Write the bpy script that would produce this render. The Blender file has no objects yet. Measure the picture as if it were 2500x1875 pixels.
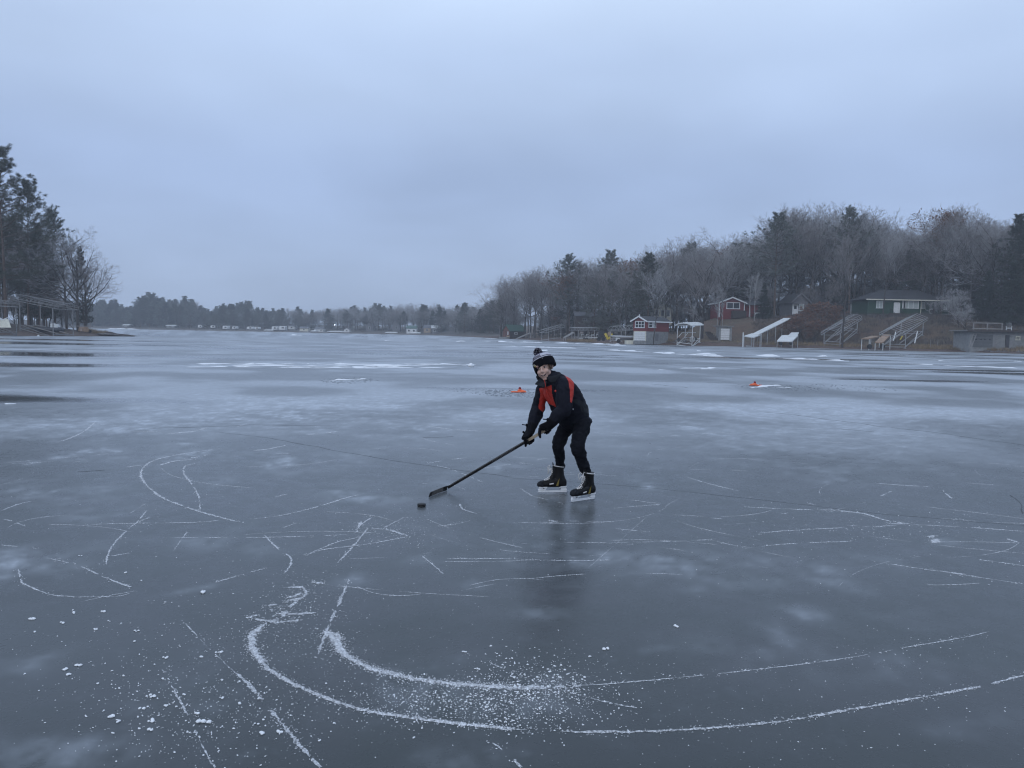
import bpy, bmesh, math, random
import numpy as np
from mathutils import Vector, Matrix, Quaternion, noise as mnoise

scene = bpy.context.scene
C = scene.collection
PI = math.pi
RND = random.Random(7)
NPR = np.random.default_rng(7)

# ------------------------------------------------------------------ camera
CAM_H = 1.6
F_PX = 1878.0                     # focal length in pixels of the 2500 px wide photo
PITCH = math.atan((937.5 - 813.3) / F_PX)
ROLL = math.atan(0.0182)
_f = Vector((0, math.cos(PITCH), -math.sin(PITCH)))
_r0 = Vector((1, 0, 0)); _u0 = Vector((0, math.sin(PITCH), math.cos(PITCH)))
_r = _r0 * math.cos(ROLL) + _u0 * math.sin(ROLL)
_u = -_r0 * math.sin(ROLL) + _u0 * math.cos(ROLL)
cam_d = bpy.data.cameras.new('camera'); cam = bpy.data.objects.new('camera', cam_d); C.objects.link(cam)
cam.matrix_world = Matrix(((_r.x, _u.x, -_f.x, 0), (_r.y, _u.y, -_f.y, 0), (_r.z, _u.z, -_f.z, CAM_H), (0, 0, 0, 1)))
cam_d.sensor_width = 36; cam_d.lens = 36 * F_PX / 2500; cam_d.clip_start = 0.05; cam_d.clip_end = 4000
scene.camera = cam

# ------------------------------------------------------------------ world: overcast winter sky
SUN_EL, SUN_AZ = math.radians(32), math.radians(200)
world = bpy.data.worlds.new('World'); scene.world = world; world.use_nodes = True
wt = world.node_tree; wt.nodes.clear()
def wn(t, **k):
    n = wt.nodes.new(t)
    for a, b in k.items(): setattr(n, a, b)
    return n
wl = wt.links.new
sky = wn('ShaderNodeTexSky', sky_type='NISHITA', sun_disc=False, sun_elevation=SUN_EL, sun_rotation=SUN_AZ)
sky.air_density = 1.0; sky.dust_density = 2.0
tc = wn('ShaderNodeTexCoord'); sep = wn('ShaderNodeSeparateXYZ'); wl(tc.outputs['Generated'], sep.inputs[0])
mr = wn('ShaderNodeMapRange'); mr.inputs[1].default_value = 0.0; mr.inputs[2].default_value = 0.6
wl(sep.outputs['Z'], mr.inputs[0])
ramp = wn('ShaderNodeValToRGB'); wl(mr.outputs[0], ramp.inputs[0])
cr = ramp.color_ramp; cr.interpolation = 'EASE'
SKY_STOPS = [(0.0, (0.37, 0.475, 0.68)), (0.30, (0.375, 0.49, 0.735)), (0.52, (0.50, 0.635, 0.885)), (0.68, (0.60, 0.745, 0.985)), (1.0, (0.62, 0.76, 1.0))]
cr.elements[0].position = SKY_STOPS[0][0]; cr.elements[1].position = SKY_STOPS[-1][0]
for p_, c_ in SKY_STOPS[1:-1]: cr.elements.new(p_)
for e_, (p_, c_) in zip(cr.elements, SKY_STOPS): e_.color = (*c_, 1)
# stratus clouds: soft noise on a plane far above (direction divided by its height)
zz = wn('ShaderNodeMath', operation='MAXIMUM'); wl(sep.outputs['Z'], zz.inputs[0]); zz.inputs[1].default_value = 0.0
za = wn('ShaderNodeMath', operation='ADD'); wl(zz.outputs[0], za.inputs[0]); za.inputs[1].default_value = 0.22
dv = wn('ShaderNodeVectorMath', operation='DIVIDE'); wl(tc.outputs['Generated'], dv.inputs[0])
cb = wn('ShaderNodeCombineXYZ')
for i in range(3): wl(za.outputs[0], cb.inputs[i])
wl(cb.outputs[0], dv.inputs[1])
n1 = wn('ShaderNodeTexNoise'); n1.inputs['Scale'].default_value = 1.15; n1.inputs['Detail'].default_value = 3; n1.inputs['Roughness'].default_value = 0.5
n1.inputs['Distortion'].default_value = 0.15
wl(dv.outputs[0], n1.inputs['Vector'])
nr = wn('ShaderNodeMapRange'); nr.inputs[1].default_value = 0.3; nr.inputs[2].default_value = 0.7
nr.inputs[3].default_value = 9.35; nr.inputs[4].default_value = 11.35
wl(n1.outputs['Fac'], nr.inputs[0])
sc_ = wn('ShaderNodeVectorMath', operation='SCALE'); wl(ramp.outputs[0], sc_.inputs[0]); wl(nr.outputs[0], sc_.inputs['Scale'])
mx = wn('ShaderNodeMix', data_type='RGBA'); mx.inputs[0].default_value = 0.92
wl(sky.outputs[0], mx.inputs[6]); wl(sc_.outputs[0], mx.inputs[7])
bg = wn('ShaderNodeBackground'); bg.inputs['Strength'].default_value = 0.1
wl(mx.outputs[2], bg.inputs['Color'])
wo = wn('ShaderNodeOutputWorld'); wl(bg.outputs[0], wo.inputs[0])

# ------------------------------------------------------------------ sun behind the overcast
sd = bpy.data.lights.new('sun', 'SUN'); sd.energy = 0.5; sd.angle = math.radians(60); sd.color = (1.0, 0.96, 0.9)
so = bpy.data.objects.new('sun', sd); C.objects.link(so)
_sdir = Vector((math.sin(SUN_AZ) * math.cos(SUN_EL), math.cos(SUN_AZ) * math.cos(SUN_EL), math.sin(SUN_EL)))
so.rotation_euler = _sdir.to_track_quat('Z', 'Y').to_euler(); so.location = (0, -20, 60)

vs = scene.view_settings
vs.view_transform = 'Standard'; vs.look = 'None'; vs.exposure = 0.0; vs.gamma = 1.0; vs.use_curve_mapping = False
cy = scene.cycles
cy.max_bounces = 6; cy.diffuse_bounces = 3; cy.glossy_bounces = 3; cy.transmission_bounces = 3; cy.volume_bounces = 1
cy.use_denoising = True; cy.use_adaptive_sampling = False; cy.filter_width = 1.15
cy.sample_clamp_indirect = 4.0

# ------------------------------------------------------------------ photo measurements -> places in the world
def ray(u, v):
    return _f + _r * ((u - 1250) / F_PX) + _u * (-(v - 937.5) / F_PX)
def ground(u, v, z=0.0):
    d = ray(u, v); t = (z - CAM_H) / d.z
    return Vector((d.x * t, d.y * t, z))
def at(u, v, D):
    d = ray(u, v); t = D / d.y
    return Vector((d.x * t, D, CAM_H + d.z * t))
def xat(u, D): return at(u, 813.3 + 0.0182 * (u - 1250), D).x
def project(p):
    q = p - Vector((0, 0, CAM_H)); w = q.dot(_f)
    return 1250 + F_PX * q.dot(_r) / w, 937.5 - F_PX * q.dot(_u) / w
def horizon(u): return 813.3 + 0.0182 * (u - 1250)

# ------------------------------------------------------------------ object helpers
def link(o): C.objects.link(o); return o
def tag(o, label=None, cat=None, group=None, kind=None):
    if label: o['label'] = label
    if cat: o['category'] = cat
    if group: o['group'] = group
    if kind: o['kind'] = kind
    return o
def empty(name, loc=(0, 0, 0), rz=0.0, label=None, cat=None, group=None):
    o = bpy.data.objects.new(name, None); o.location = loc; o.rotation_euler = (0, 0, rz); o.empty_display_size = 0.3
    link(o); return tag(o, label, cat, group)
def np_mesh(name, V, Q=None, T=None, smooth=False):
    """mesh from numpy arrays of verts, quads and triangles"""
    me = bpy.data.meshes.new(name)
    V = np.asarray(V, np.float32); nq = 0 if Q is None else len(Q); nt = 0 if T is None else len(T)
    me.vertices.add(len(V)); me.vertices.foreach_set('co', V.ravel())
    loops = []
    if nq: loops.append(np.asarray(Q, np.int32).ravel())
    if nt: loops.append(np.asarray(T, np.int32).ravel())
    L = np.concatenate(loops); me.loops.add(len(L)); me.loops.foreach_set('vertex_index', L)
    st = np.concatenate([np.arange(nq) * 4, nq * 4 + np.arange(nt) * 3]).astype(np.int32)
    me.polygons.add(nq + nt); me.polygons.foreach_set('loop_start', st)
    me.update(calc_edges=True)
    if smooth: me.polygons.foreach_set('use_smooth', np.ones(nq + nt, bool))
    return me
def obj(name, me, mats, parent=None, loc=None):
    if not isinstance(mats, (list, tuple)): mats = [mats]
    if len(me.materials) == 0:
        for m in mats: me.materials.append(m)
    o = bpy.data.objects.new(name, me); link(o)
    if parent is not None: o.parent = parent
    if loc is not None: o.location = loc
    return o

class MB:
    """collects boxes, tubes and polygons, then becomes ONE mesh"""
    def __init__(s): s.v = []; s.f = []; s.sm = []
    def add(s, vs_, fs_, smooth=False):
        b = len(s.v); s.v += [tuple(p) for p in vs_]; s.f += [tuple(i + b for i in q) for q in fs_]; s.sm += [smooth] * len(fs_)
        return s
    def box(s, c, d, M=None):
        x, y, z = d[0] / 2, d[1] / 2, d[2] / 2
        P = [Vector((a * x, b * y, e * z)) for e in (-1, 1) for b in (-1, 1) for a in (-1, 1)]
        if M is not None: P = [M @ p for p in P]
        c = Vector(c); P = [p + c for p in P]
        return s.add(P, [(0, 2, 3, 1), (4, 5, 7, 6), (0, 1, 5, 4), (2, 6, 7, 3), (0, 4, 6, 2), (1, 3, 7, 5)])
    def bar(s, a, b, w, h=None, up=(0, 0, 1)):
        a = Vector(a); b = Vector(b); h = h or w; t = (b - a).normalized()
        up = Vector(up)
        if abs(t.dot(up)) > 0.98: up = Vector((1, 0, 0))
        x = t.cross(up).normalized(); y = x.cross(t).normalized()
        P = [e + x * i * w / 2 + y * j * h / 2 for e in (a, b) for j in (-1, 1) for i in (-1, 1)]
        return s.add(P, [(0, 1, 3, 2), (4, 6, 7, 5), (0, 4, 5, 1), (2, 3, 7, 6), (0, 2, 6, 4), (1, 5, 7, 3)])
    def tube(s, pts, r, n=6, caps=True):
        pts = [Vector(p) for p in pts]; rr = r if isinstance(r, (list, tuple)) else [r] * len(pts)
        V = []; F_ = []; x = None
        for i, p in enumerate(pts):
            t = (pts[min(i + 1, len(pts) - 1)] - pts[max(i - 1, 0)]).normalized()
            if x is None:
                up = Vector((0, 0, 1)) if abs(t.z) < 0.9 else Vector((1, 0, 0)); x = t.cross(up).normalized()
            x = (x - t * x.dot(t)).normalized(); y = t.cross(x)
            for k in range(n):
                a = 2 * PI * k / n; V.append(p + (x * math.cos(a) + y * math.sin(a)) * rr[i])
        for i in range(len(pts) - 1):
            for k in range(n):
                k2 = (k + 1) % n; F_.append((i * n + k, i * n + k2, (i + 1) * n + k2, (i + 1) * n + k))
        s.add(V, F_, n > 4)
        if caps:
            s.f.append(tuple(len(s.v) - len(V) + k for k in range(n - 1, -1, -1))); s.sm.append(False)
            s.f.append(tuple(len(s.v) - n + k for k in range(n))); s.sm.append(False)
        return s
    def prism(s, poly, depth_vec):
        """closed polygon (3D points) extruded along a vector"""
        P = [Vector(p) for p in poly]; d = Vector(depth_vec); n = len(P)
        return s.add(P + [p + d for p in P], [tuple(range(n - 1, -1, -1)), tuple(range(n, 2 * n))] + [(k, (k + 1) % n, n + (k + 1) % n, n + k) for k in range(n)])
    def loft(s, secs, n=16, smooth=True, power=2.0):
        """secs: (center, side vector, up vector, ra, rb) closed rings with flat caps"""
        V = []
        for c, x, y, ra, rb in secs:
            c = Vector(c); x = Vector(x); y = Vector(y)
            for k in range(n):
                a = 2 * PI * k / n; ca, sa = math.cos(a), math.sin(a)
                if power != 2.0:
                    ca = math.copysign(abs(ca) ** (2 / power), ca); sa = math.copysign(abs(sa) ** (2 / power), sa)
                V.append(c + x * ca * ra + y * sa * rb)
        F_ = []
        m = len(secs)
        for i in range(m - 1):
            for k in range(n):
                k2 = (k + 1) % n; F_.append((i * n + k, i * n + k2, (i + 1) * n + k2, (i + 1) * n + k))
        F_.append(tuple(range(n - 1, -1, -1))); F_.append(tuple((m - 1) * n + k for k in range(n)))
        return s.add(V, F_, smooth)
    def ball(s, c, r, n=10, m=7, M=None):
        r = r if isinstance(r, (list, tuple, Vector)) else (r, r, r); c = Vector(c)
        V = []; F_ = []
        for i in range(m + 1):
            th = PI * i / m
            for k in range(n):
                a = 2 * PI * k / n
                p = Vector((math.sin(th) * math.cos(a) * r[0], math.sin(th) * math.sin(a) * r[1], math.cos(th) * r[2]))
                if M is not None: p = M @ p
                V.append(c + p)
        for i in range(m):
            for k in range(n):
                k2 = (k + 1) % n
                F_.append((i * n + k, (i + 1) * n + k, (i + 1) * n + k2, i * n + k2))
        return s.add(V, F_, True)
    def mesh(s, name):
        me = bpy.data.meshes.new(name); me.from_pydata(s.v, [], s.f)
        me.polygons.foreach_set('use_smooth', s.sm); me.validate(); me.update(); return me
    def build(s, name, mats, parent=None, loc=None):
        return obj(name, s.mesh(name), mats, parent, loc)

def copy_tree(o, parent=None):
    c = o.copy(); C.objects.link(c)
    if parent is not None: c.parent = parent
    for ch in o.children: copy_tree(ch, c)
    return c

# ------------------------------------------------------------------ materials
def mat(name, col, rough=0.8, var=0.25, scale=3.0, bump=0.0, metal=0.0, col2=None, detail=4.0, spec=None, stretch=None, emit=None):
    m = bpy.data.materials.new(name); m.use_nodes = True; nt = m.node_tree; b = nt.nodes['Principled BSDF']
    b.inputs['Roughness'].default_value = rough; b.inputs['Metallic'].default_value = metal
    if spec is not None: b.inputs['Specular IOR Level'].default_value = spec
    if var > 0 or col2 or bump > 0:
        t = nt.nodes.new('ShaderNodeTexCoord'); nz = nt.nodes.new('ShaderNodeTexNoise')
        nz.inputs['Scale'].default_value = scale; nz.inputs['Detail'].default_value = detail; nz.inputs['Roughness'].default_value = 0.6
        src = t.outputs['Object']
        if stretch:
            mp = nt.nodes.new('ShaderNodeMapping'); mp.inputs['Scale'].default_value = stretch
            nt.links.new(src, mp.inputs[0]); src = mp.outputs[0]
        nt.links.new(src, nz.inputs['Vector'])
        r_ = nt.nodes.new('ShaderNodeValToRGB'); r_.color_ramp.elements[0].position = 0.3; r_.color_ramp.elements[1].position = 0.7
        c1 = [max(0, x * (1 - var)) for x in col]; c2 = col2 if col2 else [min(1, x * (1 + var)) for x in col]
        r_.color_ramp.elements[0].color = (*c1, 1); r_.color_ramp.elements[1].color = (*c2, 1)
        nt.links.new(nz.outputs['Fac'], r_.inputs[0]); nt.links.new(r_.outputs[0], b.inputs['Base Color'])
        if bump > 0:
            bp = nt.nodes.new('ShaderNodeBump'); bp.inputs['Strength'].default_value = bump; bp.inputs['Distance'].default_value = 0.02
            nt.links.new(nz.outputs['Fac'], bp.inputs['Height']); nt.links.new(bp.outputs[0], b.inputs['Normal'])
    else:
        b.inputs['Base Color'].default_value = (*col, 1)
    if emit:
        b.inputs['Emission Color'].default_value = (*emit[:3], 1); b.inputs['Emission Strength'].default_value = emit[3]
    return m
M = {}
M['snow'] = mat('snow', (0.82, 0.84, 0.86), 0.7, 0.06, 30)
m_dust = mat('shaved_ice', (0.80, 0.82, 0.85), 0.8, 0.06, 30)
_t = m_dust.node_tree; _n = _t.nodes.new('ShaderNodeTexNoise'); _n.inputs['Scale'].default_value = 95; _n.inputs['Detail'].default_value = 4; _n.inputs['Roughness'].default_value = 0.75
_g = _t.nodes.new('ShaderNodeNewGeometry'); _t.links.new(_g.outputs['Position'], _n.inputs['Vector'])
_m = _t.nodes.new('ShaderNodeMapRange'); _t.links.new(_n.outputs['Fac'], _m.inputs[0]); _m.inputs[1].default_value = .36; _m.inputs[2].default_value = .62; _m.inputs[3].default_value = .05; _m.inputs[4].default_value = .9
_t.links.new(_m.outputs[0], _t.nodes['Principled BSDF'].inputs['Alpha'])
M['dust'] = m_dust
M['bark'] = mat('bark', (0.055, 0.048, 0.045), 0.9, 0.4, 6, 0.6)
M['bark_pine'] = mat('bark_pine', (0.10, 0.07, 0.055), 0.9, 0.4, 6, 0.6)
M['bark_grey'] = mat('bark_grey', (0.08, 0.073, 0.07), 0.9, 0.4, 6, 0.6)
M['birch'] = mat('birch', (0.27, 0.265, 0.26), 0.8, 0.35, 5)
M['twig'] = mat('twig', (0.24, 0.22, 0.215), 0.9, 0.35, 1.2)
M['twig_grey'] = mat('twig_grey', (0.36, 0.355, 0.36), 0.9, 0.3, 1.2)
M['twig_dark'] = mat('twig_dark', (0.09, 0.08, 0.078), 0.9, 0.3, 1.2)
M['needle'] = mat('needle', (0.042, 0.054, 0.04), 0.7, 0.4, 0.7, col2=(0.09, 0.105, 0.075))
M['needle_dark'] = mat('needle_dark', (0.022, 0.034, 0.025), 0.7, 0.4, 0.7, col2=(0.05, 0.064, 0.044))
M['needle_frost'] = mat('needle_frost', (0.06, 0.075, 0.06), 0.7, 0.4, 0.7, col2=(0.19, 0.21, 0.185))
M['leaf_rust'] = mat('leaf_rust', (0.17, 0.075, 0.04), 0.8, 0.45, 2, col2=(0.27, 0.13, 0.075))
M['leaf_brown'] = mat('leaf_brown', (0.085, 0.055, 0.04), 0.8, 0.45, 2)
M['dry_grass'] = mat('dry_grass', (0.25, 0.19, 0.12), 0.9, 0.4, 1.5)
M['steel'] = mat('galvanised_steel', (0.36, 0.365, 0.37), 0.5, 0.2, 4, metal=0.35)
M['alu_white'] = mat('white_paint', (0.62, 0.64, 0.64), 0.5, 0.1, 3)
M['white'] = mat('white_trim', (0.68, 0.69, 0.69), 0.6, 0.08, 2)
M['cream'] = mat('cream_paint', (0.62, 0.60, 0.50), 0.6, 0.12, 2)
M['grey_wood'] = mat('weathered_wood', (0.22, 0.21, 0.2), 0.85, 0.3, 2, stretch=(1, 8, 8))
M['tan_wood'] = mat('tan_plywood', (0.30, 0.21, 0.15), 0.85, 0.3, 2)
M['dark_wood'] = mat('dark_wood', (0.05, 0.04, 0.036), 0.85, 0.3, 2)
M['red_paint'] = mat('dark_red_siding', (0.155, 0.024, 0.026), 0.7, 0.18, 1.5, stretch=(0.3, 0.3, 6))
M['red_brown'] = mat('red_brown_wood', (0.13, 0.05, 0.035), 0.8, 0.2, 1.5)
M['green_siding'] = mat('dark_green_siding', (0.018, 0.058, 0.034), 0.7, 0.2, 1.5, stretch=(0.3, 0.3, 7))
M['green_roof'] = mat('green_metal_roof', (0.03, 0.085, 0.062), 0.55, 0.15, 1.5)
M['roof'] = mat('dark_shingles', (0.05, 0.052, 0.058), 0.9, 0.25, 5)
M['roof_grey'] = mat('grey_shingles', (0.12, 0.125, 0.14), 0.9, 0.25, 5)
M['brown_siding'] = mat('brown_siding', (0.045, 0.034, 0.03), 0.8, 0.2, 1.5)
M['grey_siding'] = mat('grey_siding', (0.14, 0.14, 0.15), 0.8, 0.15, 1.5)
M['concrete'] = mat('concrete', (0.22, 0.22, 0.215), 0.9, 0.2, 2.5, 0.3)
M['block'] = mat('painted_blocks', (0.23, 0.235, 0.235), 0.9, 0.22, 2, 0.3)
M['garage_grey'] = mat('grey_garage_door', (0.10, 0.105, 0.11), 0.6, 0.08, 2)
M['glass'] = mat('window_glass', (0.02, 0.025, 0.03), 0.08, 0.0)
M['curtain'] = mat('window_blind', (0.38, 0.43, 0.42), 0.35, 0.1, 2)
M['black'] = mat('black_rubber', (0.018, 0.018, 0.02), 0.6, 0.15, 5)
M['dark_metal'] = mat('dark_metal', (0.06, 0.062, 0.07), 0.5, 0.2, 5, metal=0.4)
M['old_steel'] = mat('weathered_steel', (0.2, 0.2, 0.2), 0.6, 0.3, 4, metal=0.2)
M['yellow'] = mat('yellow_plastic', (0.55, 0.42, 0.04), 0.5, 0.15, 3)
M['tan'] = mat('tan_plastic', (0.35, 0.27, 0.2), 0.6, 0.15, 3)
M['orange'] = mat('orange_plastic', (0.85, 0.16, 0.06), 0.45, 0.12, 8)
M['red_reel'] = mat('dark_red_reel', (0.22, 0.01, 0.02), 0.5, 0.1, 8)
M['rock'] = mat('rock', (0.13, 0.12, 0.115), 0.9, 0.45, 1.5, 0.5)
M['lamp'] = mat('lit_lamp', (0.9, 0.9, 0.9), 0.5, 0, emit=(0.95, 0.97, 1.0, 6.0))
# ------------------------------------------------------------------ numpy noise
def _hash(ix, iy, seed):
    h = (ix.astype(np.int64) * 374761393 + iy.astype(np.int64) * 668265263 + seed * 1442695041) & 0x7fffffff
    h = ((h ^ (h >> 13)) * 1274126177) & 0x7fffffff
    return ((h ^ (h >> 16)) & 0xffff) / 65535.0
def vnoise(x, y, seed=0):
    ix = np.floor(x); iy = np.floor(y); fx = x - ix; fy = y - iy
    fx = fx * fx * (3 - 2 * fx); fy = fy * fy * (3 - 2 * fy)
    a = _hash(ix, iy, seed); b = _hash(ix + 1, iy, seed); c = _hash(ix, iy + 1, seed); d = _hash(ix + 1, iy + 1, seed)
    return (a * (1 - fx) + b * fx) * (1 - fy) + (c * (1 - fx) + d * fx) * fy
def fbm(x, y, seed=0, octs=4):
    s = 0; a = 0.5; t = 0
    for o in range(octs):
        s = s + a * vnoise(x, y, seed + o * 17); t += a; a *= 0.5; x = x * 2.03 + 5.1; y = y * 2.03 + 3.7
    return s / t
def sstep(a, b, x):
    t = np.clip((x - a) / (b - a), 0, 1); return t * t * (3 - 2 * t)

# ------------------------------------------------------------------ ice sheet
def SA(u, v): return (u / 1.7696, 1000 + v / 1.7696)            # measured on an enlarged left half
def SB(u, v): return (1250 + u / 1.7696, 1000 + v / 1.7696)     # measured on an enlarged right half
def FU(u, v): return (u * 1.1302, v * 1.1302)                   # measured on the whole photo

rows = np.concatenate([[-60, -25, -8, 0.6], np.geomspace(1.6, 130, 400), [160, 200, 260, 340, 450, 690]])
sv = np.concatenate([np.linspace(-0.80, 0.80, 400)])
YY = np.repeat(rows[:, None], len(sv) + 2, 1)
XX = np.empty_like(YY)
XX[:, 1:-1] = sv[None, :] * np.maximum(rows, 1.6)[:, None]
XX[:, 0] = -690; XX[:, -1] = 690
ny, nx = YY.shape
Vv = np.stack([XX, YY, np.zeros_like(XX)], -1).reshape(-1, 3)
idx = np.arange(ny * nx).reshape(ny, nx)
Qd = np.stack([idx[:-1, :-1], idx[:-1, 1:], idx[1:, 1:], idx[1:, :-1]], -1).reshape(-1, 4)
x = Vv[:, 0]; y = Vv[:, 1]
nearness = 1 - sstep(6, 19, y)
frost_glare = (0.72 - 0.67 * nearness) * (.25 + .75 * sstep(0.35, 0.66, fbm(x * 0.35, y * 0.35, 3, 5))) + (0.06 - .04 * nearness) * fbm(x * 1.7, y * 1.7, 11, 4)  # real frost, plus low-angle sky reflection painted in as paler colour farther out
wx = x + 0.35 * (fbm(x * 1.3, y * 1.3, 21, 3) - 0.5); wy = y + 0.35 * (fbm(x * 1.3, y * 1.3, 22, 3) - 0.5)
brk = fbm(x * 4.0, y * 4.0, 31, 4); brk2 = fbm(x * 13.0, y * 9.0, 33, 3)
def patch(px, rx, ry, amt, rot=0.0, hard=1.0):
    """one white frost patch frozen into the ice (radii in metres)"""
    global frost_glare
    g = ground(*px); dx = wx - g.x; dy = wy - g.y; c, s_ = math.cos(rot), math.sin(rot)
    q = ((dx * c + dy * s_) / rx) ** 2 + ((-dx * s_ + dy * c) / ry) ** 2
    frost_glare = np.maximum(frost_glare, frost_glare + 0.62 * amt * np.exp(-q * hard) * np.clip(2.6 * brk - .7, 0, 2) * np.clip(2.0 * brk2 - .2, 0, 2))
for (px, rx, ry, amt) in [
        (SA(345, 197), .33, .55, .75), (SA(1290, 235), .55, .5, .8), (SA(1180, 205), .3, .5, .4), (SA(1640, 384), .32, .28, .8), (SA(780, 150), .22, .7, .55), (SA(620, 90), .4, 1.0, .55),
        (SA(380, 360), .5, .6, .4), (SA(910, 312), .2, .3, .45), (SA(1945, 295), .2, .45, .8), (SA(2190, 250), .3, .5, .7), (SA(1510, 345), .3, .35, .45),
        (SA(50, 680), .42, .32, .75), (SA(5, 655), .3, .25, .5), (SA(60, 345), .5, .6, .4), (SA(1810, 93), .3, .9, .7), (SA(1110, 30), .6, 1.5, .4), (SA(1290, 30), .3, 1.2, .5),
        (SA(440, 450), .3, .3, .35), (SA(1090, 510), .15, .2, .4), (SA(700, 580), .5, .18, .25), (SA(1020, 590), .4, .2, .25), (SA(1490, 750), .12, .18, .35),
        (SA(120, 1480), .32, .1, .3), (SA(220, 1440), .3, .1, .25), (SA(160, 1080), .12, .14, .25), (SA(60, 1140), .12, .14, .25), (SA(1960, 1440), .15, .16, .22), (SA(480, 85), .6, .9, .35), (SA(160, 75), .5, 1.2, .35),
        (SA(740, 205), .8, .5, .4), (SA(900, 185), .5, .35, .35), (SA(1870, 610), .18, .35, .3), (SA(2085, 755), .1, .1, .4), (SA(1650, 90), .3, 1.2, .4), (SA(1550, 178), .3, .6, .45), (SA(1400, 100), .9, .5, .35),
        (SB(600, 322), .2, .3, .75), (SB(500, 640), .9, .32, .2), (SB(800, 680), 1.0, .3, .2), (SB(300, 600), .6, .4, .25), (SB(1300, 710), .16, .14, .45), (SB(1375, 745), .12, .1, .45), (SB(770, 780), .1, .1, .5), (SB(710, 660), .12, .12, .35),
        (SB(1100, 930), .1, .1, .45), (SB(1300, 900), .2, .14, .35), (SB(1170, 860), .2, .12, .3), (SB(980, 745), .2, .12, .35), (SB(190, 870), .16, .12, .28), (SB(580, 1000), .08, .05, .35), (SB(1760, 960), .1, .05, .35), (SB(1580, 870), .2, .14, .3),
        (SB(920, 1000), .3, .2, .22), (SB(1100, 990), .25, .12, .3), (SB(2050, 1350), .2, .08, .3), (SB(1700, 1100), .5, .2, .15), (SB(1840, 560), .15, .15, .4), (SB(1500, 640), .6, .3, .2), (SB(1420, 300), .3, .5, .4), (SB(790, 80), .2, .8, .5), (SB(530, 250), .4, .5, .3),
        (FU(660, 730), 2.2, 10, .25), (FU(860, 790), 6, 1.6, .6), (FU(700, 792), 5, 1.2, .6), (FU(520, 790), 4, 1.2, .5), (FU(760, 818), 1.2, .8, .4), (FU(1520, 797), 2.4, 1.0, .6), (FU(1660, 834), 1.2, .6, .5),
        (FU(200, 760), 10, 16, .25), (FU(1500, 900), 5, 6, .3), (FU(600, 880), 3, 4, .35), (FU(300, 900), 3, 3, .3), (FU(900, 890), 3, 3, .3), (FU(1800, 980), 1.5, 1.5, .2), (FU(2000, 900), 4, 4, .3)]:
    patch(px, rx, ry, amt)
patch(SA(805, 780), .16, .035, .6, rot=0.9)
# older powder sprayed into soft clouds round the fresh stop
patch(SA(1750, 1150), .55, .25, .18); patch(SA(1000, 1220), .4, .3, .16); patch(SB(100, 1250), .5, .25, .2); patch(SA(1680, 520), .3, .2, .3)
frost_glare = np.clip(frost_glare, 0, 1)
# smooth black ice where the frost never formed: these patches mirror the banks
gloss = 0.45 * sstep(0.60, 0.72, fbm(x * 0.05, y * 0.05, 41, 4)) * sstep(14, 40, y)
def glossy(px, rx, ry, amt, rot=0.0):
    global gloss, frost_glare
    g = ground(*px); dx = x + 3 * (fbm(x * .3, y * .1, 51, 3) - .5) - g.x; dy = y + 2.0 * (fbm(x * .2, y * .2, 52, 3) - .5) - g.y
    q = np.exp(-(((dx / rx) ** 2 + (dy / ry) ** 2) ** 2)) * amt
    gloss = np.maximum(gloss, q); frost_glare = frost_glare * (1 - 0.85 * q)
for a in [(FU(60, 765), 10, 3.2, 1), (FU(40, 787), 6.0, 1.6, .9), (FU(20, 862), 3.4, 1.0, .9), (FU(100, 742), 20, 4, .9), (FU(60, 733), 26, 3, 1), (FU(2160, 806), 3.6, 1.3, 1), (FU(2090, 800), 5.0, 1.3, .9), (FU(1700, 775), 9, 2.2, .9),
          (FU(1380, 783), 3, .8, .35), (FU(2150, 768), 14, 2.5, .8), (FU(1940, 822), 3.6, .7, .8), (FU(950, 768), 8, 2.4, .5), (FU(1900, 757), 18, 3, .9), (FU(700, 757), 20, 5, .5), (FU(1050, 840), 3, .5, .6)]:
    glossy(*a)
gloss = np.clip(gloss, 0, 1)
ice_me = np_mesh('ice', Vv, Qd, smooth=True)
for nm, arr in (('frost', frost_glare), ('gloss', gloss)):
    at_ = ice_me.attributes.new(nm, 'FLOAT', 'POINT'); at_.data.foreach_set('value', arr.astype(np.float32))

mi = bpy.data.materials.new('lake_ice'); mi.use_nodes = True; nt = mi.node_tree; b = nt.nodes['Principled BSDF']; L = nt.links.new
def N(t, **k):
    n = nt.nodes.new(t)
    for a_, b_ in k.items(): setattr(n, a_, b_)
    return n
tco = N('ShaderNodeTexCoord'); af = N('ShaderNodeAttribute', attribute_name='frost'); ag = N('ShaderNodeAttribute', attribute_name='gloss')
na = N('ShaderNodeTexNoise'); na.inputs['Scale'].default_value = 5.5; na.inputs['Detail'].default_value = 7; na.inputs['Roughness'].default_value = 0.68
nb = N('ShaderNodeTexNoise'); nb.inputs['Scale'].default_value = 0.9; nb.inputs['Detail'].default_value = 5; nb.inputs['Distortion'].default_value = 1.2
nf = N('ShaderNodeTexNoise'); nf.inputs['Scale'].default_value = 120; nf.inputs['Detail'].default_value = 3; nf.inputs['Roughness'].default_value = 0.7
for n_ in (na, nb, nf): L(tco.outputs['Object'], n_.inputs['Vector'])
def math_(op, a, b2, cl=False):
    m = N('ShaderNodeMath', operation=op); m.use_clamp = cl
    for i, q in enumerate((a, b2)):
        if isinstance(q, (int, float)): m.inputs[i].default_value = q
        else: L(q, m.inputs[i])
    return m.outputs[0]
def mapr(a, i0, i1, o0, o1):
    m = N('ShaderNodeMapRange'); L(a, m.inputs[0])
    for k, q in enumerate((i0, i1, o0, o1)): m.inputs[k + 1].default_value = q
    return m.outputs[0]
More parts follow.
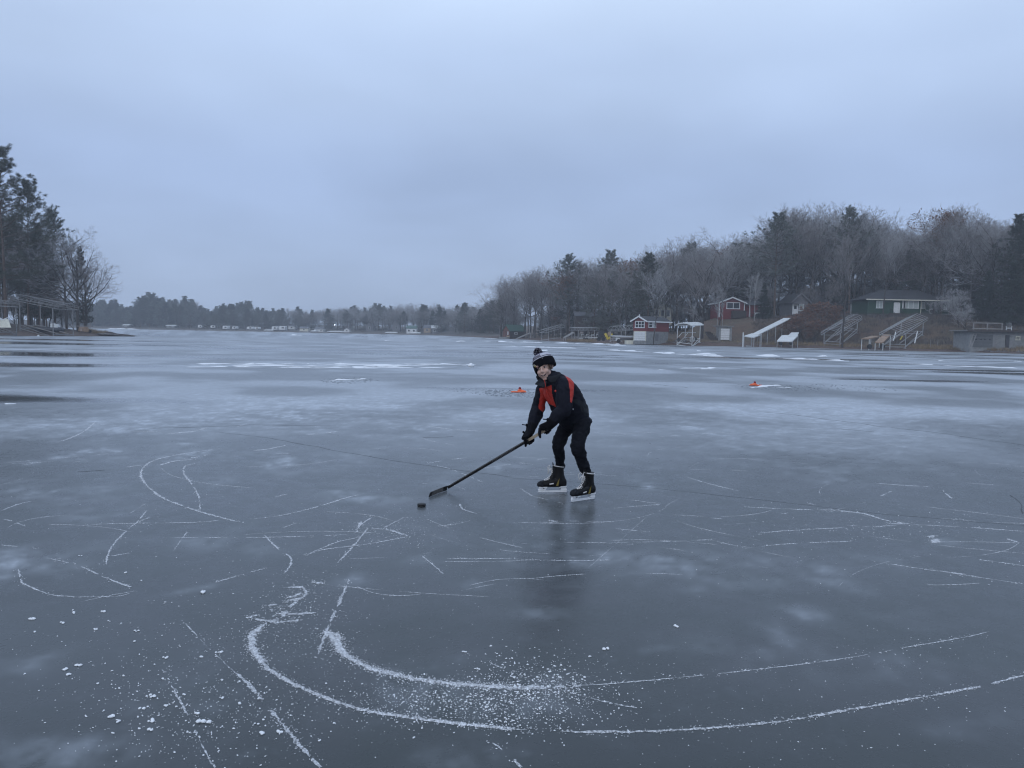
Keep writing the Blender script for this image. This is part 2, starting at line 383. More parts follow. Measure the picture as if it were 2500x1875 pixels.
fr = math_('MULTIPLY', af.outputs['Fac'], mapr(na.outputs['Fac'], 0.32, 0.7, 0.65, 1.28))
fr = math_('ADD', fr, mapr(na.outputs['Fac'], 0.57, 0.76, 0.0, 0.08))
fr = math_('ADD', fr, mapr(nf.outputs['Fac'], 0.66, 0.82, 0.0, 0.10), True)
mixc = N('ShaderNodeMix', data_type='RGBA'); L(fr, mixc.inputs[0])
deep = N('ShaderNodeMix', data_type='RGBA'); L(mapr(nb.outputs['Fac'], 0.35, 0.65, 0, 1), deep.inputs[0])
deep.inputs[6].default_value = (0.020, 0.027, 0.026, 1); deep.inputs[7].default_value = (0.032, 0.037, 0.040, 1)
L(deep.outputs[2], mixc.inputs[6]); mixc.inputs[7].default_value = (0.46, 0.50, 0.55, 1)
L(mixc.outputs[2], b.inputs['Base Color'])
ro = mapr(na.outputs['Fac'], 0.3, 0.7, 0.20, 0.34)
ro = math_('ADD', ro, math_('MULTIPLY', fr, 0.35))
gm = math_('SUBTRACT', 1.0, math_('MULTIPLY', ag.outputs['Fac'], 0.75))
L(math_('MULTIPLY', ro, gm, True), b.inputs['Roughness'])
b.inputs['IOR'].default_value = 1.31
b.inputs['Sheen Roughness'].default_value = 0.45; b.inputs['Sheen Tint'].default_value = (0.9, 0.95, 1.0, 1)
L(math_('MULTIPLY', math_('SUBTRACT', 1.0, ag.outputs['Fac']), 0.15), b.inputs['Sheen Weight'])
bp = N('ShaderNodeBump'); bp.inputs['Strength'].default_value = 0.045; bp.inputs['Distance'].default_value = 0.01
L(math_('ADD', math_('MULTIPLY', nf.outputs['Fac'], 0.5), na.outputs['Fac']), bp.inputs['Height']); L(bp.outputs[0], b.inputs['Normal'])
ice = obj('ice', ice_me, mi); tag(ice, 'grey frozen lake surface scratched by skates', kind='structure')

# ------------------------------------------------------------------ banks
R_SHORE = [(3400, 82), (2900, 94), (2500, 108), (2300, 117), (2100, 125), (1840, 131), (1700, 133), (1540, 136), (1440, 152), (1350, 169), (1280, 198), (1228, 213), (1180, 245), (1120, 300), (1060, 350)]
R_PTS = np.array([(xat(u, D), D) for u, D in R_SHORE]); R_U = np.array([u for u, D in R_SHORE], float)
T_KN = [0, 3, 6, 10, 15, 20, 26, 32, 45, 70, 150, 400]
PROF = {1150: [0, .25, .4, .6, .9, 1.2, 1.6, 2.0, 3.0, 4, 6, 9], 1450: [0, .3, .5, .8, 1.3, 1.9, 2.6, 3.2, 4.5, 5.5, 7, 10], 1560: [0, .5, .75, .95, 1.4, 2.1, 2.9, 3.7, 5, 6, 7.5, 10],
        1700: [0, .65, .95, 1.3, 2.3, 3.9, 5.4, 5.8, 6.2, 6.8, 8, 10], 1850: [0, .4, .7, 2.0, 4.0, 5.2, 5.7, 6.0, 6.5, 7, 8, 10], 2150: [0, .4, .7, 1.6, 3.8, 5.6, 6.3, 6.6, 7, 7.5, 8, 10], 2450: [0, .4, .8, 1.6, 3.2, 4.3, 5.2, 5.6, 6, 7, 8, 10]}
PU = sorted(PROF)
def seg_dist(px, py, P, par):
    best = np.full(px.shape, 1e9); side = np.zeros(px.shape); pv = np.zeros(px.shape)
    for i in range(len(P) - 1):
        a = P[i]; e = P[i + 1] - a; l2 = (e ** 2).sum()
        t = np.clip(((px - a[0]) * e[0] + (py - a[1]) * e[1]) / l2, 0, 1)
        dx = px - a[0] - t * e[0]; dy = py - a[1] - t * e[1]; d = np.hypot(dx, dy)
        s_ = np.sign(e[0] * dy - e[1] * dx); m = d < best
        best = np.where(m, d, best); side = np.where(m, s_, side); pv = np.where(m, par[i] + t * (par[i + 1] - par[i]), pv)
    return best * -side, pv
def r_height(px, py):
    px = np.asarray(px, float); py = np.asarray(py, float)
    d, u = seg_dist(px, py, R_PTS, R_U)
    d = d + 1.2 * (fbm(px * .25, py * .25, 61, 3) - .5)
    z = np.zeros(px.shape); zs = np.array([np.interp(d, T_KN, PROF[k]) for k in PU])
    uu = np.clip(u, PU[0], PU[-1])
    for i in range(len(PU) - 1):
        m = (uu >= PU[i]) & (uu <= PU[i + 1]); t = (uu - PU[i]) / (PU[i + 1] - PU[i])
        z = np.where(m, zs[i] * (1 - t) + zs[i + 1] * t, z)
    z = z + 0.5 * (fbm(px * .3, py * .3, 71, 4) - .5) * sstep(1, 8, d) + 0.12 * (fbm(px * 1.1, py * 1.1, 72, 3) - .3) * sstep(0, 2, d)
    return np.where(d > 0, z + 0.02, np.maximum(-0.6, d * 0.3))
def rz(x_, y_): return float(r_height(np.array([x_]), np.array([y_]))[0])
def grid_mesh(name, xs, ys, hf):
    X, Y = np.meshgrid(xs, ys); Z = hf(X, Y); V = np.stack([X, Y, Z], -1).reshape(-1, 3)
    id_ = np.arange(len(xs) * len(ys)).reshape(len(ys), len(xs))
    Q = np.stack([id_[:-1, :-1], id_[:-1, 1:], id_[1:, 1:], id_[1:, :-1]], -1).reshape(-1, 4)
    keep = (V[Q][:, :, 2].max(1) > -0.3)
    return np_mesh(name, V, Q[keep], smooth=True)
def bank_material(name, grass, dirt, sand):
    m = bpy.data.materials.new(name); m.use_nodes = True; t = m.node_tree; bs = t.nodes['Principled BSDF']; bs.inputs['Roughness'].default_value = 0.95
    g = t.nodes.new('ShaderNodeNewGeometry'); sp = t.nodes.new('ShaderNodeSeparateXYZ'); t.links.new(g.outputs['Position'], sp.inputs[0])
    n1 = t.nodes.new('ShaderNodeTexNoise'); n1.inputs['Scale'].default_value = 0.22; n1.inputs['Detail'].default_value = 6; n1.inputs['Roughness'].default_value = 0.65
    n2 = t.nodes.new('ShaderNodeTexNoise'); n2.inputs['Scale'].default_value = 2.2; n2.inputs['Detail'].default_value = 5; n2.inputs['Roughness'].default_value = 0.7
    for n_ in (n1, n2): t.links.new(g.outputs['Position'], n_.inputs['Vector'])
    r1 = t.nodes.new('ShaderNodeValToRGB'); r1.color_ramp.elements[0].position = .4; r1.color_ramp.elements[1].position = .6
    r1.color_ramp.elements[0].color = (*grass, 1); r1.color_ramp.elements[1].color = (*dirt, 1); t.links.new(n1.outputs['Fac'], r1.inputs[0])
    ad = t.nodes.new('ShaderNodeMath'); ad.operation = 'MULTIPLY_ADD'; t.links.new(n1.outputs['Fac'], ad.inputs[0]); ad.inputs[1].default_value = -0.7; t.links.new(sp.outputs['Z'], ad.inputs[2])
    mr_ = t.nodes.new('ShaderNodeMapRange'); t.links.new(ad.outputs[0], mr_.inputs[0]); mr_.inputs[1].default_value = 0.0; mr_.inputs[2].default_value = 0.45
    mx_ = t.nodes.new('ShaderNodeMix'); mx_.data_type = 'RGBA'; t.links.new(mr_.outputs[0], mx_.inputs[0]); mx_.inputs[6].default_value = (*sand, 1); t.links.new(r1.outputs[0], mx_.inputs[7])
    m3 = t.nodes.new('ShaderNodeMapRange'); t.links.new(n2.outputs['Fac'], m3.inputs[0]); m3.inputs[1].default_value = .25; m3.inputs[2].default_value = .75; m3.inputs[3].default_value = .45; m3.inputs[4].default_value = 1.5
    s3 = t.nodes.new('ShaderNodeVectorMath'); s3.operation = 'SCALE'; t.links.new(mx_.outputs[2], s3.inputs[0]); t.links.new(m3.outputs[0], s3.inputs['Scale'])
    t.links.new(s3.outputs[0], bs.inputs['Base Color'])
    bp_ = t.nodes.new('ShaderNodeBump'); bp_.inputs['Strength'].default_value = .6; bp_.inputs['Distance'].default_value = .15; t.links.new(n2.outputs['Fac'], bp_.inputs['Height']); t.links.new(bp_.outputs[0], bs.inputs['Normal'])
    return m
m_bank = bank_material('bank_earth', (0.098, 0.078, 0.05), (0.11, 0.07, 0.048), (0.105, 0.07, 0.055))
m_bank_l = bank_material('sandy_bank', (0.05, 0.042, 0.034), (0.055, 0.04, 0.033), (0.115, 0.085, 0.07))
m_bank_f = bank_material('far_bank_earth', (0.08, 0.075, 0.06), (0.06, 0.05, 0.045), (0.10, 0.085, 0.075))
rb = grid_mesh('right_bank', np.concatenate([np.arange(-30, 100, 1.0), np.arange(100, 240, 4.0)]), np.concatenate([np.arange(78, 185, 1.0), np.arange(185, 330, 3.0), np.arange(330, 600, 15)]), r_height)
tag(obj('bank', rb, m_bank), 'brown lawn and leaf covered slope along the right shore', kind='structure')

# far bank: a strip behind the far shoreline
F_SHORE = [(1240, 262), (1180, 262), (1120, 305), (1060, 352), (850, 378), (700, 395), (500, 405), (300, 415), (200, 425), (60, 435), (-300, 450), (-900, 470)]
F_PTS = np.array([(xat(u, D), D) for u, D in F_SHORE])
def far_pt(u, back):
    """plan position `back` metres behind the far shoreline at photo column u"""
    D = np.interp(-u, [-a for a, _ in F_SHORE], [d for _, d in F_SHORE]) + back
    return xat(u, D), D
def f_height(back): return float(np.interp(back, [0, 2, 6, 15, 40, 90, 200], [-.05, .35, .6, 1.1, 2.4, 3.5, 5]))
us = np.linspace(1240, -900, 220); bk = np.array([-3, 0, 1, 2, 4, 7, 11, 16, 24, 40, 70, 120, 200])
Vf = []
for u in us:
    for k in bk:
        X_, Y_ = far_pt(u, k); Vf.append((X_, Y_, (f_height(k) if k >= 0 else -0.6) + (0.35 * (mnoise.noise(Vector((X_ * .1, Y_ * .1, 0)))) if k > 3 else 0)))
id_ = np.arange(len(Vf)).reshape(len(us), len(bk))
Qf = np.stack([id_[:-1, :-1], id_[:-1, 1:], id_[1:, 1:], id_[1:, :-1]], -1).reshape(-1, 4)
tag(obj('far_shore', np_mesh('far_shore', Vf, Qf[:, ::-1], smooth=True), m_bank_f), 'low brown shore across the lake', kind='structure')

# left point of land
L_SHORE = [(-700, 88), (-300, 94), (0, 102.5), (100, 107), (240, 115.5), (326, 121), (312, 124), (282, 127), (262, 133), (245, 150), (215, 180), (120, 240), (-100, 300), (-700, 340)]
L_PTS = np.array([(xat(u, D), D) for u, D in L_SHORE])
def l_height(px, py):
    px = np.asarray(px, float); py = np.asarray(py, float)
    d, u = seg_dist(px, py, L_PTS, np.arange(len(L_PTS), dtype=float)); ins = np.zeros(px.shape, bool)
    for (xa, ya), (xb, yb) in zip(L_PTS, np.roll(L_PTS, -1, 0)):
        ins ^= ((ya > py) != (yb > py)) & (px < (xb - xa) * (py - ya) / (yb - ya + 1e-9) + xa)
    d = np.where(ins, np.abs(d), -np.abs(d))
    ux = 1250 + F_PX * px / np.maximum(py, 1)
    z = np.interp(d, [0, 2, 5, 9, 15, 30, 80], [0, .3, .75, 1.1, 1.6, 2.4, 4]) * np.interp(ux, [-100, 180, 245, 330], [1.1, .95, .5, .3])
    z = z + .25 * (fbm(px * .4, py * .4, 81, 3) - .5) * sstep(1, 6, d)
    return np.where(d > 0, z + .02, np.maximum(-.6, d * .3))
def lz(x_, y_): return float(l_height(np.array([x_]), np.array([y_]))[0])
lb = grid_mesh('left_point', np.concatenate([np.arange(-330, -130, 8.0), np.arange(-130, -46, 0.8)]), np.concatenate([np.arange(80, 160, 0.8), np.arange(160, 345, 6.0)]), l_height)
tag(obj('beach', lb, m_bank_l), 'sandy point of land on the left shore', kind='structure')

# ------------------------------------------------------------------ haze: one closed box of pale air
hz = MB(); hz.box((0, 300, 19.5), (1420, 800, 43))
hm = bpy.data.materials.new('haze'); hm.use_nodes = True; t_ = hm.node_tree; t_.nodes.clear()
pv = t_.nodes.new('ShaderNodeVolumePrincipled'); pv.inputs['Color'].default_value = (0.88, 0.93, 1.0, 1); pv.inputs['Density'].default_value = 0.00068; pv.inputs['Anisotropy'].default_value = 0.0
ho = t_.nodes.new('ShaderNodeOutputMaterial'); t_.links.new(pv.outputs[0], ho.inputs['Volume'])
hb = hz.build('haze', hm); tag(hb, 'pale winter haze over the lake', kind='stuff')
# ------------------------------------------------------------------ trees
def prisms(S, n):
    """S: array of segments (p0, p1, r0, r1) -> verts, quads of n sided tapered prisms"""
    P0, P1, R0, R1 = (np.array([s[k] for s in S], float) for k in range(4))
    T = P1 - P0; T /= np.maximum(np.linalg.norm(T, axis=1, keepdims=True), 1e-9)
    up = np.where(np.abs(T[:, 2:3]) < .9, np.array([[0, 0, 1.]]), np.array([[1., 0, 0]]))
    X = np.cross(T, up); X /= np.linalg.norm(X, axis=1, keepdims=True); Y = np.cross(T, X)
    V = []
    for P, R in ((P0, R0), (P1, R1)):
        for k in range(n):
            a = 2 * PI * k / n; V.append(P + (X * math.cos(a) + Y * math.sin(a)) * R[:, None])
    V = np.stack(V, 1).reshape(-1, 3); m = len(S); base = np.arange(m)[:, None] * 2 * n
    Q = np.concatenate([base + np.array([[k, (k + 1) % n, n + (k + 1) % n, n + k]]) for k in range(n)])
    return V, Q
def merge(parts):
    Vs, Qs, Ts, b = [], [], [], 0
    for V, Q, T in parts:
        Vs.append(V)
        if Q is not None and len(Q): Qs.append(Q + b)
        if T is not None and len(T): Ts.append(T + b)
        b += len(V)
    return np.concatenate(Vs), (np.concatenate(Qs) if Qs else None), (np.concatenate(Ts) if Ts else None)
def rot_about(v, ax, a): return Quaternion(ax, a) @ v
def perp(v, rng):
    w = Vector((rng.gauss(0, 1), rng.gauss(0, 1), rng.gauss(0, 1))); return (w - v * w.dot(v)).normalized()

def bare_tree(seed, H=18.0, fork=0.35, spread=0.75, r0=0.22, droop=0.0, leader=1.0, dens=1.0, twig_r=0.0125, up=0.12, lean=0.03):
    """leafless broadleaf tree: returns (trunk segments, twig segments)"""
    rng = random.Random(seed); trunk = []; twigs = []
    def limb(p, d, length, r, level):
        n = max(2, int({0: 9, 1: 8, 2: 5, 3: 3, 4: 2}[level])); seg = length / n; q = p.copy(); pts = []
        for i in range(n):
            t = i / n; ra = r * (1 - .8 * t) if level else r * (1 - .72 * t); rb_ = r * (1 - .8 * (i + 1) / n) if level else r * (1 - .72 * (i + 1) / n)
            wob = {0: .07, 1: .34, 2: .45, 3: .4, 4: .35}[level]
            d = (d + perp(d, rng) * wob * rng.random() + Vector((0, 0, up if level in (1, 2) else (up * .5 - droop if level > 2 else .05)))).normalized()
            q2 = q + d * seg
            ra = max(ra, twig_r * .7); rb_ = max(rb_, twig_r * .55)
            (trunk if level < 2 else twigs).append((tuple(q), tuple(q2), ra, rb_)); pts.append((q.copy(), q2.copy(), d.copy(), (ra + rb_) / 2, (i + .5) / n)); q = q2
        if level == 4: return
        cnt = {0: int(13 * dens), 1: int(8 * dens), 2: int(7 * dens), 3: int(4 * dens)}[level]
        for k in range(cnt):
            lo = fork if level == 0 else .22
            t = lo + (1 - lo) * ((k + rng.random()) / cnt); i = min(n - 1, int(t * n)); a, b_, dd, rr, _ = pts[i]
            o = a.lerp(b_, rng.random())
            ang = spread * (1.15 - .45 * t if level == 0 else 1.0) * rng.uniform(.7, 1.25)
            nd = rot_about(dd, perp(dd, rng), ang)
            if level >= 2 and nd.z < -0.3: nd.z *= .3; nd.normalize()
            ln = length * {0: .52 * (1.2 - .75 * (t - lo) / (1 - lo)) * leader, 1: .5, 2: .48, 3: .5}[level] * rng.uniform(.7, 1.15) * (1.1 - .4 * t if level else 1)
            limb(o, nd, ln, max(rr * {0: .68, 1: .6, 2: .6, 3: .6}[level], twig_r), level + 1)
    limb(Vector((0, 0, -.5)), Vector((rng.gauss(0, lean), rng.gauss(0, lean), 1)).normalized(), H * .9, r0, 0)
    return trunk, twigs
def norm_height(tr, tw, H):
    z = max(max(s[1][2] for s in tr), max(s[1][2] for s in tw)); k = H / z
    sc = lambda S: [(tuple(c * k for c in a), tuple(c * k for c in b_), r, r2) for a, b_, r, r2 in S]
    return sc(tr), sc(tw)
def tufts(centers, dirs, rng, size=.32, n=9, spread=1.0, wide=.03):
    """bunches of needles: thin triangles fanned round each twig end"""
    Cn = np.repeat(np.array(centers), n, 0); D = np.repeat(np.array(dirs), n, 0); m = len(Cn)
    R = rng.normal(size=(m, 3)); Dn = D * .55 + R * .6 * spread; Dn /= np.linalg.norm(Dn, axis=1, keepdims=True)
    W = np.cross(Dn, rng.normal(size=(m, 3))); W /= np.linalg.norm(W, axis=1, keepdims=True)
    ln = size * rng.uniform(.6, 1.15, (m, 1)); w = wide * rng.uniform(.7, 1.3, (m, 1)) * size / .32
    J = Cn + rng.normal(size=(m, 3)) * size * .18
    A = J - W * w; B_ = J + W * w; E = J + Dn * ln
    V = np.stack([A, B_, E], 1).reshape(-1, 3); T = np.arange(m * 3).reshape(-1, 3); return V, T
def pine_tree(seed, H=22.0, bare=.4, width=.2, r0=.22, whorls=20, per=5, tuft=.4, ntri=9, kind='pine', gap=.12, nw=.03):
    rng = random.Random(seed); nr_ = np.random.default_rng(seed); trunk = []; limbs = []; cs = []; ds = []
    p = Vector((0, 0, -.5)); n = 12; d = Vector((rng.gauss(0, .015), rng.gauss(0, .015), 1)).normalized(); pts = [p.copy()]
    for i in range(n):
        d = (d + Vector((rng.gauss(0, .012), rng.gauss(0, .012), .02))).normalized(); q = p + d * (H + .5) / n
        trunk.append((tuple(p), tuple(q), r0 * (1 - .93 * i / n), r0 * (1 - .93 * (i + 1) / n))); p = q; pts.append(p.copy())
    def pos(t):
        f = t * n; i = min(n - 1, int(f)); return pts[i].lerp(pts[i + 1], f - i)
    for w in range(whorls):
        t = bare + (1 - bare) * ((w + .6 * rng.random()) / whorls); k = (t - bare) / (1 - bare)
        if kind == 'pine':
            prof = (0.55 + .6 * math.sin(PI * min(1, k * 1.05 + .12))) * (1 - .5 * k ** 3); el = -.05 + .85 * k
        else:
            prof = 1.15 * (1 - k) + .08; el = -.32 + .5 * k
        m = per + (rng.random() < .5); ph = rng.random() * 6.28
        for j in range(m):
            if rng.random() < gap: continue
            a = ph + 6.283 * j / m + rng.gauss(0, .25); L_ = H * width * prof * rng.uniform(.55, 1.25)
            d = Vector((math.cos(a) * math.cos(el), math.sin(a) * math.cos(el), math.sin(el))); o = pos(t); nn = 4; q = o
            for i in range(nn):
                d = (d + perp(d, rng) * .12 + Vector((0, 0, .09 if kind == 'pine' else .05))).normalized(); q2 = q + d * L_ / nn
                limbs.append((tuple(q), tuple(q2), .05 * (1 - i / nn) + .012, .05 * (1 - (i + 1) / nn) + .01))
                if i > 0 or kind != 'pine':
                    for s_ in range(3 if kind == 'pine' else 4):
                        o2 = q.lerp(q2, rng.random()); sd_ = rot_about(d, perp(d, rng), rng.uniform(.4, 1.0)); ln = L_ * rng.uniform(.1, .3) * (1.2 - .2 * i)
                        e = o2 + sd_ * ln + Vector((0, 0, ln * (.15 if kind == 'pine' else -.15)))
                        limbs.append((tuple(o2), tuple(e), .014, .008))
                        for f in ((1.0, .6) if kind == 'pine' else (1.0, .66, .33)): cs.append(tuple(o2.lerp(e, f))); ds.append(tuple(sd_ * .7 + Vector((0, 0, .35 if kind == 'pine' else -.1))))
                q = q2
            cs.append(tuple(q)); ds.append(tuple(d))
    for k in range(6): cs.append(tuple(pos(1 - .035 * k / 6))); ds.append((rng.gauss(0, .4), rng.gauss(0, .4), .8))
    Vt, Tt = tufts(cs, ds, nr_, tuft, ntri, 1.0, nw); return trunk, limbs, Vt, Tt

def proto(name, trunkS, twigS, m_tr, m_tw, extra=None, m_extra=None):
    """mesh data of one tree kind: trunk mesh and crown mesh"""
    V, Q = prisms(trunkS, 6); tm = np_mesh('trunk', V, Q, smooth=True); tm.materials.append(m_tr)
    V2, Q2 = prisms(twigS, 3)
    if extra is None:
        cm = np_mesh('crown', V2, Q2); cm.materials.append(m_tw)
    else:
        Vm, Qm, Tm = merge([(V2, Q2, None), (extra[0], None, extra[1])]); cm = np_mesh('crown', Vm, Qm, Tm); cm.materials.append(m_tw); cm.materials.append(m_extra)
        mi_ = np.zeros(len(cm.polygons), np.int32); mi_[len(Q2):] = 1; cm.polygons.foreach_set('material_index', mi_)
    return (tm, cm)
def mk_bare(seed, m_tr, m_tw, H=18, leaves=None, **k):
    tr, tw = norm_height(*bare_tree(seed, H, **k), H)
    if leaves:
        nr_ = np.random.default_rng(seed); sel = nr_.random(len(tw)) < leaves[0]
        ends = [s for s, q in zip(tw, sel) if q and s[2] < .03]
        cs = [s[1] for s in ends]; ds = [tuple(np.array(s[1]) - np.array(s[0])) for s in ends]
        return proto('t', tr, tw, m_tr, m_tw, tufts(cs, ds, nr_, leaves[1], leaves[2], 1.2, .09), leaves[3])
    return proto('t', tr, tw, m_tr, m_tw)
def mk_pine(seed, m_tr, m_n, **k):
    tr, li, V, T = pine_tree(seed, **k); return proto('p', tr, li, m_tr, m_tr, (V, T), m_n)

TREE = {}
TREE['bare'] = [mk_bare(11, M['bark'], M['twig'], 18, fork=.33, spread=.9, r0=.2, leader=1.25, up=.07), mk_bare(12, M['bark_grey'], M['twig'], 18, fork=.4, spread=.8, r0=.17, leader=1.1, up=.09),
                mk_bare(13, M['bark'], M['twig_grey'], 18, fork=.3, spread=1.0, r0=.22, leader=1.35, up=.06), mk_bare(14, M['bark_grey'], M['twig_grey'], 18, fork=.42, spread=.85, r0=.16, leader=1.1, up=.08)]
TREE['tall'] = [mk_bare(21, M['bark'], M['twig'], 20, fork=.45, spread=.65, r0=.18, leader=.85, up=.13), mk_bare(22, M['bark'], M['twig_grey'], 20, fork=.5, spread=.7, r0=.16, leader=.85, up=.13)]
TREE['oak'] = [mk_bare(31, M['bark'], M['twig'], 19, fork=.28, spread=.95, r0=.34, leader=1.25, up=.1)]
TREE['rust'] = [mk_bare(41, M['bark'], M['twig'], 20, fork=.5, spread=.8, r0=.24, leader=.9, leaves=(.17, .3, 2, M['leaf_rust']))]
TREE['birch'] = [mk_bare(51, M['birch'], M['twig_grey'], 11, fork=.4, spread=.55, r0=.11, leader=.7, dens=.8, lean=.12)]
TREE['small'] = [mk_bare(61, M['bark'], M['twig_grey'], 8, fork=.12, spread=.8, r0=.09, leader=1.2, twig_r=.011), mk_bare(62, M['bark'], M['twig'], 8, fork=.15, spread=.7, r0=.08, leader=1.1, twig_r=.011)]
TREE['rust_small'] = [mk_bare(66, M['bark'], M['twig'], 6, fork=.08, spread=.95, r0=.08, leader=1.4, twig_r=.011, leaves=(.16, .24, 2, M['leaf_rust']))]
TREE['pine'] = [mk_pine(71, M['bark_pine'], M['needle'], H=22, bare=.42, width=.18, ntri=13, nw=.02), mk_pine(72, M['bark_pine'], M['needle'], H=22, bare=.34, width=.19, whorls=22, ntri=13, nw=.02), mk_pine(73, M['bark_pine'], M['needle_frost'], H=22, bare=.42, width=.21, whorls=19, gap=.18, ntri=13, nw=.02)]
TREE['big_pine'] = [mk_pine(75, M['bark_pine'], M['needle'], H=28, bare=.26, width=.205, whorls=22, per=5, tuft=.44, ntri=18, gap=.24, nw=.017)]
TREE['white_pine'] = [mk_pine(76, M['bark_pine'], M['needle_dark'], H=20, bare=.12, width=.2, whorls=24, per=5, tuft=.42, ntri=9), mk_pine(77, M['bark_pine'], M['needle_frost'], H=20, bare=.15, width=.2, whorls=22, per=5, tuft=.42)]
TREE['spruce'] = [mk_pine(81, M['bark'], M['needle_dark'], H=16, bare=.06, width=.17, whorls=26, per=6, tuft=.34, ntri=8, kind='spruce', gap=.05), mk_pine(82, M['bark'], M['needle_dark'], H=16, bare=.04, width=.22, whorls=22, per=6, tuft=.36, ntri=8, kind='spruce', gap=.08)]
TREE_H = dict(bare=18, tall=20, oak=19, rust=20, birch=11, small=8, rust_small=6, pine=22, big_pine=28, white_pine=20, spruce=16)
TREE_NAME = dict(bare='bare_tree', tall='bare_tree', oak='oak_tree', rust='oak_tree', birch='birch_tree', small='bare_shrub', rust_small='leafy_shrub', pine='pine_tree', big_pine='pine_tree', white_pine='pine_tree', spruce='spruce_tree')
TREE_CAT = dict(bare='tree', tall='tree', oak='tree', rust='tree', birch='tree', small='shrub', rust_small='shrub', pine='tree', big_pine='tree', white_pine='tree', spruce='tree')
N_TREES = [0]
def tree(kind, x_, y_, z, H, label, group=None, var=None, wide=1.0, rz_=None):
    i = var if var is not None else RND.randrange(len(TREE[kind])); tm, cm = TREE[kind][i]; k = H / TREE_H[kind]
    o = empty(TREE_NAME[kind], (x_, y_, z - .05), RND.random() * 6.28 if rz_ is None else rz_, label, TREE_CAT[kind], group)
    o.scale = (k * wide, k * wide, k)
    a = bpy.data.objects.new('trunk', tm); b_ = bpy.data.objects.new('crown', cm)
    for c in (a, b_): link(c); c.parent = o
    N_TREES[0] += 1
    return o
def tree_px(kind, u, D, vtop, hf, label, group=None, **k):
    """tree standing D metres out at photo column u whose top reaches photo row vtop"""
    p = at(u, vtop, D); z = hf(p.x, D)
    return tree(kind, p.x, D, z, max(2.0, p.z - z), label, group, **k)
def fz(x_, y_):   # far bank ground height
    d, _ = seg_dist(np.array([x_]), np.array([y_]), F_PTS, np.arange(len(F_PTS), dtype=float)); return f_height(float(d[0]))

ZONES = [(1300, 'behind the green roofed boathouse'), (1420, 'behind the dim deck cottage'), (1540, 'behind the round hoop lift frame'), (1660, 'behind the red boathouse'), (1740, 'round the big forked oak'), (1800, 'behind the red cabin gable'), (1870, 'behind the wing of the red cabin'), (1980, 'behind the grey cottage'), (2110, 'behind the arched lift frame'), (2200, 'behind the left half of the green house'), (2300, 'behind the right half of the green house'), (2420, 'behind the grey thicket shrubs'), (9999, 'behind the concrete boathouse')]
FZONES = [(260, 'just past the sandy tip'), (400, 'over the low pale roofed far cabin'), (500, 'behind the leftmost white camper'), (600, 'behind the tall white camper'), (720, 'behind the long white camper'), (830, 'behind the wide white far house'), (930, 'behind the white gabled far boathouse'), (1030, 'behind the white far bungalow'), (1130, 'behind the long grey far house'), (9999, 'just left of the green roofed boathouse')]
def zone(u, Z=ZONES): return next(t for a, t in Z if u < a)
# --- right bank: trees that stand out, each placed where it grows
SKYL = [(1205, 700), (1240, 690), (1300, 672), (1330, 676), (1370, 700), (1400, 640), (1440, 660), (1485, 640), (1530, 655), (1560, 632), (1600, 615), (1650, 608), (1700, 592), (1740, 585), (1775, 580), (1800, 598), (1830, 596), (1860, 590), (1900, 540), (1950, 516), (1975, 522), (2020, 518), (2060, 514), (2085, 525), (2110, 540), (2160, 553), (2200, 556), (2250, 572), (2290, 566), (2320, 520), (2360, 525), (2400, 552), (2440, 530), (2470, 540), (2520, 530), (2700, 530)]
def sky_v(u): return float(np.interp(u, [a for a, _ in SKYL], [b_ for _, b_ in SKYL]))
def T(kind, u, D, vtop, label, group=None, **k): return tree_px(kind, u, D, vtop, rz, label, group, **k)
T('oak', 1722, 141, 578, 'tall thick-trunked bare oak forking wide beside the white boat lift', var=0, rz_=.6)
T('tall', 1600, 131.5, 640, 'bare tree with dark straight trunk in front of the red boathouse windows')
T('rust', 2322, 152, 500, 'tallest oak on the right with rust coloured leaves left in its crown', var=0)
T('bare', 2440, 140, 518, 'broad bare tree with dark trunk above the grey concrete boathouse', var=2)
T('white_pine', 2500, 135, 525, 'dark green pine at the far right end of the treeline', var=0, wide=1.2)
T('white_pine', 2545, 128, 520, 'dark green pine half cut off by the right edge of the view', var=0, wide=1.3)
T('white_pine', 2372, 150, 580, 'dark green pine standing behind the rust leaved oak', var=0, wide=1.15)
T('pine', 2085, 158, 514, 'tall pine with clumped top between bare trees above the arched lift', var=2, wide=1.2)
T('pine', 1900, 160, 528, 'tall clump-topped pine above the white dock ramp', var=2, wide=1.3)
T('pine', 1395, 192, 628, 'lone tall pine with tufted outline left of its twin', var=2, wide=1.3)
T('pine', 1487, 190, 618, 'tall pine with pointed tufted top above the yellow boat', var=2, wide=1.35, rz_=2.0)
T('bare', 1230, 222, 700, 'leaning bare tree at the left tip of the right shore', var=0)
T('tall', 1292, 205, 672, 'bare tree with twin stems just right of the green roofed boathouse')
T('bare', 1345, 210, 668, 'spreading bare tree behind the dark red deck cottage', var=2)
T('tall', 2070, 127, 560, 'dark trunked bare tree right beside the arched boat lift', var=0)
T('tall', 2166, 146, 556, 'bare tree whose dark trunk crosses the front of the green house', var=1)
T('bare', 2210, 162, 552, 'wide bare tree behind the roof of the green house', var=2)
T('bare', 2240, 160, 570, 'dark forked bare tree behind the right half of the green roof', var=0)
T('tall', 1763, 145, 590, 'bare tree with a dark slim trunk before the red cabin window', var=1)
T('birch', 1752, 143, 690, 'slim pale birch leaning before the red cabin', var=0)
T('birch', 1770, 144, 700, 'crooked pale birch right before the red cabin window', var=0)
T('birch', 1846, 148, 660, 'pale forked birch at the right corner of the red cabin', var=0)
T('birch', 1836, 150, 668, 'second pale birch stem by the wing of the red cabin', var=0)
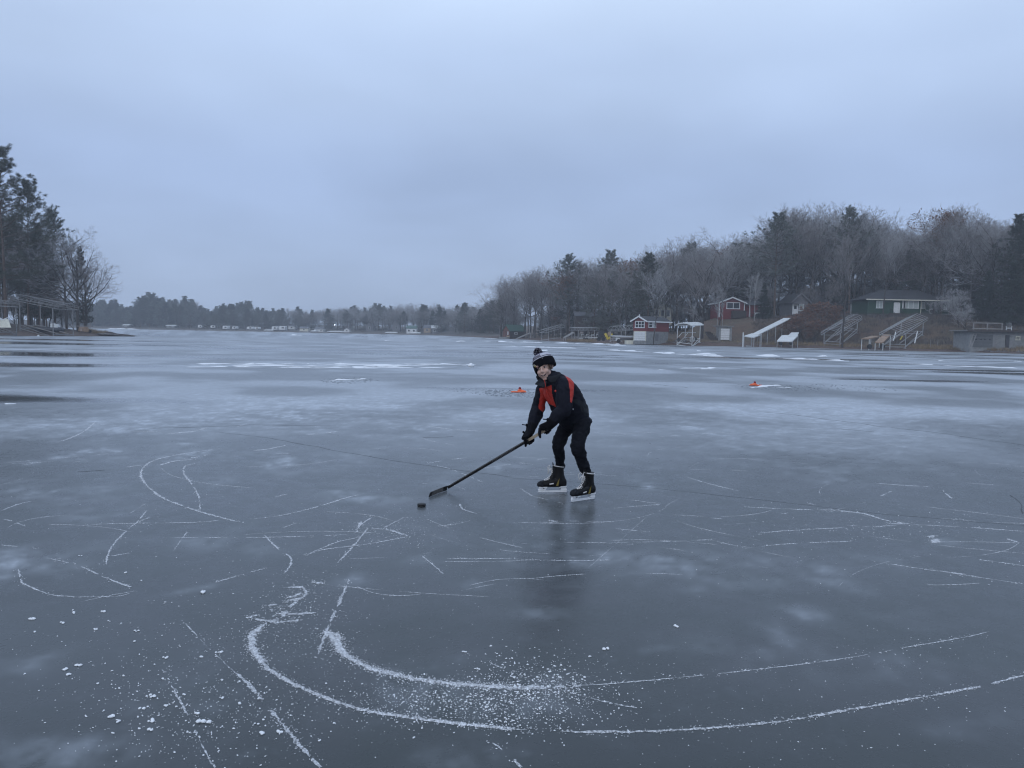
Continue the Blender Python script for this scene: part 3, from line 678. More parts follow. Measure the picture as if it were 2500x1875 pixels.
T('birch', 1690, 139, 735, 'short bent birch behind the white boat lift canopy', var=0)
T('spruce', 1866, 150, 690, 'dark spruce between the red cabin and the grey cottage', var=1, wide=1.2)
T('spruce', 2185, 168, 640, 'dark evergreen behind the ridge of the green house', var=1)
T('spruce', 2480, 126, 640, 'dark drooping spruce behind the white chair', var=1, wide=1.3)
T('spruce', 2412, 132, 662, 'dark drooping spruce behind the boathouse railing', var=1, wide=1.2)
for u, D, v, lb in [(2326, 134, 700, 'wide grey thicket shrub right of the green house'), (2345, 130, 700, 'tangled grey shrub left of the concrete boathouse'), (2290, 136, 720, 'grey shrub at the right corner of the green house'), (2360, 126, 735, 'low grey shrub behind the wooden ladder'),
                    (2040, 150, 675, 'feathery grey shrub tree left of the green house'), (1880, 152, 690, 'blue-grey bushy tree between cabin and cottage'), (1985, 152, 690, 'grey bushy tree behind the grey cottage')]:
    T('small', u, D, v, lb, wide=1.1)
for u, D, v, lb in [(1975, 140, 742, 'rust leaved oak shrub at the top of the dock ramp'), (2010, 138, 735, 'large rust leaved shrub on the slope beside the arched lift'), (1955, 136, 765, 'brown leaved shrub under the upper dock ramp'), (2040, 142, 745, 'brown leaved shrub left of the green house lawn'), (1990, 134, 780, 'low rust shrub above the L shaped dock'), (1935, 138, 770, 'rust leaved shrub right beside the dock ramp')]:
    T('rust_small', u, D, v, lb, wide=1.5)
# --- the wood behind the houses
k = 0
for u in np.arange(1222, 2660, 21.0):
    for row in range(2 + (k % 3 == 0)):
        D0 = np.interp(u, [1220, 1350, 1450, 1560, 1700, 2000, 2500], [228, 200, 180, 165, 172, 165, 142])
        D = D0 + row * 13 + RND.uniform(-5, 5); uu = u + RND.uniform(-9, 9)
        top = sky_v(uu) + RND.uniform(-30, 22) + row * 2
        kd = RND.choices(['bare', 'tall', 'pine', 'spruce', 'white_pine', 'rust'], [6, 4, .9, .5 if row > 1 else .15, .8, .4])[0]
        if kd in ('pine', 'white_pine', 'spruce'): top += 28 if kd != 'spruce' else 100
        zn = zone(uu); lb = {'bare': 'bare grey spreading tree', 'tall': 'slim bare tree', 'pine': 'open crowned pine', 'white_pine': 'full green pine', 'spruce': 'dark spruce', 'rust': 'brown leaved oak'}[kd] + (', front row ', ', second row ', ', deepest row ')[row] + zn
        T(kd, uu, D, top, lb, 'wood ' + zn, wide=1.3); k += 1
for i in range(170):   # undergrowth that closes the view between the trunks
    u = RND.uniform(1235, 2620); D = np.interp(u, [1220, 1350, 1450, 1560, 1700, 2000, 2500], [232, 205, 183, 168, 176, 170, 148]) + RND.uniform(0, 22)
    p = at(u, 800, D); tree('small', p.x, D, rz(p.x, D), RND.uniform(5, 9), 'leafless undergrowth shrub in the wood ' + zone(u), 'undergrowth ' + zone(u), wide=1.5)
for i in range(26):
    u = RND.uniform(1240, 2620); D = np.interp(u, [1220, 1350, 1450, 1560, 1700, 2000, 2500], [262, 235, 215, 200, 206, 200, 178]) + RND.uniform(0, 15)
    p = at(u, 800, D); tree('spruce', p.x, D, rz(p.x, D), RND.uniform(8, 12), 'young spruce deep in the wood ' + zone(u), 'young spruces ' + zone(u), wide=1.3)

# --- left point
def TL(kind, u, D, vtop, label, group=None, **k): return tree_px(kind, u, D, vtop, lz, label, group, **k)
TL('big_pine', 4, 113, 365, 'tallest pine at the left edge of the view', var=0, rz_=1.0, wide=1.3)
TL('big_pine', 62, 122, 446, 'broad dark pine right of the tallest pine', var=0, rz_=3.4, wide=1.1)
TL('big_pine', -45, 118, 400, 'tall pine partly beyond the left edge of the view', var=0, rz_=5.0, wide=1.2)
TL('pine', 130, 128, 520, 'slim frosted pine between the big pine and the bare oak', var=2, wide=.9)
TL('bare', 158, 120, 540, 'bare tree with several upright limbs behind the left boat lift', var=2)
TL('oak', 186, 119, 548, 'bare spreading tree reaching out over the lake at left', var=0, rz_=2.2, wide=.85)
TL('bare', 207, 123, 610, 'bare tree with drooping limbs nearest the sandy tip', var=0, rz_=2.0, wide=1.3)
TL('white_pine', 203, 126, 610, 'dark ragged pine beside the spreading bare tree', var=0, wide=.65)
TL('white_pine', 104, 130, 590, 'dark pine behind the left boat lift roof', var=0)
for i in range(30):
    u = RND.uniform(-160, 172); D = RND.uniform(124, 165); kd = RND.choice(['white_pine', 'pine', 'bare', 'tall', 'white_pine'])
    top = np.interp(u, [-100, 0, 80, 130, 190], [470, 480, 520, 590, 640]) + RND.uniform(0, 90)
    side = 'left of the boat lift roof' if u < 36 else ('over the boat lift roof' if u < 120 else 'right behind the bare spreading tree')
    TL(kd, u, D, top, {'white_pine': 'dark full pine', 'pine': 'tall open pine', 'bare': 'bare tree', 'tall': 'slim bare tree'}[kd] + (' near the grove edge ' if D < 140 else ' deep in the grove ') + side, 'grove trees ' + side)
for i in range(16):
    u = RND.uniform(-100, 205); D = RND.uniform(126, 145); p = at(u, 800, D); tree('small', p.x, D, lz(p.x, D), RND.uniform(4, 7), 'bare shrub in the undergrowth of the left point', 'undergrowth shrubs of the left point', wide=1.5)

# --- far shore: crowns one can tell apart across the lake
FSKY = [(150, 735), (200, 737), (235, 736), (255, 733), (290, 734), (310, 752), (330, 742), (350, 722), (362, 716), (390, 724), (410, 731), (435, 727), (450, 725), (480, 732), (500, 752), (520, 752), (540, 742), (553, 741), (570, 740), (590, 736), (610, 738), (622, 748), (640, 744), (665, 753), (685, 745), (700, 754), (730, 747), (762, 756), (795, 750), (822, 740), (842, 748), (860, 746), (882, 748), (903, 744), (928, 738), (950, 750), (972, 744), (996, 737), (1017, 741), (1048, 744), (1064, 737), (1086, 747), (1108, 751), (1134, 733), (1150, 748), (1173, 733), (1195, 742), (1215, 720), (1260, 715), (1400, 710)]
for r_ in range(3):
    for u in np.arange(140, 1250, 9.0 + r_):
        uu = u + RND.uniform(-4, 4); X_, Y_ = far_pt(uu, 22 + r_ * 16 + RND.uniform(-5, 5))
        top = float(np.interp(uu, [a for a, _ in FSKY], [b_ for _, b_ in FSKY])) + (RND.uniform(0, 12) if r_ else RND.uniform(2, 26)) - (2 if r_ == 1 else 0)
        evergreen = uu < 690
        kd = RND.choices(['white_pine', 'pine', 'bare', 'spruce', 'tall'], [7, 3, 1, .5, .6] if evergreen else [1.6, 1.4, 5, .2, 2.5])[0]
        if kd == 'spruce': top += 8
        p = at(uu, top, Y_); z = fz(X_, Y_)
        tree(kd, X_, Y_, z, max(5, p.z - z), {'white_pine': 'hazy full pine', 'pine': 'hazy open pine', 'bare': 'hazy bare tree', 'spruce': 'hazy spruce', 'tall': 'hazy slim bare tree'}[kd] + (', front row ', ', middle row ', ', back row ')[r_] + zone(uu, FZONES), 'far trees ' + zone(uu, FZONES), wide=1.6 if evergreen else 1.5)
for i in range(70):
    u = RND.uniform(160, 1250); X_, Y_ = far_pt(u, RND.uniform(26, 60)); tree('small', X_, Y_, fz(X_, Y_), RND.uniform(5, 9), 'hazy shrub on the far shore ' + zone(u, FZONES), 'far shrubs ' + zone(u, FZONES), wide=1.9)
# ------------------------------------------------------------------ buildings
def Rz(a): return Matrix.Rotation(a, 3, 'Z')
class House:
    """walls with gable ends; local x along the front, -y towards the lake, z up from the wall foot"""
    def __init__(s, name, loc, rz_, label, cat='house', group=None):
        s.root = empty(name, loc, rz_, label, cat, group)
    def boxp(s, name, m, c, d, parent=None, label=None):
        mb = MB(); mb.box(c, d); o = mb.build(name, m, parent or s.root)
        if label: o['label'] = label
        return o
    def walls(s, m, w, d, h, gable=0.0, axis='y', base=-1.5):
        """axis: direction of the ridge; gable is its rise"""
        mb = MB(); mb.box((0, 0, (h + base) / 2), (w, d, h - base))
        if gable:
            if axis == 'y': mb.prism([(-w / 2, -d / 2, h), (w / 2, -d / 2, h), (0, -d / 2, h + gable)], (0, d, 0))
            else: mb.prism([(-w / 2, -d / 2, h), (-w / 2, d / 2, h), (-w / 2, 0, h + gable)], (w, 0, 0))
        return mb.build('wall', m, s.root)
    def gable_roof(s, m, w, d, h, gable, axis='y', over=.35, th=.12, trim=None):
        mb = MB()
        a, b_ = (w / 2, d / 2) if axis == 'y' else (d / 2, w / 2)
        k = gable / a; e = a + over
        for sg in (-1, 1):
            prof = [(0, h + gable + .02), (sg * e, h - over * k + .02), (sg * e, h - over * k + .02 + th), (0, h + gable + th * 1.2)]
            if axis == 'y': mb.prism([(q[0], -b_ - over, q[1]) for q in prof], (0, 2 * (b_ + over), 0))
            else: mb.prism([(-b_ - over, q[0], q[1]) for q in prof], (2 * (b_ + over), 0, 0))
        o = mb.build('roof', m, s.root)
        if trim:   # white barge boards and eaves boards
            for sg in (-1, 1):
                t = MB()
                if axis == 'y':
                    t.bar((0, -b_ - over - .03, h + gable + .04), (sg * e, -b_ - over - .03, h - over * k + .04), .06, .24, up=(0, 0, 1))
                    t2 = MB(); t2.bar((sg * (e + .03), -b_ - over, h - over * k + .05), (sg * (e + .03), b_ + over, h - over * k + .05), .06, .2); t2.build('eave_board', trim, s.root)
                else:
                    t.bar((sg * (b_ + over + .03), 0, h + gable + .04), (sg * (b_ + over + .03), -e, h - over * k + .04), .06, .24)
                    if sg < 0:
                        t2 = MB(); t2.bar((-b_ - over, -e - .03, h - over * k + .05), (b_ + over, -e - .03, h - over * k + .05), .06, .2); t2.build('eave_board', trim, s.root)
                t.build('barge_board', trim, s.root)
        return o
    def window(s, x_, z_, w, h, y_, m_frame, m_pane, cols=1, rows_=1, face='front', fw=.1, name='window'):
        """frame proud of the wall with panes set back in it; (x_, z_) is its centre"""
        f = MB(); g = []
        f.box((0, 0, h / 2 - fw / 2), (w, .09, fw)); f.box((0, 0, -h / 2 + fw / 2), (w + .1, .13, fw))
        for sg in (-1, 1): f.box((sg * (w / 2 - fw / 2), 0, 0), (fw, .09, h - 2 * fw))
        cw = (w - 2 * fw) / cols; ch = (h - 2 * fw) / rows_
        for i in range(1, cols): f.box((-w / 2 + fw + i * cw, 0, 0), (fw * .8, .08, h - 2 * fw))
        for j in range(1, rows_):
            for i in range(cols): f.box((-w / 2 + fw + (i + .5) * cw, 0, -h / 2 + fw + j * ch), (cw - fw * .8, .06, fw * .5))
        R = {'front': Rz(0), 'left': Rz(-PI / 2), 'right': Rz(PI / 2), 'back': Rz(PI)}[face]
        off = {'front': Vector((x_, y_, z_)), 'left': Vector((y_, x_, z_)), 'right': Vector((y_, x_, z_)), 'back': Vector((x_, y_, z_))}[face]
        nrm = R @ Vector((0, -1, 0))
        def place(mb): mb.v = [tuple(R @ Vector(p) + off + nrm * .05) for p in mb.v]; return mb
        o = place(f).build(name, m_frame, s.root)
        for i in range(cols):
            p = MB(); p.box((-w / 2 + fw + (i + .5) * cw, .03, 0), (cw - .01, .02, h - 2 * fw)); place(p).build('pane', m_pane, o)
        return o
    def door(s, x_, z0, w, h, y_, m_door, m_frame=None, face='front', window=None):
        R = {'front': Rz(0), 'left': Rz(-PI / 2), 'right': Rz(PI / 2)}[face]
        off = Vector((x_, y_, z0)) if face == 'front' else Vector((y_, x_, z0)); nrm = R @ Vector((0, -1, 0))
        def place(mb, k=.03): mb.v = [tuple(R @ Vector(p) + off + nrm * k) for p in mb.v]; return mb
        d = MB(); d.box((0, 0, h / 2), (w, .08, h)); o = place(d).build('door', m_door, s.root)
        if m_frame:
            f = MB()
            for sg in (-1, 1): f.box((sg * (w / 2 + .06), 0, h / 2), (.12, .1, h + .12))
            f.box((0, 0, h + .06), (w - .001, .1, .12)); place(f).build('door_frame', m_frame, s.root)
        if window:
            g = MB(); g.box((0, -.045, h * .72), (w * .6, .02, h * .35)); place(g).build('pane', M['glass'], o)
        k = MB(); k.ball((w * .38, -.08, h * .47), .04, 6, 4); place(k).build('handle', M['dark_metal'], o)
        return o
    def garage_door(s, x_, z0, w, h, y_, m_door, n=4, face='front', m_frame=None, win=0):
        R = {'front': Rz(0), 'left': Rz(-PI / 2), 'right': Rz(PI / 2)}[face]
        off = Vector((x_, y_, z0)) if face == 'front' else Vector((y_, x_, z0)); nrm = R @ Vector((0, -1, 0))
        def place(mb, k=.02): mb.v = [tuple(R @ Vector(p) + off + nrm * k) for p in mb.v]; return mb
        root = None; ph = h / n
        for i in range(n):
            p = MB(); p.box((0, 0, (i + .5) * ph), (w, .06, ph - .03))
            for q in range(3): p.box((-w / 2 + (q + .5) * w / 3, -.035, (i + .5) * ph), (w / 3 - .12, .02, ph - .16))
            o = place(p).build('garage_door' if root is None else 'door_panel', m_door, root or s.root)
            root = root or o
        if win:
            for q in range(win):
                g = MB(); cx = -w / 2 + (q + .5) * w / win; r = w / win * .3; zc = (n - 1.55) * ph; sg = 1 if q < win / 2 else -1
                g.prism([(cx - r, -.06, zc - r * .4), (cx + r, -.06, zc - r * .4), (cx + sg * r * .9, -.06, zc + r * .55)], (0, .03, 0)); place(g).build('pane', M['glass'], root)
        if m_frame:
            f = MB()
            for sg in (-1, 1): f.box((sg * (w / 2 + .07), 0, h / 2), (.13, .1, h + .13))
            f.box((0, 0, h + .07), (w - .002, .1, .13)); place(f).build('door_frame', m_frame, s.root)
        return root
def loc_px(u, v, D): return at(u, v, D)

# green ranch house on the bank
D = 150.0; p = loc_px(2197, 771, D)
hs = House('ranch_house', p, 0.0, 'low dark green house with long hipped roof on top of the right bank')
mp = D / F_PX
W = 185 * mp; Hh = 2.85
mb = MB(); mb.box((-W * .16, 1.2, Hh / 2 - .3), (W * .68, 7, Hh + .6)); mb.box((W * .34, 2.4, Hh / 2 - .3), (W * .322, 5.4, Hh + .6)); mb.build('wall', M['green_siding'], hs.root)
for k in range(9):   # lapped siding courses
    c = MB(); z_ = .25 + k * .29; c.box((-W * .16, -2.31, z_), (W * .68, .03, .05)); c.build('siding_course', M['green_siding'], hs.root)
mb = MB(); mb.box((-W * .16, -2.32, -.05), (W * .68, .03, .35)); mb.build('foundation', M['concrete'], hs.root)
e = .6; x0, x1, y0, y1, zr = -W * .5 - e, W * .5 + e, -2.3 - e, 4.7 + e, Hh
mb = MB(); rd = 2.05
Vr = [(x0, y0, zr), (x1, y0, zr), (x1, y1, zr), (x0, y1, zr), (x0 + 4.6, (y0 + y1) / 2, zr + rd), (x1 - 4.6, (y0 + y1) / 2, zr + rd)]
Vr2 = [(a, b_, c + .16) for a, b_, c in Vr]
mb.add(Vr2, [(0, 1, 5, 4), (1, 2, 5), (2, 3, 4, 5), (3, 0, 4)]); mb.add(Vr[:4], [(0, 3, 2, 1)])
mb.build('roof', M['roof'], hs.root)
mb = MB(); mb.box(((x0 + x1) / 2, y0 - .03, zr + .07), (x1 - x0, .07, .2)); mb.build('gutter', M['cream'], hs.root)
mb = MB(); mb.box((-1.2, (y0 + y1) / 2 - .9, zr + rd * .8), (1.4, .3, .3)); mb.build('roof_vent', M['roof'], hs.root)
def HX(u): return (u - 2197) * mp
hs.window(HX(2132.5), (771 - 746) * mp, 1.25, 1.45, -2.3, M['white'], M['curtain'], 2)
hs.window(HX(2207), (771 - 745) * mp, 3.0, 1.45, -2.3, M['white'], M['curtain'], 3)
hs.window(HX(2191), (771 - 745) * mp, .7, 1.5, -2.3, M['white'], M['curtain'], 1)
hs.window(HX(2247), (771 - 745) * mp, 1.1, 1.4, -.3, M['white'], M['curtain'], 2)
hs.door(HX(2174), .35, .95, 2.0, -2.3, M['white'], M['white'])
mb = MB()
for k in range(4): mb.box((HX(2168) - .2 * k, -2.9 - .3 * k, .28 - .25 * k), (2.4, .32, .25))
mb.build('step', M['dark_wood'], hs.root)
mb = MB()
for q in (-.9, .9):
    mb.bar((HX(2170) + q, -2.5, 1.25), (HX(2170) + q, -4, .4), .07); mb.bar((HX(2170) + q, -2.5, 0), (HX(2170) + q, -2.5, 1.25), .07); mb.bar((HX(2170) + q, -4, -.8), (HX(2170) + q, -4, .4), .07)
mb.build('railing', M['black'], hs.root)
mb = MB(); mb.tube([(HX(2227), -2.75, zr + .05), (HX(2231.5), -2.42, zr - .2), (HX(2231), -2.42, .4), (HX(2229), -2.6, .2), (HX(2222), -3.4, -.3)], .07, 6); mb.build('downspout', M['cream'], hs.root)
mb = MB(); mb.box((HX(2269), -.75, .95), (1.0, .42, 1.0)); ac = mb.build('heat_pump', M['alu_white'], hs.root)
mb = MB(); mb.tube([(HX(2267), -.97, .95), (HX(2267), -.985, .95)], .36, 14); mb.build('fan_grille', M['dark_metal'], ac)
mb = MB(); mb.tube([(HX(2256), -.36, Hh), (HX(2256), -.36, 1.2), (HX(2262), -.4, 1.15)], .05, 6); mb.build('pipe', M['white'], hs.root)
# small wing at its right end
p2 = loc_px(2297, 772, 152); h2 = House('shed', p2, .2, 'small dark green shed right of the green house'); h2.walls(M['green_siding'], 2.4, 2.5, 2.3); h2.gable_roof(M['roof'], 2.4, 2.5, 2.3, .6); h2.window(-.2, 1.5, .7, .7, -1.25, M['white'], M['curtain'])

# red cabin
D = 158.0; mp = D / F_PX; p = loc_px(1774, 776, D)
hc = House('cabin', p, 0.0, 'dark red cabin with white gable trim above the white boathouse door')
Wc = 59 * mp; hh = 35 * mp
hc.walls(M['red_paint'], Wc, 7, hh, 1.0, 'y'); hc.gable_roof(M['roof'], Wc, 7, hh, 1.0, 'y', .45, .12, M['white'])
hc.window((1777 - 1774) * mp, (776 - 748) * mp, 32 * mp, 16 * mp, -3.5, M['white'], M['glass'], 2, 1, fw=.14)
for q in (-1, 1):
    t = MB(); t.box((q * (Wc / 2), -3.52, hh / 2), (.18, .1, hh)); t.build('corner_board', M['white'], hc.root)
mb = MB(); mb.box((1.2, -4.3, .62), (31 * mp, 1.4, 1.5)); mb.build('deck', M['dark_wood'], hc.root)
ww = 46 * mp
mb = MB(); mb.box((Wc / 2 + ww / 2, 1.0, hh * .45 - .4), (ww, 5, hh * .9 + .8)); mb.build('wing', M['red_paint'], hc.root)
mb = MB(); mb.prism([(Wc / 2 + .35, -2.0, hh * .9), (Wc / 2 + .35, 1.2, hh * .9 + 1.0), (Wc / 2 + .35, 4, hh * .9), (Wc / 2 + .35, 1.2, hh * .9 - .02)], (ww + .3, 0, 0)); mb.build('roof', M['roof'], hc.root)
for uu in (1823, 1846):
    t = MB(); t.box(((uu - 1774) * mp, -1.55, hh * .45), (.14, .06, hh * .9)); t.build('corner_board', M['white'], hc.root)
mb = MB(); mb.box(((1841 - 1774) * mp, -1.85, .65), (.95, .4, .95)); ac = mb.build('heat_pump', M['alu_white'], hc.root)
mb = MB(); mb.tube([((1840.5 - 1774) * mp, -2.05, .65), ((1840.5 - 1774) * mp, -2.07, .65)], .33, 14); mb.build('fan_grille', M['dark_metal'], ac)

# red boathouse on the beach: gable to the left, long side to the right
D = 133.0; mp = D / F_PX; a_ = math.radians(50)
L_, w_ = 6.0, 3.05
cen = at(1578, 832, D) + Rz(-a_) @ Vector((-w_ / 2, L_ / 2, 0))
bh = House('boathouse', (cen.x, cen.y, cen.z), -a_, 'dark red boathouse raised over white garage doors by the shore', 'boathouse')
z1, z2 = 23 * mp, 48.5 * mp
mb = MB(); mb.box((0, 0, z1 / 2 - .3), (w_ - .1, L_ - .1, z1 + .6)); mb.build('lower_wall', M['block'], bh.root)
mb = MB(); mb.box((0, 0, (z1 + z2) / 2), (w_, L_, z2 - z1)); mb.prism([(-w_ / 2, -L_ / 2, z2), (w_ / 2, -L_ / 2, z2), (0, -L_ / 2, z2 + .72)], (0, L_, 0)); mb.build('wall', M['red_paint'], bh.root)
bh.gable_roof(M['roof'], w_, L_, z2, .72, 'y', .4, .1, M['white'])
bh.window(0, (832 - 792.5) * mp, 2.15, 1.22, -L_ / 2, M['white'], M['glass'], 3, 2, fw=.13)
bh.garage_door(0, 0, 2.5, 1.52, -L_ / 2 + .05, M['white'], 4, 'front', M['cream'])
bh.window(-L_ / 2 + .95, (832 - 792) * mp, 1.1, 1.15, w_ / 2, M['white'], M['glass'], 1, 2, 'right', fw=.13)
bh.window(-L_ / 2 + 2.0, (832 - 792) * mp, .75, 1.15, w_ / 2, M['white'], M['curtain'], 1, 1, 'right', fw=.13)
bh.door(-L_ / 2 + 2.8, 0, .8, 1.3, w_ / 2 - .05, M['grey_siding'], None, 'right')
mb = MB(); mb.tube([(0, -L_ / 2 - .2, z2 + .75), (0, -L_ / 2 - .2, z2 + 1.1)], .1, 8); mb.build('vent_pipe', M['white'], bh.root)

# green roofed boathouse at the tip
D = 208.0; mp = D / F_PX; a_ = math.radians(50); L_, w_ = 5.4, 2.9
cen = at(1244, 825.5, D) + Rz(-a_) @ Vector((-w_ / 2, L_ / 2, 0))
gb = House('boathouse', (cen.x, cen.y, cen.z), -a_, 'small boathouse with bright green metal roof at the tip of the shore', 'boathouse')
zw = 19 * mp
gb.walls(M['brown_siding'], w_, L_, zw, 1.45, 'y'); gb.gable_roof(M['green_roof'], w_, L_, zw, 1.45, 'y', .3, .1)
mb = MB(); mb.box((0, -L_ / 2 - .03, zw / 2 - .05), (w_, .05, zw)); mb.prism([(-w_ / 2, -L_ / 2 - .055, zw - .05), (w_ / 2, -L_ / 2 - .055, zw - .05), (0, -L_ / 2 - .055, zw + 1.38)], (0, .05, 0)); mb.build('gable_boards', M['red_brown'], gb.root)
gb.door(-.55, .1, 1.0, 1.8, -L_ / 2 - .05, M['red_brown'], M['dark_wood'])
gb.window(.85, 1.35, .4, .85, -L_ / 2 - .05, M['white'], M['curtain'])
gb.window(-.5, (825.5 - 813.5) * mp, 1.0, .62, w_ / 2, M['white'], M['glass'], 2, 1, 'right')
mb = MB(); mb.box((-.3, -L_ / 2 - .5, .05), (w_ + .6, .9, .5)); mb.build('step', M['concrete'], gb.root)
mb = MB(); mb.box((.9, -L_ / 2 - .09, .35), (1.2, .04, .6)); mb.build('skirting', M['tan'], gb.root)

# white garage door set into the bank
D = 138.0; mp = D / F_PX; p = at(1770, 830, D)
wg = House('bank_garage', p, 0.06, 'bright white garage door in a small block front dug into the bank', 'garage')
mb = MB()
for q in (-1, 1): mb.box((q * 17 * mp * .72 + q * .1, .6, 1.02), (.38, 1.2, 2.5))
mb.box((0, .6, 2.24), (1.92, 1.2, .3)); mb.build('block_wall', M['block'], wg.root)
mb = MB(); mb.box((0, 1.2, 2.47), (2.9, 3.0, .16)); mb.build('roof_slab', M['concrete'], wg.root)
wg.garage_door(0, 0, 1.88, 2.05, .12, M['white'], 5)
mb = MB()
for k in range(5): mb.box((-2.0 - .12 * k, .2 + .45 * k, .1 + .3 * k), (1.4 - .1 * k, .5, .3))
mb.build('timber_step', M['dark_wood'], wg.root)

# grey concrete boathouse at the right
D = 113.5; mp = D / F_PX; p = at(2440, 848.5, D)
gr = House('concrete_boathouse', p, -.08, 'grey block boathouse with grey garage door under a railed deck', 'boathouse')
mb = MB(); Wg = 150 * mp; x0 = (2370 - 2440) * mp
mb.box((x0 + Wg / 2, 2.5, .35), (Wg, 5, 4.0)); mb.build('wall', M['block'], gr.root)
for r_ in range(7):   # courses of blocks on the right part of the front
    for c_ in range(9):
        b_ = MB(); xx = (2428 - 2440) * mp + .3 + c_ * .62 + (.3 if r_ % 2 else 0)
        if abs(xx - (2457 - 2440) * mp) < .6 and r_ < 6 or abs(xx - (2481 - 2440) * mp) < .7 and 3 < r_ < 6 or xx > x0 + Wg - .3: continue
        b_.box((xx, -.02, .16 + r_ * .31), (.58, .05 + .02 * RND.random(), .27)); b_.build('block', M['block'], gr.root)
gr.garage_door((2400 - 2440) * mp, 0, 46 * mp, 31 * mp, -.02, M['garage_grey'], 4, win=4)
mb = MB(); mb.box(((2400 - 2440) * mp, -.04, 33.5 * mp), (52 * mp, .1, .26)); mb.build('lintel', M['concrete'], gr.root)
gr.door((2457 - 2440) * mp, 0, .55, 1.85, -.02, M['dark_metal'])
gr.window((2481 - 2440) * mp, (848.5 - 825) * mp, .62, .6, -.02, M['cream'], M['glass'], 2)
mb = MB(); mb.box((x0 + Wg / 2 - .3, 2.2, 2.43), (Wg + .8, 5.8, .16)); mb.build('deck_slab', M['grey_wood'], gr.root)
mb = MB(); mb.box((x0 + Wg / 2 - .3, -.75, 2.4), (Wg + .9, .06, .3)); mb.build('fascia', M['dark_wood'], gr.root)
for uu in (2372, 2404, 2438):
    t = MB(); t.box(((uu - 2440) * mp, -.6, 3.05), (.13, .13, 1.1)); t.build('rail_post', M['grey_wood'], gr.root)
for zz_ in (3.55, 2.72):
    t = MB(); t.box(((2404 - 2440) * mp, -.68, zz_), (70 * mp, .05, .14)); t.build('rail', M['grey_wood'], gr.root)
deck_top = gr.root.matrix_basis @ Vector((0, 0, 2.51))
# white adirondack chair on the deck
ch = empty('deck_chair', at(2463, 807.2, D + .3), 2.55, 'white slatted deck chair on the railed deck', 'chair')
for k in range(5):
    t = MB(); xx = -.26 + k * .13; t.bar((xx, .3, .38), (xx, .72, 1.15 - .05 * abs(k - 2)), .115, .03, up=(1, 0, 0)); t.build('back_slat', M['alu_white'], ch)
for k in range(4):
    t = MB(); t.bar((-.3, -.32 + k * .16, .42 - .035 * k), (.3, -.32 + k * .16, .42 - .035 * k), .14, .03); t.build('seat_slat', M['alu_white'], ch)
for q in (-1, 1):
    t = MB(); t.box((q * .36, -.02, .62), (.13, .75, .03)); t.build('armrest', M['alu_white'], ch)
    t = MB(); t.box((q * .34, -.32, .3), (.05, .1, .6)); t.bar((q * .31, -.35, .38), (q * .31, .55, .06), .04, .12); t.box((q * .34, .35, .3), (.05, .08, .6)); t.build('leg', M['alu_white'], ch)
# wooden ladder leaning at its left corner
la = empty('ladder', (0, 0, 0), 0, 'wooden ladder leaning on the corner of the concrete boathouse', 'ladder')
A0, A1 = at(2364, 849, 112.4), at(2377, 815, 113.2); wv = Vector((.38, -.1, 0))
for q in (0, 1):
    t = MB(); t.bar(A0 + wv * q, A1 + wv * q, .07, .05); t.build('rail', M['grey_wood'], la)
for k in range(7):
    t = MB(); c0 = A0.lerp(A1, (k + .7) / 7.5); t.bar(c0, c0 + wv, .05, .04); t.build('rung', M['grey_wood'], la)

# grey cottage in the brush
D = 163.0; mp = D / F_PX; p = at(1937, 769, D)
ct = House('cottage', p, 0.1, 'small grey gabled cottage with white door behind the rust coloured shrubs')
ct.walls(M['grey_siding'], 40 * mp, 6, 32 * mp, 1.5, 'y'); ct.gable_roof(M['roof'], 40 * mp, 6, 32 * mp, 1.5, 'y', .4, .1, M['grey_siding'])
ct.door(-13 * mp, .05, .95, 2.0, -3, M['white'], M['white'], window=True); ct.window(2 * mp, 17 * mp, 1.1, 1.5, -3, M['white'], M['curtain'], 1, 2)
mb = MB(); mb.box((-13 * mp, -3.4, 2.35), (1.5, .8, .3)); mb.build('awning', M['grey_siding'], ct.root)
p = at(2000, 771, 168); c2 = House('cottage', p, 0, 'low brown cottage half hidden behind rust coloured shrubs', 'house'); c2.walls(M['brown_siding'], 13, 5, 2.6, 1.3, 'x'); c2.gable_roof(M['roof'], 13, 5, 2.6, 1.3, 'x')
c2.window(1.5, 1.5, .9, 1.1, -2.5, M['cream'], M['glass'], 1); c2.window(4.9, 1.5, .9, 1.1, -2.5, M['cream'], M['glass'], 1)
for uu, w_ in ((2082, .55), (2094, .3)):
    pass
p = at(2086, 772, 158); c3 = House('garden_shed', p, 0, 'white shed door glimpsed between trunks left of the green house', 'shed'); c3.walls(M['white'], 1.9, 2, 2.7); c3.gable_roof(M['roof'], 1.9, 2, 2.7, .6); c3.door(-.1, 0, .8, 2, -1, M['white'], M['grey_siding'])
# dim deck cottage on the left part of the right shore
D = 212.0; mp = D / F_PX; p = at(1380, 800, D)
dk = House('lake_cottage', p, .05, 'dim dark brown cottage with a dull red deck among the trees')
dk.walls(M['brown_siding'], 7.2, 6, 3.6, 1.2, 'x'); dk.gable_roof(M['roof'], 7.2, 6, 3.6, 1.2, 'x')
mb = MB(); mb.box((-1.4, -4.2, 1.95), (6.4, 2.6, .2)); mb.box((-1.4, -5.5, 2.35), (6.4, .1, 1.0)); mb.build('deck', M['red_brown'], dk.root)
for q in (-4.2, -1.8, .2, 1.6):
    t = MB(); t.box((q, -5.3, .6), (.16, .16, 2.6)); t.build('deck_post', M['grey_wood'], dk.root)
dk.window(1.0, 2.9, .9, .8, -3, M['white'], M['curtain'], 2); dk.window(2.6, 2.9, .5, .8, -3, M['white'], M['glass'], 1); dk.door(.6, 0, 1.6, 1.7, -3, M['dark_wood'], M['grey_wood'])
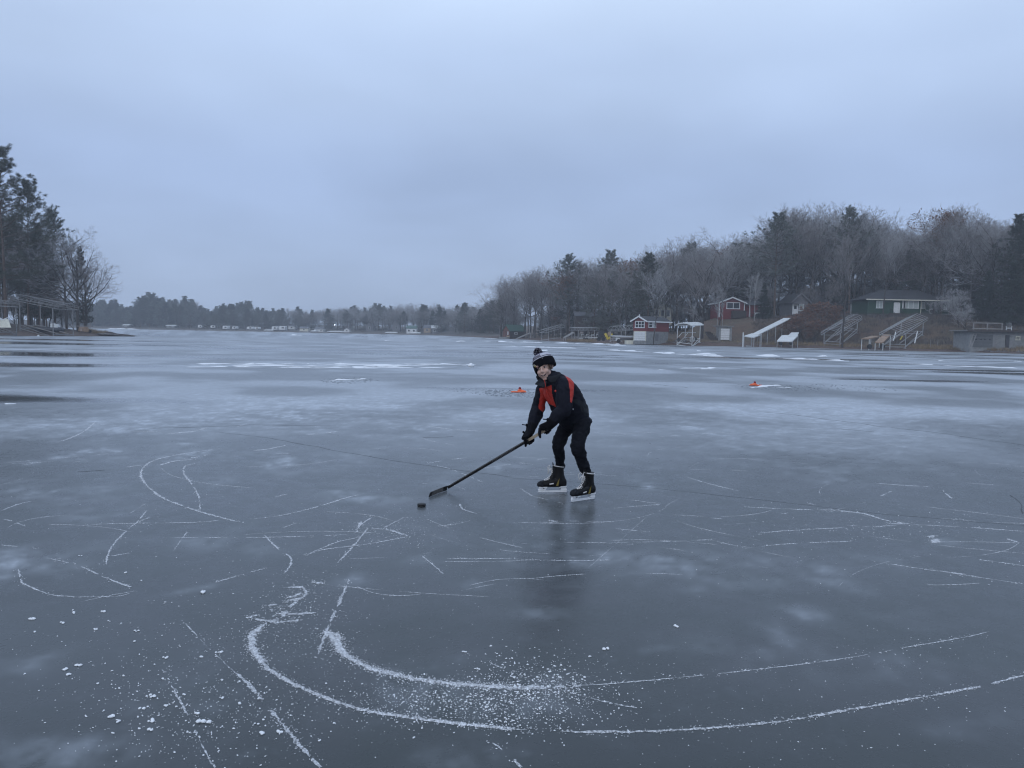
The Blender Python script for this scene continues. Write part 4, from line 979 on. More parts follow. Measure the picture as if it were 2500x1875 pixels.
p = at(1455, 795, 188); d2 = House('lake_cottage', p, 0, 'low dark cottage wall behind the arched lift frames'); d2.walls(M['brown_siding'], 10.5, 5, 2.3, .9, 'x'); d2.gable_roof(M['roof_grey'], 10.5, 5, 2.3, .9, 'x'); d2.window(-3, 1.4, 1, .7, -2.5, M['grey_wood'], M['glass'], 2)
p = at(1612, 777, 176); d3 = House('house', p, 0, 'cream house with tall windows seen through trunks above the red boathouse'); d3.walls(M['cream'], 4.4, 5, 2.0, 1.2, 'y'); d3.gable_roof(M['roof_grey'], 4.4, 5, 2.0, 1.2, 'y')
for q in (-1.3, 0, 1.3): d3.window(q, 1.1, .8, 1.5, -2.5, M['white'], M['glass'])
p = at(1722, 772, 178); d4 = House('house', p, 0, 'dark house with pale grey roof behind the big oak'); d4.walls(M['brown_siding'], 6.4, 5, 2.0, 1.2, 'x'); d4.gable_roof(M['roof_grey'], 6.4, 5, 2.0, 1.2, 'x'); d4.window(-1, 1.2, 1, .8, -2.5, M['white'], M['glass'], 2)
p = at(2325, 775, 160); d5 = House('house', p, 0, 'grey house mostly hidden behind the thicket right of the green house'); d5.walls(M['grey_siding'], 8, 5, 2.4, 1.1, 'x'); d5.gable_roof(M['roof_grey'], 8, 5, 2.4, 1.1, 'x'); d5.window(0, 1.4, 1.1, 1, -2.5, M['white'], M['curtain'], 2); d5.window(2.6, 1.4, .9, 1, -2.5, M['white'], M['curtain'], 1)
# lit lamps on poles among the trees
for u, v, D, lb in ((1374, 767, 214, 'lit round yard lamp above the dim deck cottage'), (1464, 771.5, 190, 'bright lit yard lamp between the tall pines')):
    p = at(u, v, D); r_ = empty('yard_lamp', (p.x, p.y, rz(p.x, D)), 0, lb, 'lamp'); hgt = p.z - r_.location.z
    t = MB(); t.tube([(0, 0, -.3), (0, 0, hgt)], .05, 6); t.build('pole', M['dark_metal'], r_)
    t = MB(); t.ball((0, -.1, hgt), .16, 10, 7); t.build('lamp_globe', M['lamp'], r_)

# ---------------- far shore buildings and campers
def far_box(name, u, v, wpx, hpx, m_wall, m_roof, label, cat, kind='house', group=None):
    X_, Y_ = far_pt(u, 8 if v > 799 else (16 if v > 796 else 24)); mp = Y_ / F_PX; zb = fz(X_, Y_); p = at(u, v, Y_); top = p.z + hpx * mp / 2; h = max(1.6, top - zb); w = wpx * mp
    hs = House(name, (X_, Y_, zb), 0, label, cat, group)
    if kind == 'camper':
        mb = MB(); r = .35; mb.prism([(-w / 2, -1.2, .5), (w / 2, -1.2, .5), (w / 2, -1.2, h - r), (w / 2 - r, -1.2, h), (-w / 2 + r, -1.2, h), (-w / 2, -1.2, h - r)], (0, 4.5, 0)); mb.build('body', m_wall, hs.root)
        hs.window(w * .15, h * .62, w * .4, .6, -1.2, M['dark_metal'], M['glass'], 1, fw=.05)
        for q in (-1, 1):
            t = MB(); t.tube([(q * w * .35, -1.0, .32), (q * w * .35, -.8, .32)], .32, 10); t.build('wheel', M['black'], hs.root)
    else:
        g = min(1.3, h * .35); hs.walls(m_wall, w, 5, h - g, g, 'y' if kind == 'gable' else 'x'); hs.gable_roof(m_roof, w, 5, h - g, g, 'y' if kind == 'gable' else 'x', .25)
        n = max(1, int(w / 2.2))
        for k in range(n): hs.window(-w / 2 + (k + .5) * w / n, (h - g) * .55, min(1.0, w / n * .5), (h - g) * .4, -2.5, M['white'], M['glass'], 1)
for u, v, w, h, lb in [(490, 797.4, 9, 8, 'small white camper, leftmost of those on the far shore'), (521, 798.5, 10, 8, 'white camper second from the left on the far shore'), (551, 800, 11, 9, 'tall white camper on the far shore below the pines'), (573, 800.5, 8, 7, 'small white camper right of the tall one on the far shore'),
                       (611, 801, 13, 7, 'wide pale camper near the middle of the far shore'), (628, 801.5, 8, 7, 'small bright camper close to the wide pale one'), (671, 801, 12, 8, 'white camper beside the lone far shore tree'), (690, 800.5, 14, 9, 'long white camper among far shore campers')]:
    far_box('camper', u, v, w, h, M['white'], None, lb, 'camper', 'camper', 'campers parked along the far shore')
for u, v, w, h, mw, mr, lb, kd in [(421, 797, 22, 4, M['grey_siding'], M['alu_white'], 'low far cabin with snowy looking pale roof', 'x'), (715, 795, 16, 7, M['alu_white'], M['roof_grey'], 'pale house at the waterline of the far shore', 'x'), (745, 802, 20, 8, M['cream'], M['roof_grey'], 'long low pale house on the far shore', 'x'), (781, 804, 22, 8, M['alu_white'], M['roof_grey'], 'wide white far shore house with dark windows', 'x'),
                               (849, 807, 13, 11, M['white'], M['roof_grey'], 'white gabled boathouse standing alone on the far shore', 'gable'), (904, 794, 18, 12, M['grey_siding'], M['roof_grey'], 'grey two storey house up the far bank', 'gable'), (969, 793, 18, 15, M['grey_siding'], M['roof_grey'], 'tall gabled house among far shore trees', 'gable'),
                               (1006, 800, 24, 9, M['white'], M['green_roof'], 'white bungalow with greenish roof on the far shore', 'x'), (1044, 798, 16, 8, M['tan'], M['roof_grey'], 'tan cabin on the far shore', 'x'), (1070, 799, 30, 9, M['grey_siding'], M['alu_white'], 'long grey house with pale roof on the far shore', 'x'), (312, 798, 16, 6, M['grey_siding'], M['alu_white'], 'pale roofed cabin seen past the sandy tip', 'x')]:
    far_box('far_house', u, v, w, h, mw, mr, lb, 'house', kd)
p = far_pt(817, 26); r_ = empty('yard_lamp', (p[0], p[1], fz(*p)), 0, 'bright lamp lit on the far shore', 'lamp'); hgt = at(817, 793, p[1]).z - r_.location.z
t = MB(); t.tube([(0, 0, 0), (0, 0, hgt)], .06, 6); t.build('pole', M['dark_metal'], r_); t = MB(); t.ball((0, -.2, hgt), .24, 8, 6); t.build('lamp_globe', M['lamp'], r_)
for u, v, L2, lb in [(655, 805, 5, 'upturned white boat on the far shore'), (955, 812, 6, 'pale boat lying on the far shore bank'), (1014, 815, 5, 'small white boat on the far shore near the long house'), (766, 810, 3.5, 'white dinghy at the far waterline'), (820, 805.5, 9, 'long pale dock section drawn up on the far shore')]:
    X_, Y_ = far_pt(u, 3); b_ = MB(); z_ = fz(X_, Y_)
    b_.loft([((X_ - L2 / 2, Y_, z_ + .35), (0, 1, 0), (0, 0, 1), .15, .12), ((X_ - L2 / 4, Y_, z_ + .35), (0, 1, 0), (0, 0, 1), .75, .4), ((X_ + L2 / 4, Y_, z_ + .38), (0, 1, 0), (0, 0, 1), .8, .42), ((X_ + L2 / 2, Y_, z_ + .4), (0, 1, 0), (0, 0, 1), .6, .38)], 8)
    tag(b_.build('boat' if 'dock' not in lb else 'dock_section', M['alu_white']), lb, 'boat' if 'dock' not in lb else 'dock')
# ------------------------------------------------------------------ boat lifts, docks and gear along the banks
def lift(label, N, Fv, width, m, nrib=13, style='arch', rise=.7, posts=None, cover=None, r=.045, skirt=.35, ground_fn=rz, base=True, bunks=True, wheel=None):
    """boat lift: N, Fv = centre of the near and far ends of the canopy eaves; ribs across, posts down to a base frame"""
    root = empty('boat_lift', (N.x, N.y, ground_fn(N.x, N.y)), 0, label, 'boat lift'); o = Vector(root.location)
    N = N - o; Fv = Fv - o; ax = (Fv - N); L_ = ax.length; ax.normalize(); wv = Vector((ax.y, -ax.x, 0)).normalized() * width / 2; upv = wv.cross(ax).normalized()
    if upv.z < 0: upv = -upv
    for q in (-1, 1):
        t = MB(); t.tube([N + wv * q, Fv + wv * q], r * 1.2, 6); t.build('eave_rail', m, root)
        t = MB(); t.tube([N + wv * q + upv * skirt, Fv + wv * q + upv * skirt], r, 6); t.build('side_rail', m, root)
    t = MB(); t.tube([N + upv * (rise + skirt), Fv + upv * (rise + skirt)], r, 6); t.build('ridge_rail', m, root)
    for e_ in (N, Fv):
        t = MB(); t.tube([e_ - wv, e_ + wv], r, 6); t.build('end_rail', m, root)
    for k in range(nrib):
        c = N.lerp(Fv, k / (nrib - 1)); t = MB()
        if style == 'arch': pts = [c - wv, c - wv + upv * skirt * .6] + [c + wv * math.sin(a) + upv * (skirt + rise * math.cos(a)) for a in np.linspace(-1.35, 1.35, 9)] + [c + wv + upv * skirt * .6, c + wv]
        else: pts = [c - wv, c - wv + upv * skirt, c + upv * (skirt + rise), c + wv + upv * skirt, c + wv]
        t.tube(pts, r * .85, 5); t.build('rib', m, root)
    if cover:
        t = MB(); a_, b_ = N - ax * .3, Fv + ax * .3; P = []
        for e_ in (a_, b_):
            for s_ in (-1, -.85, -.5, 0, .5, .85, 1): P.append(e_ + wv * s_ * 1.12 + upv * (skirt + rise * (1 - abs(s_) ** 2.2) * 1.1 - .03))
        n = 7; V = P + [p_ - upv * .12 for p_ in P]
        F_ = [(k, k + 1, n + k + 1, n + k) for k in range(n - 1)] + [(2 * n + k, 3 * n + k, 3 * n + k + 1, 2 * n + k + 1) for k in range(n - 1)] + [(k, 2 * n + k, 2 * n + k + 1, k + 1) for k in range(n - 1)] + [(n + k, n + k + 1, 3 * n + k + 1, 3 * n + k) for k in range(n - 1)] + [(0, n, 3 * n, 2 * n), (n - 1, 3 * n - 1, 4 * n - 1, 2 * n - 1)]
        t.add(V, F_, False); t.build('canopy_cover', cover, root)
    feet = []
    for f_ in (.12, .8):
        for q in (-1, 1):
            c = N.lerp(Fv, f_) + wv * q; gz = ground_fn(c.x + o.x, c.y + o.y) - o.z; ft = Vector((c.x, c.y, min(gz, c.z - .5))); feet.append(ft)
            t = MB(); t.bar(ft, c, r * 2.2); t.box(ft + Vector((0, 0, .05)), (.35, .35, .06)); t.build('post', m, root)
    if base:
        for i, j in ((0, 1), (2, 3), (0, 2), (1, 3)):
            t = MB(); t.bar(feet[i] + Vector((0, 0, .3)), feet[j] + Vector((0, 0, .3)), r * 2.2); t.build('base_beam', m, root)
    if bunks:
        hz_ = Vector((0, 0, .85))
        for q in (-.5, .5):
            a_ = feet[0].lerp(feet[1], .5 + q * .5) + hz_; b_ = feet[2].lerp(feet[3], .5 + q * .5) + hz_; t = MB(); t.bar(a_, b_, .14, .1); t.build('bunk', M['grey_wood'], root)
        for i, j in ((0, 1), (2, 3)):
            t = MB(); t.bar(feet[i] + hz_ - Vector((0, 0, .12)), feet[j] + hz_ - Vector((0, 0, .12)), r * 2); t.build('cradle_beam', m, root)
        for i, j in ((0, 2), (1, 3)):
            t = MB(); t.bar(feet[i] + Vector((0, 0, .35)), feet[j] + hz_, r * 1.6); t.build('brace', m, root)
    if wheel is not None:
        c = feet[wheel] + Vector((0, -.1, 1.55)); t = MB(); n = 16
        t.tube([c + Vector((math.cos(a) * .38, 0, math.sin(a) * .5)) for a in np.linspace(0, 2 * PI, n)], .035, 5, False); t.tube([c - Vector((.38, 0, 0)), c + Vector((.38, 0, 0))], .025, 5); t.tube([c - Vector((0, 0, .5)), c + Vector((0, 0, .5))], .025, 5); t.build('winch_wheel', m, root)
    return root, feet
lift('silver lift frame with rounded arched ribs pulled up the bank', at(2024, 818, 128), at(2086, 780, 139), 2.6, M['steel'], 14, 'arch', .55)
rt, ft = lift('silver lift frame with peaked ribs below the green house', at(2175, 818.5, 121.5), at(2239, 781, 133), 3.4, M['steel'], 13, 'gable', .75)
rt['label'] = 'silver lift frame with peaked ribs below the green house'
for q in (1, 3):
    pass
t = MB(); c = at(2201, 824, 121.3) - Vector(rt.location); t.bar(c + Vector((.15, 0, .25)), c + Vector((-.2, 0, -.35)), .3, .08); t.build('bow_pad', M['yellow'], rt)
for u0, v0, u1, v1 in ((2181, 832, 2187, 810), (2233, 838, 2240, 809)):
    t = MB(); t.bar(at(u0, v0, 124) - Vector(rt.location), at(u1, v1, 125) - Vector(rt.location), .14, .1); t.build('guide_post', M['white'], rt)
lw, lwf = lift('white boat lift with solid pale canopy by the red boathouse', at(1669, 795.5, 132), at(1697, 793.5, 136.5), 2.7, M['alu_white'], 5, 'arch', .42, cover=M['alu_white'], skirt=.1, wheel=1)
t = MB(); o = Vector(lw.location)
for u0 in (1657, 1672):
    t.tube([at(u0, 822, 133) - o, at(u0 + 8, 812, 133.5) - o, at(u0 + 27, 812, 134.5) - o], .05, 6)
t.build('guide_rail', M['alu_white'], lw)
for u0 in (1657, 1698):
    t = MB(); c = at(u0, 829 if u0 == 1657 else 827.5, 133) - o; t.tube([c, c + Vector((0, .22, 0))], .3, 12); t.build('wheel', M['black'], lw)
lift('grey lift frame tilted on the beach right of the green boathouse', at(1326, 812, 176), at(1370, 799, 180), 2.2, M['steel'], 9, 'gable', .2, skirt=.5, bunks=False)
lift('low flat topped lift frame with white cradle beside the ramp dock', at(1397, 806, 163), at(1455, 806, 166), 2.4, M['steel'], 10, 'gable', .15, skirt=.45, bunks=True)
lift('lift frame of round hoops left of the red boathouse', at(1497, 808.5, 146), at(1550, 804.5, 152), 2.4, M['steel'], 7, 'arch', .75, skirt=.2)
# left shore lifts
rl, _ = lift('grey arched lift frame standing under the left bank trees', at(168, 756, 108), at(50, 733, 111), 3.2, M['old_steel'], 13, 'arch', .5, ground_fn=lz, skirt=.3, r=.045)
lift('lift frame partly cut off by the left edge of the view', at(24, 749, 102), at(-70, 742, 106), 2.8, M['old_steel'], 8, 'gable', .4, ground_fn=lz, skirt=.35)
# pale outboard boat under the left lift
p = at(122, 793, 110); b_ = empty('boat', (p.x, p.y, lz(p.x, p.y) + .05), .15, 'small boat with white motor cover under the left lift', 'boat')
t = MB(); t.loft([((-2.6, 0, .75), (0, 1, 0), (0, 0, 1), .1, .15), ((-1.2, 0, .62), (0, 1, 0), (0, 0, 1), .7, .4), ((.6, 0, .58), (0, 1, 0), (0, 0, 1), .8, .42), ((1.6, 0, .58), (0, 1, 0), (0, 0, 1), .75, .4)], 10); t.build('hull', M['dark_metal'], b_)
t = MB(); t.prism([(.2, -.4, .85), (1.2, -.4, .8), (1.12, -.4, 1.35), (.4, -.4, 1.5), (.22, -.4, 1.4)], (0, .7, 0)); t.build('motor_cover', M['alu_white'], b_)
t = MB(); t.tube([(.7, -.6, .3), (.7, -.4, .3)], .3, 12); t.build('wheel', M['black'], b_)
# tan dock panel leaning at the left edge
p = at(8, 801, 101); d_ = empty('leaning_dock', (p.x, p.y, lz(p.x, p.y)), 0, 'pale tan dock panel leaning at the left edge of the beach', 'dock')
q_ = lambda u, v, D_: at(u, v, D_) - Vector(d_.location)
for k in range(5):
    f0, f1 = k / 5, (k + .93) / 5; t = MB()
    A, B_, C_, Dd = q_(-30, 778, 102.5), q_(20, 779, 102.5), q_(27, 799.5, 100.8), q_(-6, 799.5, 100.8)
    t.prism([A.lerp(B_, f0), A.lerp(B_, f1), Dd.lerp(C_, f1), Dd.lerp(C_, f0)], (0, .1, -.05)); t.build('plank', M['cream'], d_)
t = MB(); t.bar(q_(-25, 763, 101), q_(6, 781, 101), .22, .18); t.bar(q_(6, 781, 101), q_(22, 774, 101.5), .2, .1); t.build('arm', M['alu_white'], d_)
# roll-in dock on wheels near the sandy tip
p = at(208, 797, 118); d_ = empty('dock_cart', (p.x, p.y, lz(p.x, p.y)), .1, 'weathered dock cart on wheels near the sandy tip', 'dock')
t = MB(); t.box((0, 0, 1.0), (1.9, 1.2, .12)); t.build('deck', M['grey_wood'], d_)
for k in range(4):
    t = MB(); t.box((0, -.55, .28 + k * .18), (1.6 - .1 * k, .08, .13)); t.build('side_board', M['tan_wood'], d_)
for q in (-1, 1):
    t = MB(); t.tube([(q * .85, -.5, .25), (q * .85, -.35, .25)], .25, 10); t.build('wheel', M['black'], d_)
    t = MB(); t.box((q * .75, 0, 1.3), (.08, .08, .7)); t.build('post', M['grey_wood'], d_)
# dark rocks at the sandy tip, each a stone of its own
def rock_mesh(seed, r=(1, 1, .7)):
    bm = bmesh.new(); bmesh.ops.create_icosphere(bm, subdivisions=2, radius=1)
    for v in bm.verts:
        n = mnoise.noise(v.co * 1.3 + Vector((seed * 7.1, 0, 0))); v.co *= 1 + .35 * n; v.co.x *= r[0]; v.co.y *= r[1]; v.co.z *= r[2]
    me = bpy.data.meshes.new('rock'); bm.to_mesh(me); bm.free(); me.materials.append(M['rock']); return me
ROCKS = [rock_mesh(i, (1, .8, .6)) for i in range(5)]
def rock(x_, y_, z, s, label, group): o = obj('rock', RND.choice(ROCKS), M['rock'], None, (x_, y_, z)); o.scale = (s, s, s * RND.uniform(.5, .9)); o.rotation_euler = (0, 0, RND.random() * 6); return tag(o, label, 'rock', group)
m_earth = mat('dark_wet_earth', (0.045, 0.036, 0.034), .9, .4, 2, .5)
hp = MB()
for k in range(36):
    t_ = k / 35; u = 246 + 80 * t_; D = 118.5 + 2.5 * t_; c = at(u, 800, D)
pile = []
xs = np.linspace(0, 1, 40); V = []; nn = 9
for i, t_ in enumerate(xs):
    u = 232 + 98 * t_; c = ground(u, 800 + 20, 0); D = 117 + 4 * t_; cx = xat(u, D); hgt = .85 * (math.sin(PI * min(1, t_ * 1.02)) ** .6) * (1 - .55 * t_)
    for j in range(nn):
        s_ = j / (nn - 1) * 2 - 1; V.append((cx, D + s_ * 1.6, max(-.1, hgt * (1 - s_ * s_) * (.75 + .6 * mnoise.noise(Vector((cx * .7, s_ * 2, 3)))) + .05)))
id_ = np.arange(40 * nn).reshape(40, nn); Q = np.stack([id_[:-1, :-1], id_[1:, :-1], id_[1:, 1:], id_[:-1, 1:]], -1).reshape(-1, 4)
tag(obj('sand_bar', np_mesh('sand_bar', V, Q, smooth=True), m_earth), 'dark earth mound on the sandy tip', kind='structure')
for k in range(26):
    t_ = RND.random(); u = 240 + 84 * t_; D = 116.3 + 4 * t_; rock(xat(u, D), D, .1 + .25 * (1 - t_), RND.uniform(.18, .45), 'dark stone lying on the low tip of the left point', 'stones on the left point')
for k in range(60):
    u = RND.uniform(1552, 1830); D = np.interp(u, [1552, 1830], [136.8, 132.2]) + RND.uniform(.2, 2.8); x_ = xat(u, D); rock(x_, D, rz(x_, D), RND.uniform(.15, .42), 'brown stone in the shore bank before the red boathouse lawn', 'stones along the right shore')
for k in range(46):
    u = RND.uniform(2395, 2540); D = np.interp(u, [2395, 2540], [113, 106.5]) + RND.uniform(.3, 3.2); x_ = xat(u, D); rock(x_, D, rz(x_, D), RND.uniform(.15, .4), 'pale stone in the shore pile below the concrete boathouse', 'stones below the concrete boathouse')

# docks
def dock(label, quad, m, n, legs=True, th=.14, gf=rz, leg_m=None):
    """quad: near left, near right, far right, far left corners of the deck; split into n deck panels"""
    A, B_, C_, Dd = quad; root = empty('dock', (A.x, A.y, gf(A.x, A.y)), 0, label, 'dock'); o = Vector(root.location); A, B_, C_, Dd = (p_ - o for p_ in quad)
    for k in range(n):
        f0, f1 = k / n, (k + .97) / n; t = MB(); t.prism([A.lerp(Dd, f0), B_.lerp(C_, f0), B_.lerp(C_, f1), A.lerp(Dd, f1)], (0, 0, -th)); t.build('deck_panel', m, root)
    if legs:
        for f_ in ((.05, .95) if n < 6 else (.05, .5, .95)):
            for a_, d_ in ((A, Dd), (B_, C_)):
                c = a_.lerp(d_, f_); gz = gf(c.x + o.x, c.y + o.y) - o.z
                if c.z - th > gz + .1: t = MB(); t.bar((c.x, c.y, gz - .1), (c.x, c.y, c.z - th), .09); t.build('leg', leg_m or M['steel'], root)
    return root, o
wd = Vector((1.25, -.35, 0))
r1, o = dock('long white dock ramp running up the bank to the cottage', (at(1832, 817, 128), at(1852, 816, 127.6), at(1933, 776, 138), at(1914, 776, 138.4)), M['alu_white'], 6)
dock('flat white dock platform at the foot of the long ramp', (at(1816, 820, 127.2), at(1840, 823, 125.6), at(1860, 815.8, 128.6), at(1836, 813.5, 130.2)), M['alu_white'], 2)
t = MB(); c = at(1814.5, 816, 127); t.bar((c.x, c.y, rz(c.x, c.y) - .1), (c.x, c.y, c.z + .3), .16); tag(t.build('bumper_post', M['alu_white']), 'short white post at the left end of the dock platform', 'post')
rL, o = dock('white L shaped dock section standing on the shore', (at(1897, 831.5, 126.5), at(1934, 832.5, 126), at(1949, 818, 129), at(1909, 818, 129.4)), M['alu_white'], 3, th=.2)
for k in range(2):
    t = MB(); q0, q1 = at(1923, 820, 128.6) - o, at(1945, 820, 128.4) - o; e0, e1 = at(1932, 811.5, 131.5) - o, at(1951, 811, 131.3) - o
    t.prism([q0.lerp(e0, k / 2), q1.lerp(e1, k / 2), q1.lerp(e1, k / 2 + .48), q0.lerp(e0, k / 2 + .48)], (0, 0, -.14)); t.build('deck_panel', M['alu_white'], rL)
for q in (1906, 1932):
    t = MB(); c = at(q, 838, 126.4) - o; t.tube([c, c + Vector((0, .2, 0))], .32, 12); t.build('wheel', M['black'], rL)
p = at(1915, 812, 131.5); bn = empty('bench', (p.x, p.y, rz(p.x, p.y)), 0, 'dark garden bench behind the L shaped dock', 'bench')
t = MB(); t.box((0, 0, .45), (1.4, .4, .06)); t.build('seat', M['dark_wood'], bn); t = MB(); t.box((0, .22, .8), (1.4, .06, .4)); t.build('backrest', M['dark_wood'], bn)
for q in (-.6, .6): t = MB(); t.box((q, 0, .2), (.08, .4, .45)); t.build('leg', M['grey_wood'], bn)
dock('brown topped dock section on white posts left of the peaked lift', (at(2103, 826, 120.5), at(2121, 826.5, 120.2), at(2149, 820, 125), at(2128, 819.5, 125.3)), M['tan_wood'], 3, leg_m=M['alu_white'])
r3, o = dock('brown topped ramp dock leaning against the peaked lift', (at(2136, 835.5, 119.3), at(2155, 836, 119), at(2175, 816.5, 122.8), at(2157, 816, 123)), M['tan_wood'], 4, leg_m=M['alu_white'])
for q in (2124, 2155):
    t = MB(); c = at(q, 846, 119.2) - o; t.tube([c, c + Vector((0, .22, 0))], .38, 12); t.build('wheel', M['black'], r3)
dock('grey dock section lying on the bank right of the green boathouse', (at(1259, 826, 200), at(1263, 827, 199), at(1297, 812.5, 203), at(1293, 811.5, 204)), M['grey_wood'], 5)
dock('grey ramp dock rising from two wheels on the beach', (at(1374, 823.5, 166), at(1380, 825, 165.4), at(1404, 811, 169), at(1398, 809.5, 170)), M['grey_wood'], 4)
# yellow pedal boat halves, trailers, float by the red boathouse
p = at(1484, 829, 152); y_ = empty('pedal_boat', (p.x, p.y, rz(p.x, p.y)), 0, 'bright yellow pedal boat propped on end in a V beside the hoops', 'boat'); o = Vector(y_.location)
t = MB(); t.bar(at(1477.5, 814, 152) - o, at(1485.5, 829, 151.6) - o, .55, .3); t.build('hull', M['yellow'], y_)
t = MB(); t.bar(at(1495, 815, 152.3) - o, at(1485.8, 829, 152) - o, .32, .22); t.build('hull', M['yellow'], y_)
t = MB(); c = at(1488, 815.5, 152.6) - o; t.tube([c, c + Vector((.08, .25, .05))], .42, 14); t.build('seat', M['tan'], y_)
p = at(1467, 832, 154); tr_ = empty('boat_trailer', (p.x, p.y, rz(p.x, p.y)), .3, 'dark boat trailer with upright frame left of the yellow boat', 'trailer')
for q in (-.5, .5):
    t = MB(); t.tube([(q, -.2, .35), (q, .1, .35)], .38, 12); t.build('wheel', M['black'], tr_); t = MB(); t.box((q, .1, 1.1), (.12, .12, 1.5)); t.build('upright', M['dark_metal'], tr_)
t = MB(); t.box((0, .1, 1.9), (1.15, .12, .14)); t.box((0, .1, .55), (1.15, .12, .14)); t.box((0, .25, 1.2), (.85, .1, 1.1)); t.build('frame', M['dark_metal'], tr_)
p = at(1437, 830, 160); tr2 = empty('boat_trailer', (p.x, p.y, rz(p.x, p.y)), 0, 'white railed boat trailer before the low flat lift', 'trailer')
for q in (-1.6, -.6, .5, 1.5): t = MB(); t.tube([(q, 0, .3), (q + .1, 0, 1.3), (q + .6, 0, 1.3)], .045, 5); t.build('rail_hoop', M['alu_white'], tr2)
t = MB(); t.bar((-2, 0, .5), (2, 0, .7), .12); t.build('frame', M['alu_white'], tr2)
for q in (-.9, -.4): t = MB(); t.tube([(q, -.3, .3), (q, -.1, .3)], .32, 12); t.build('wheel', M['black'], tr2)
p = at(1537.5, 840.5, 136.5); fl = empty('float', (p.x, p.y, .02), .05, 'cream box shaped swim float at the edge of the ice', 'float')
t = MB(); t.box((0, 0, .33), (1.55, 1.6, .62)); t.build('body', M['cream'], fl); t = MB(); t.box((.92, .1, .3), (.28, 1.4, .6)); t.build('end_board', M['dark_wood'], fl); t = MB(); t.box((0, 0, .67), (1.6, 1.65, .05)); t.build('deck', M['cream'], fl)
p = at(1519, 836, 141); gb_ = empty('rowing_boat', (p.x, p.y, rz(p.x, p.y)), .1, 'grey boat on a trailer under the round hoops', 'boat')
t = MB(); t.loft([((-2.3, 0, 1.25), (0, 1, 0), (0, 0, 1), .05, .1), ((-1, 0, 1.1), (0, 1, 0), (0, 0, 1), .6, .3), ((1.4, 0, 1.0), (0, 1, 0), (0, 0, 1), .65, .32), ((2.0, 0, 1.0), (0, 1, 0), (0, 0, 1), .6, .3)], 10); t.build('hull', M['steel'], gb_)
for q in (-.8, .9): t = MB(); t.tube([(q, -.6, .35), (q, -.4, .35)], .36, 12); t.build('wheel', M['black'], gb_)
t = MB(); t.bar((-1.6, 0, .6), (1.8, 0, .6), .12); t.build('frame', M['dark_metal'], gb_); t = MB(); t.box((-.9, -.2, .65), (.7, .6, .6)); t.build('motor', M['alu_white'], gb_)
for u, v, lb in ((1828, 838, 'small white board lying by the dock platform'), (1735, 843, 'white scrap on the stones before the lawn')):
    p = at(u, v, 131.5); t = MB(); t.box((p.x, p.y, rz(p.x, p.y) + .08), (.9, .4, .12)); tag(t.build('board', M['alu_white']), lb, 'board')
for u, v0, v1, lb in ((2271, 852, 832, 'thin wooden stake right of the peaked lift'), (2290, 829, 818, 'pale stake up the slope right of the peaked lift'), (1851, 800, 795, 'thin steel post beside the ramp'), (1500, 776, 795, 'white post at the corner of a lawn')):
    D = 121 if u > 2000 else 133; p = at(u, v0, D); t = MB(); z0 = rz(p.x, D); t.bar((p.x, D, z0 - .2), (p.x, D, z0 + 1.3), .07); tag(t.build('stake', M['grey_wood']), lb, 'stake')
p = at(93, 795, 106); b_ = MB(); b_.ball((p.x, p.y, lz(p.x, p.y) + .15), (.18, .15, .25), 8, 6); tag(b_.build('buoy', M['alu_white']), 'small white float lying on the left beach', 'buoy')
for u, D, L2, lb in ((115, 106.5, 1.6, 'dark driftwood log at the left waterline'), (200, 112, 1.3, 'short dark log on the sand below the dock cart'), (212, 113, 1.2, 'second short log on the sand near the tip')):
    x_ = xat(u, D); t = MB(); t.tube([(x_ - L2 / 2, D, lz(x_, D) + .12), (x_ + L2 / 2, D + .3, lz(x_, D) + .1)], .13, 7); tag(t.build('log', M['bark']), lb, 'log')

# dry grass along the shore: tufts of thin blades, nobody could count them
def grass(name, pts, label, hgt=.6, per=26, spread=.35):
    n = len(pts) * per; P = np.repeat(np.array(pts), per, 0) + NPR.normal(size=(n, 3)) * np.array([spread, spread, 0]); a = NPR.uniform(0, 6.28, n); ln = NPR.uniform(.4, 1.2, n) * hgt; tl = NPR.uniform(.1, .8, n)
    D_ = np.stack([np.cos(a) * tl, np.sin(a) * tl, np.ones(n)], 1); D_ /= np.linalg.norm(D_, axis=1, keepdims=True); W_ = np.stack([-np.sin(a), np.cos(a), np.zeros(n)], 1) * .025
    V = np.stack([P - W_, P + W_, P + D_ * ln[:, None]], 1).reshape(-1, 3); o = obj(name, np_mesh(name, V, None, np.arange(n * 3).reshape(-1, 3)), M['dry_grass']); return tag(o, label, kind='stuff')
pts = []
for k in range(520):
    u = RND.choice([RND.uniform(2270, 2540), RND.uniform(1850, 2100), RND.uniform(1390, 1450), RND.uniform(1560, 1640), RND.uniform(2230, 2420), RND.uniform(1500, 2500)]); D = np.interp(u, [1390, 1450, 1560, 1850, 2100, 2300, 2540], [160, 150, 136, 131, 125, 117, 105.5]) + RND.uniform(1.8, 5.0); x_ = xat(u, D); pts.append((x_, D, rz(x_, D)))
grass('dry_grass', pts, 'straw coloured dry grass along the right shore', .55)
pts = []
for k in range(90):
    u = RND.uniform(205, 262); D = RND.uniform(120, 127); x_ = xat(u, D); pts.append((x_, D, lz(x_, D)))
grass('dry_grass', pts, 'pale dry grass on the left point', .7)
pts = []
for k in range(2600):   # brush and old stems over the steep bank
    u = RND.uniform(1840, 2620); D = np.interp(u, [1840, 2100, 2300, 2620], [131, 125, 117, 103]) + RND.uniform(5, 24); x_ = xat(u, D); pts.append((x_, D, rz(x_, D)))
gb2 = grass('brush', pts, 'brown leafless brush over the steep right bank', .7, 12, .4); gb2.data.materials[0] = M['twig_dark']
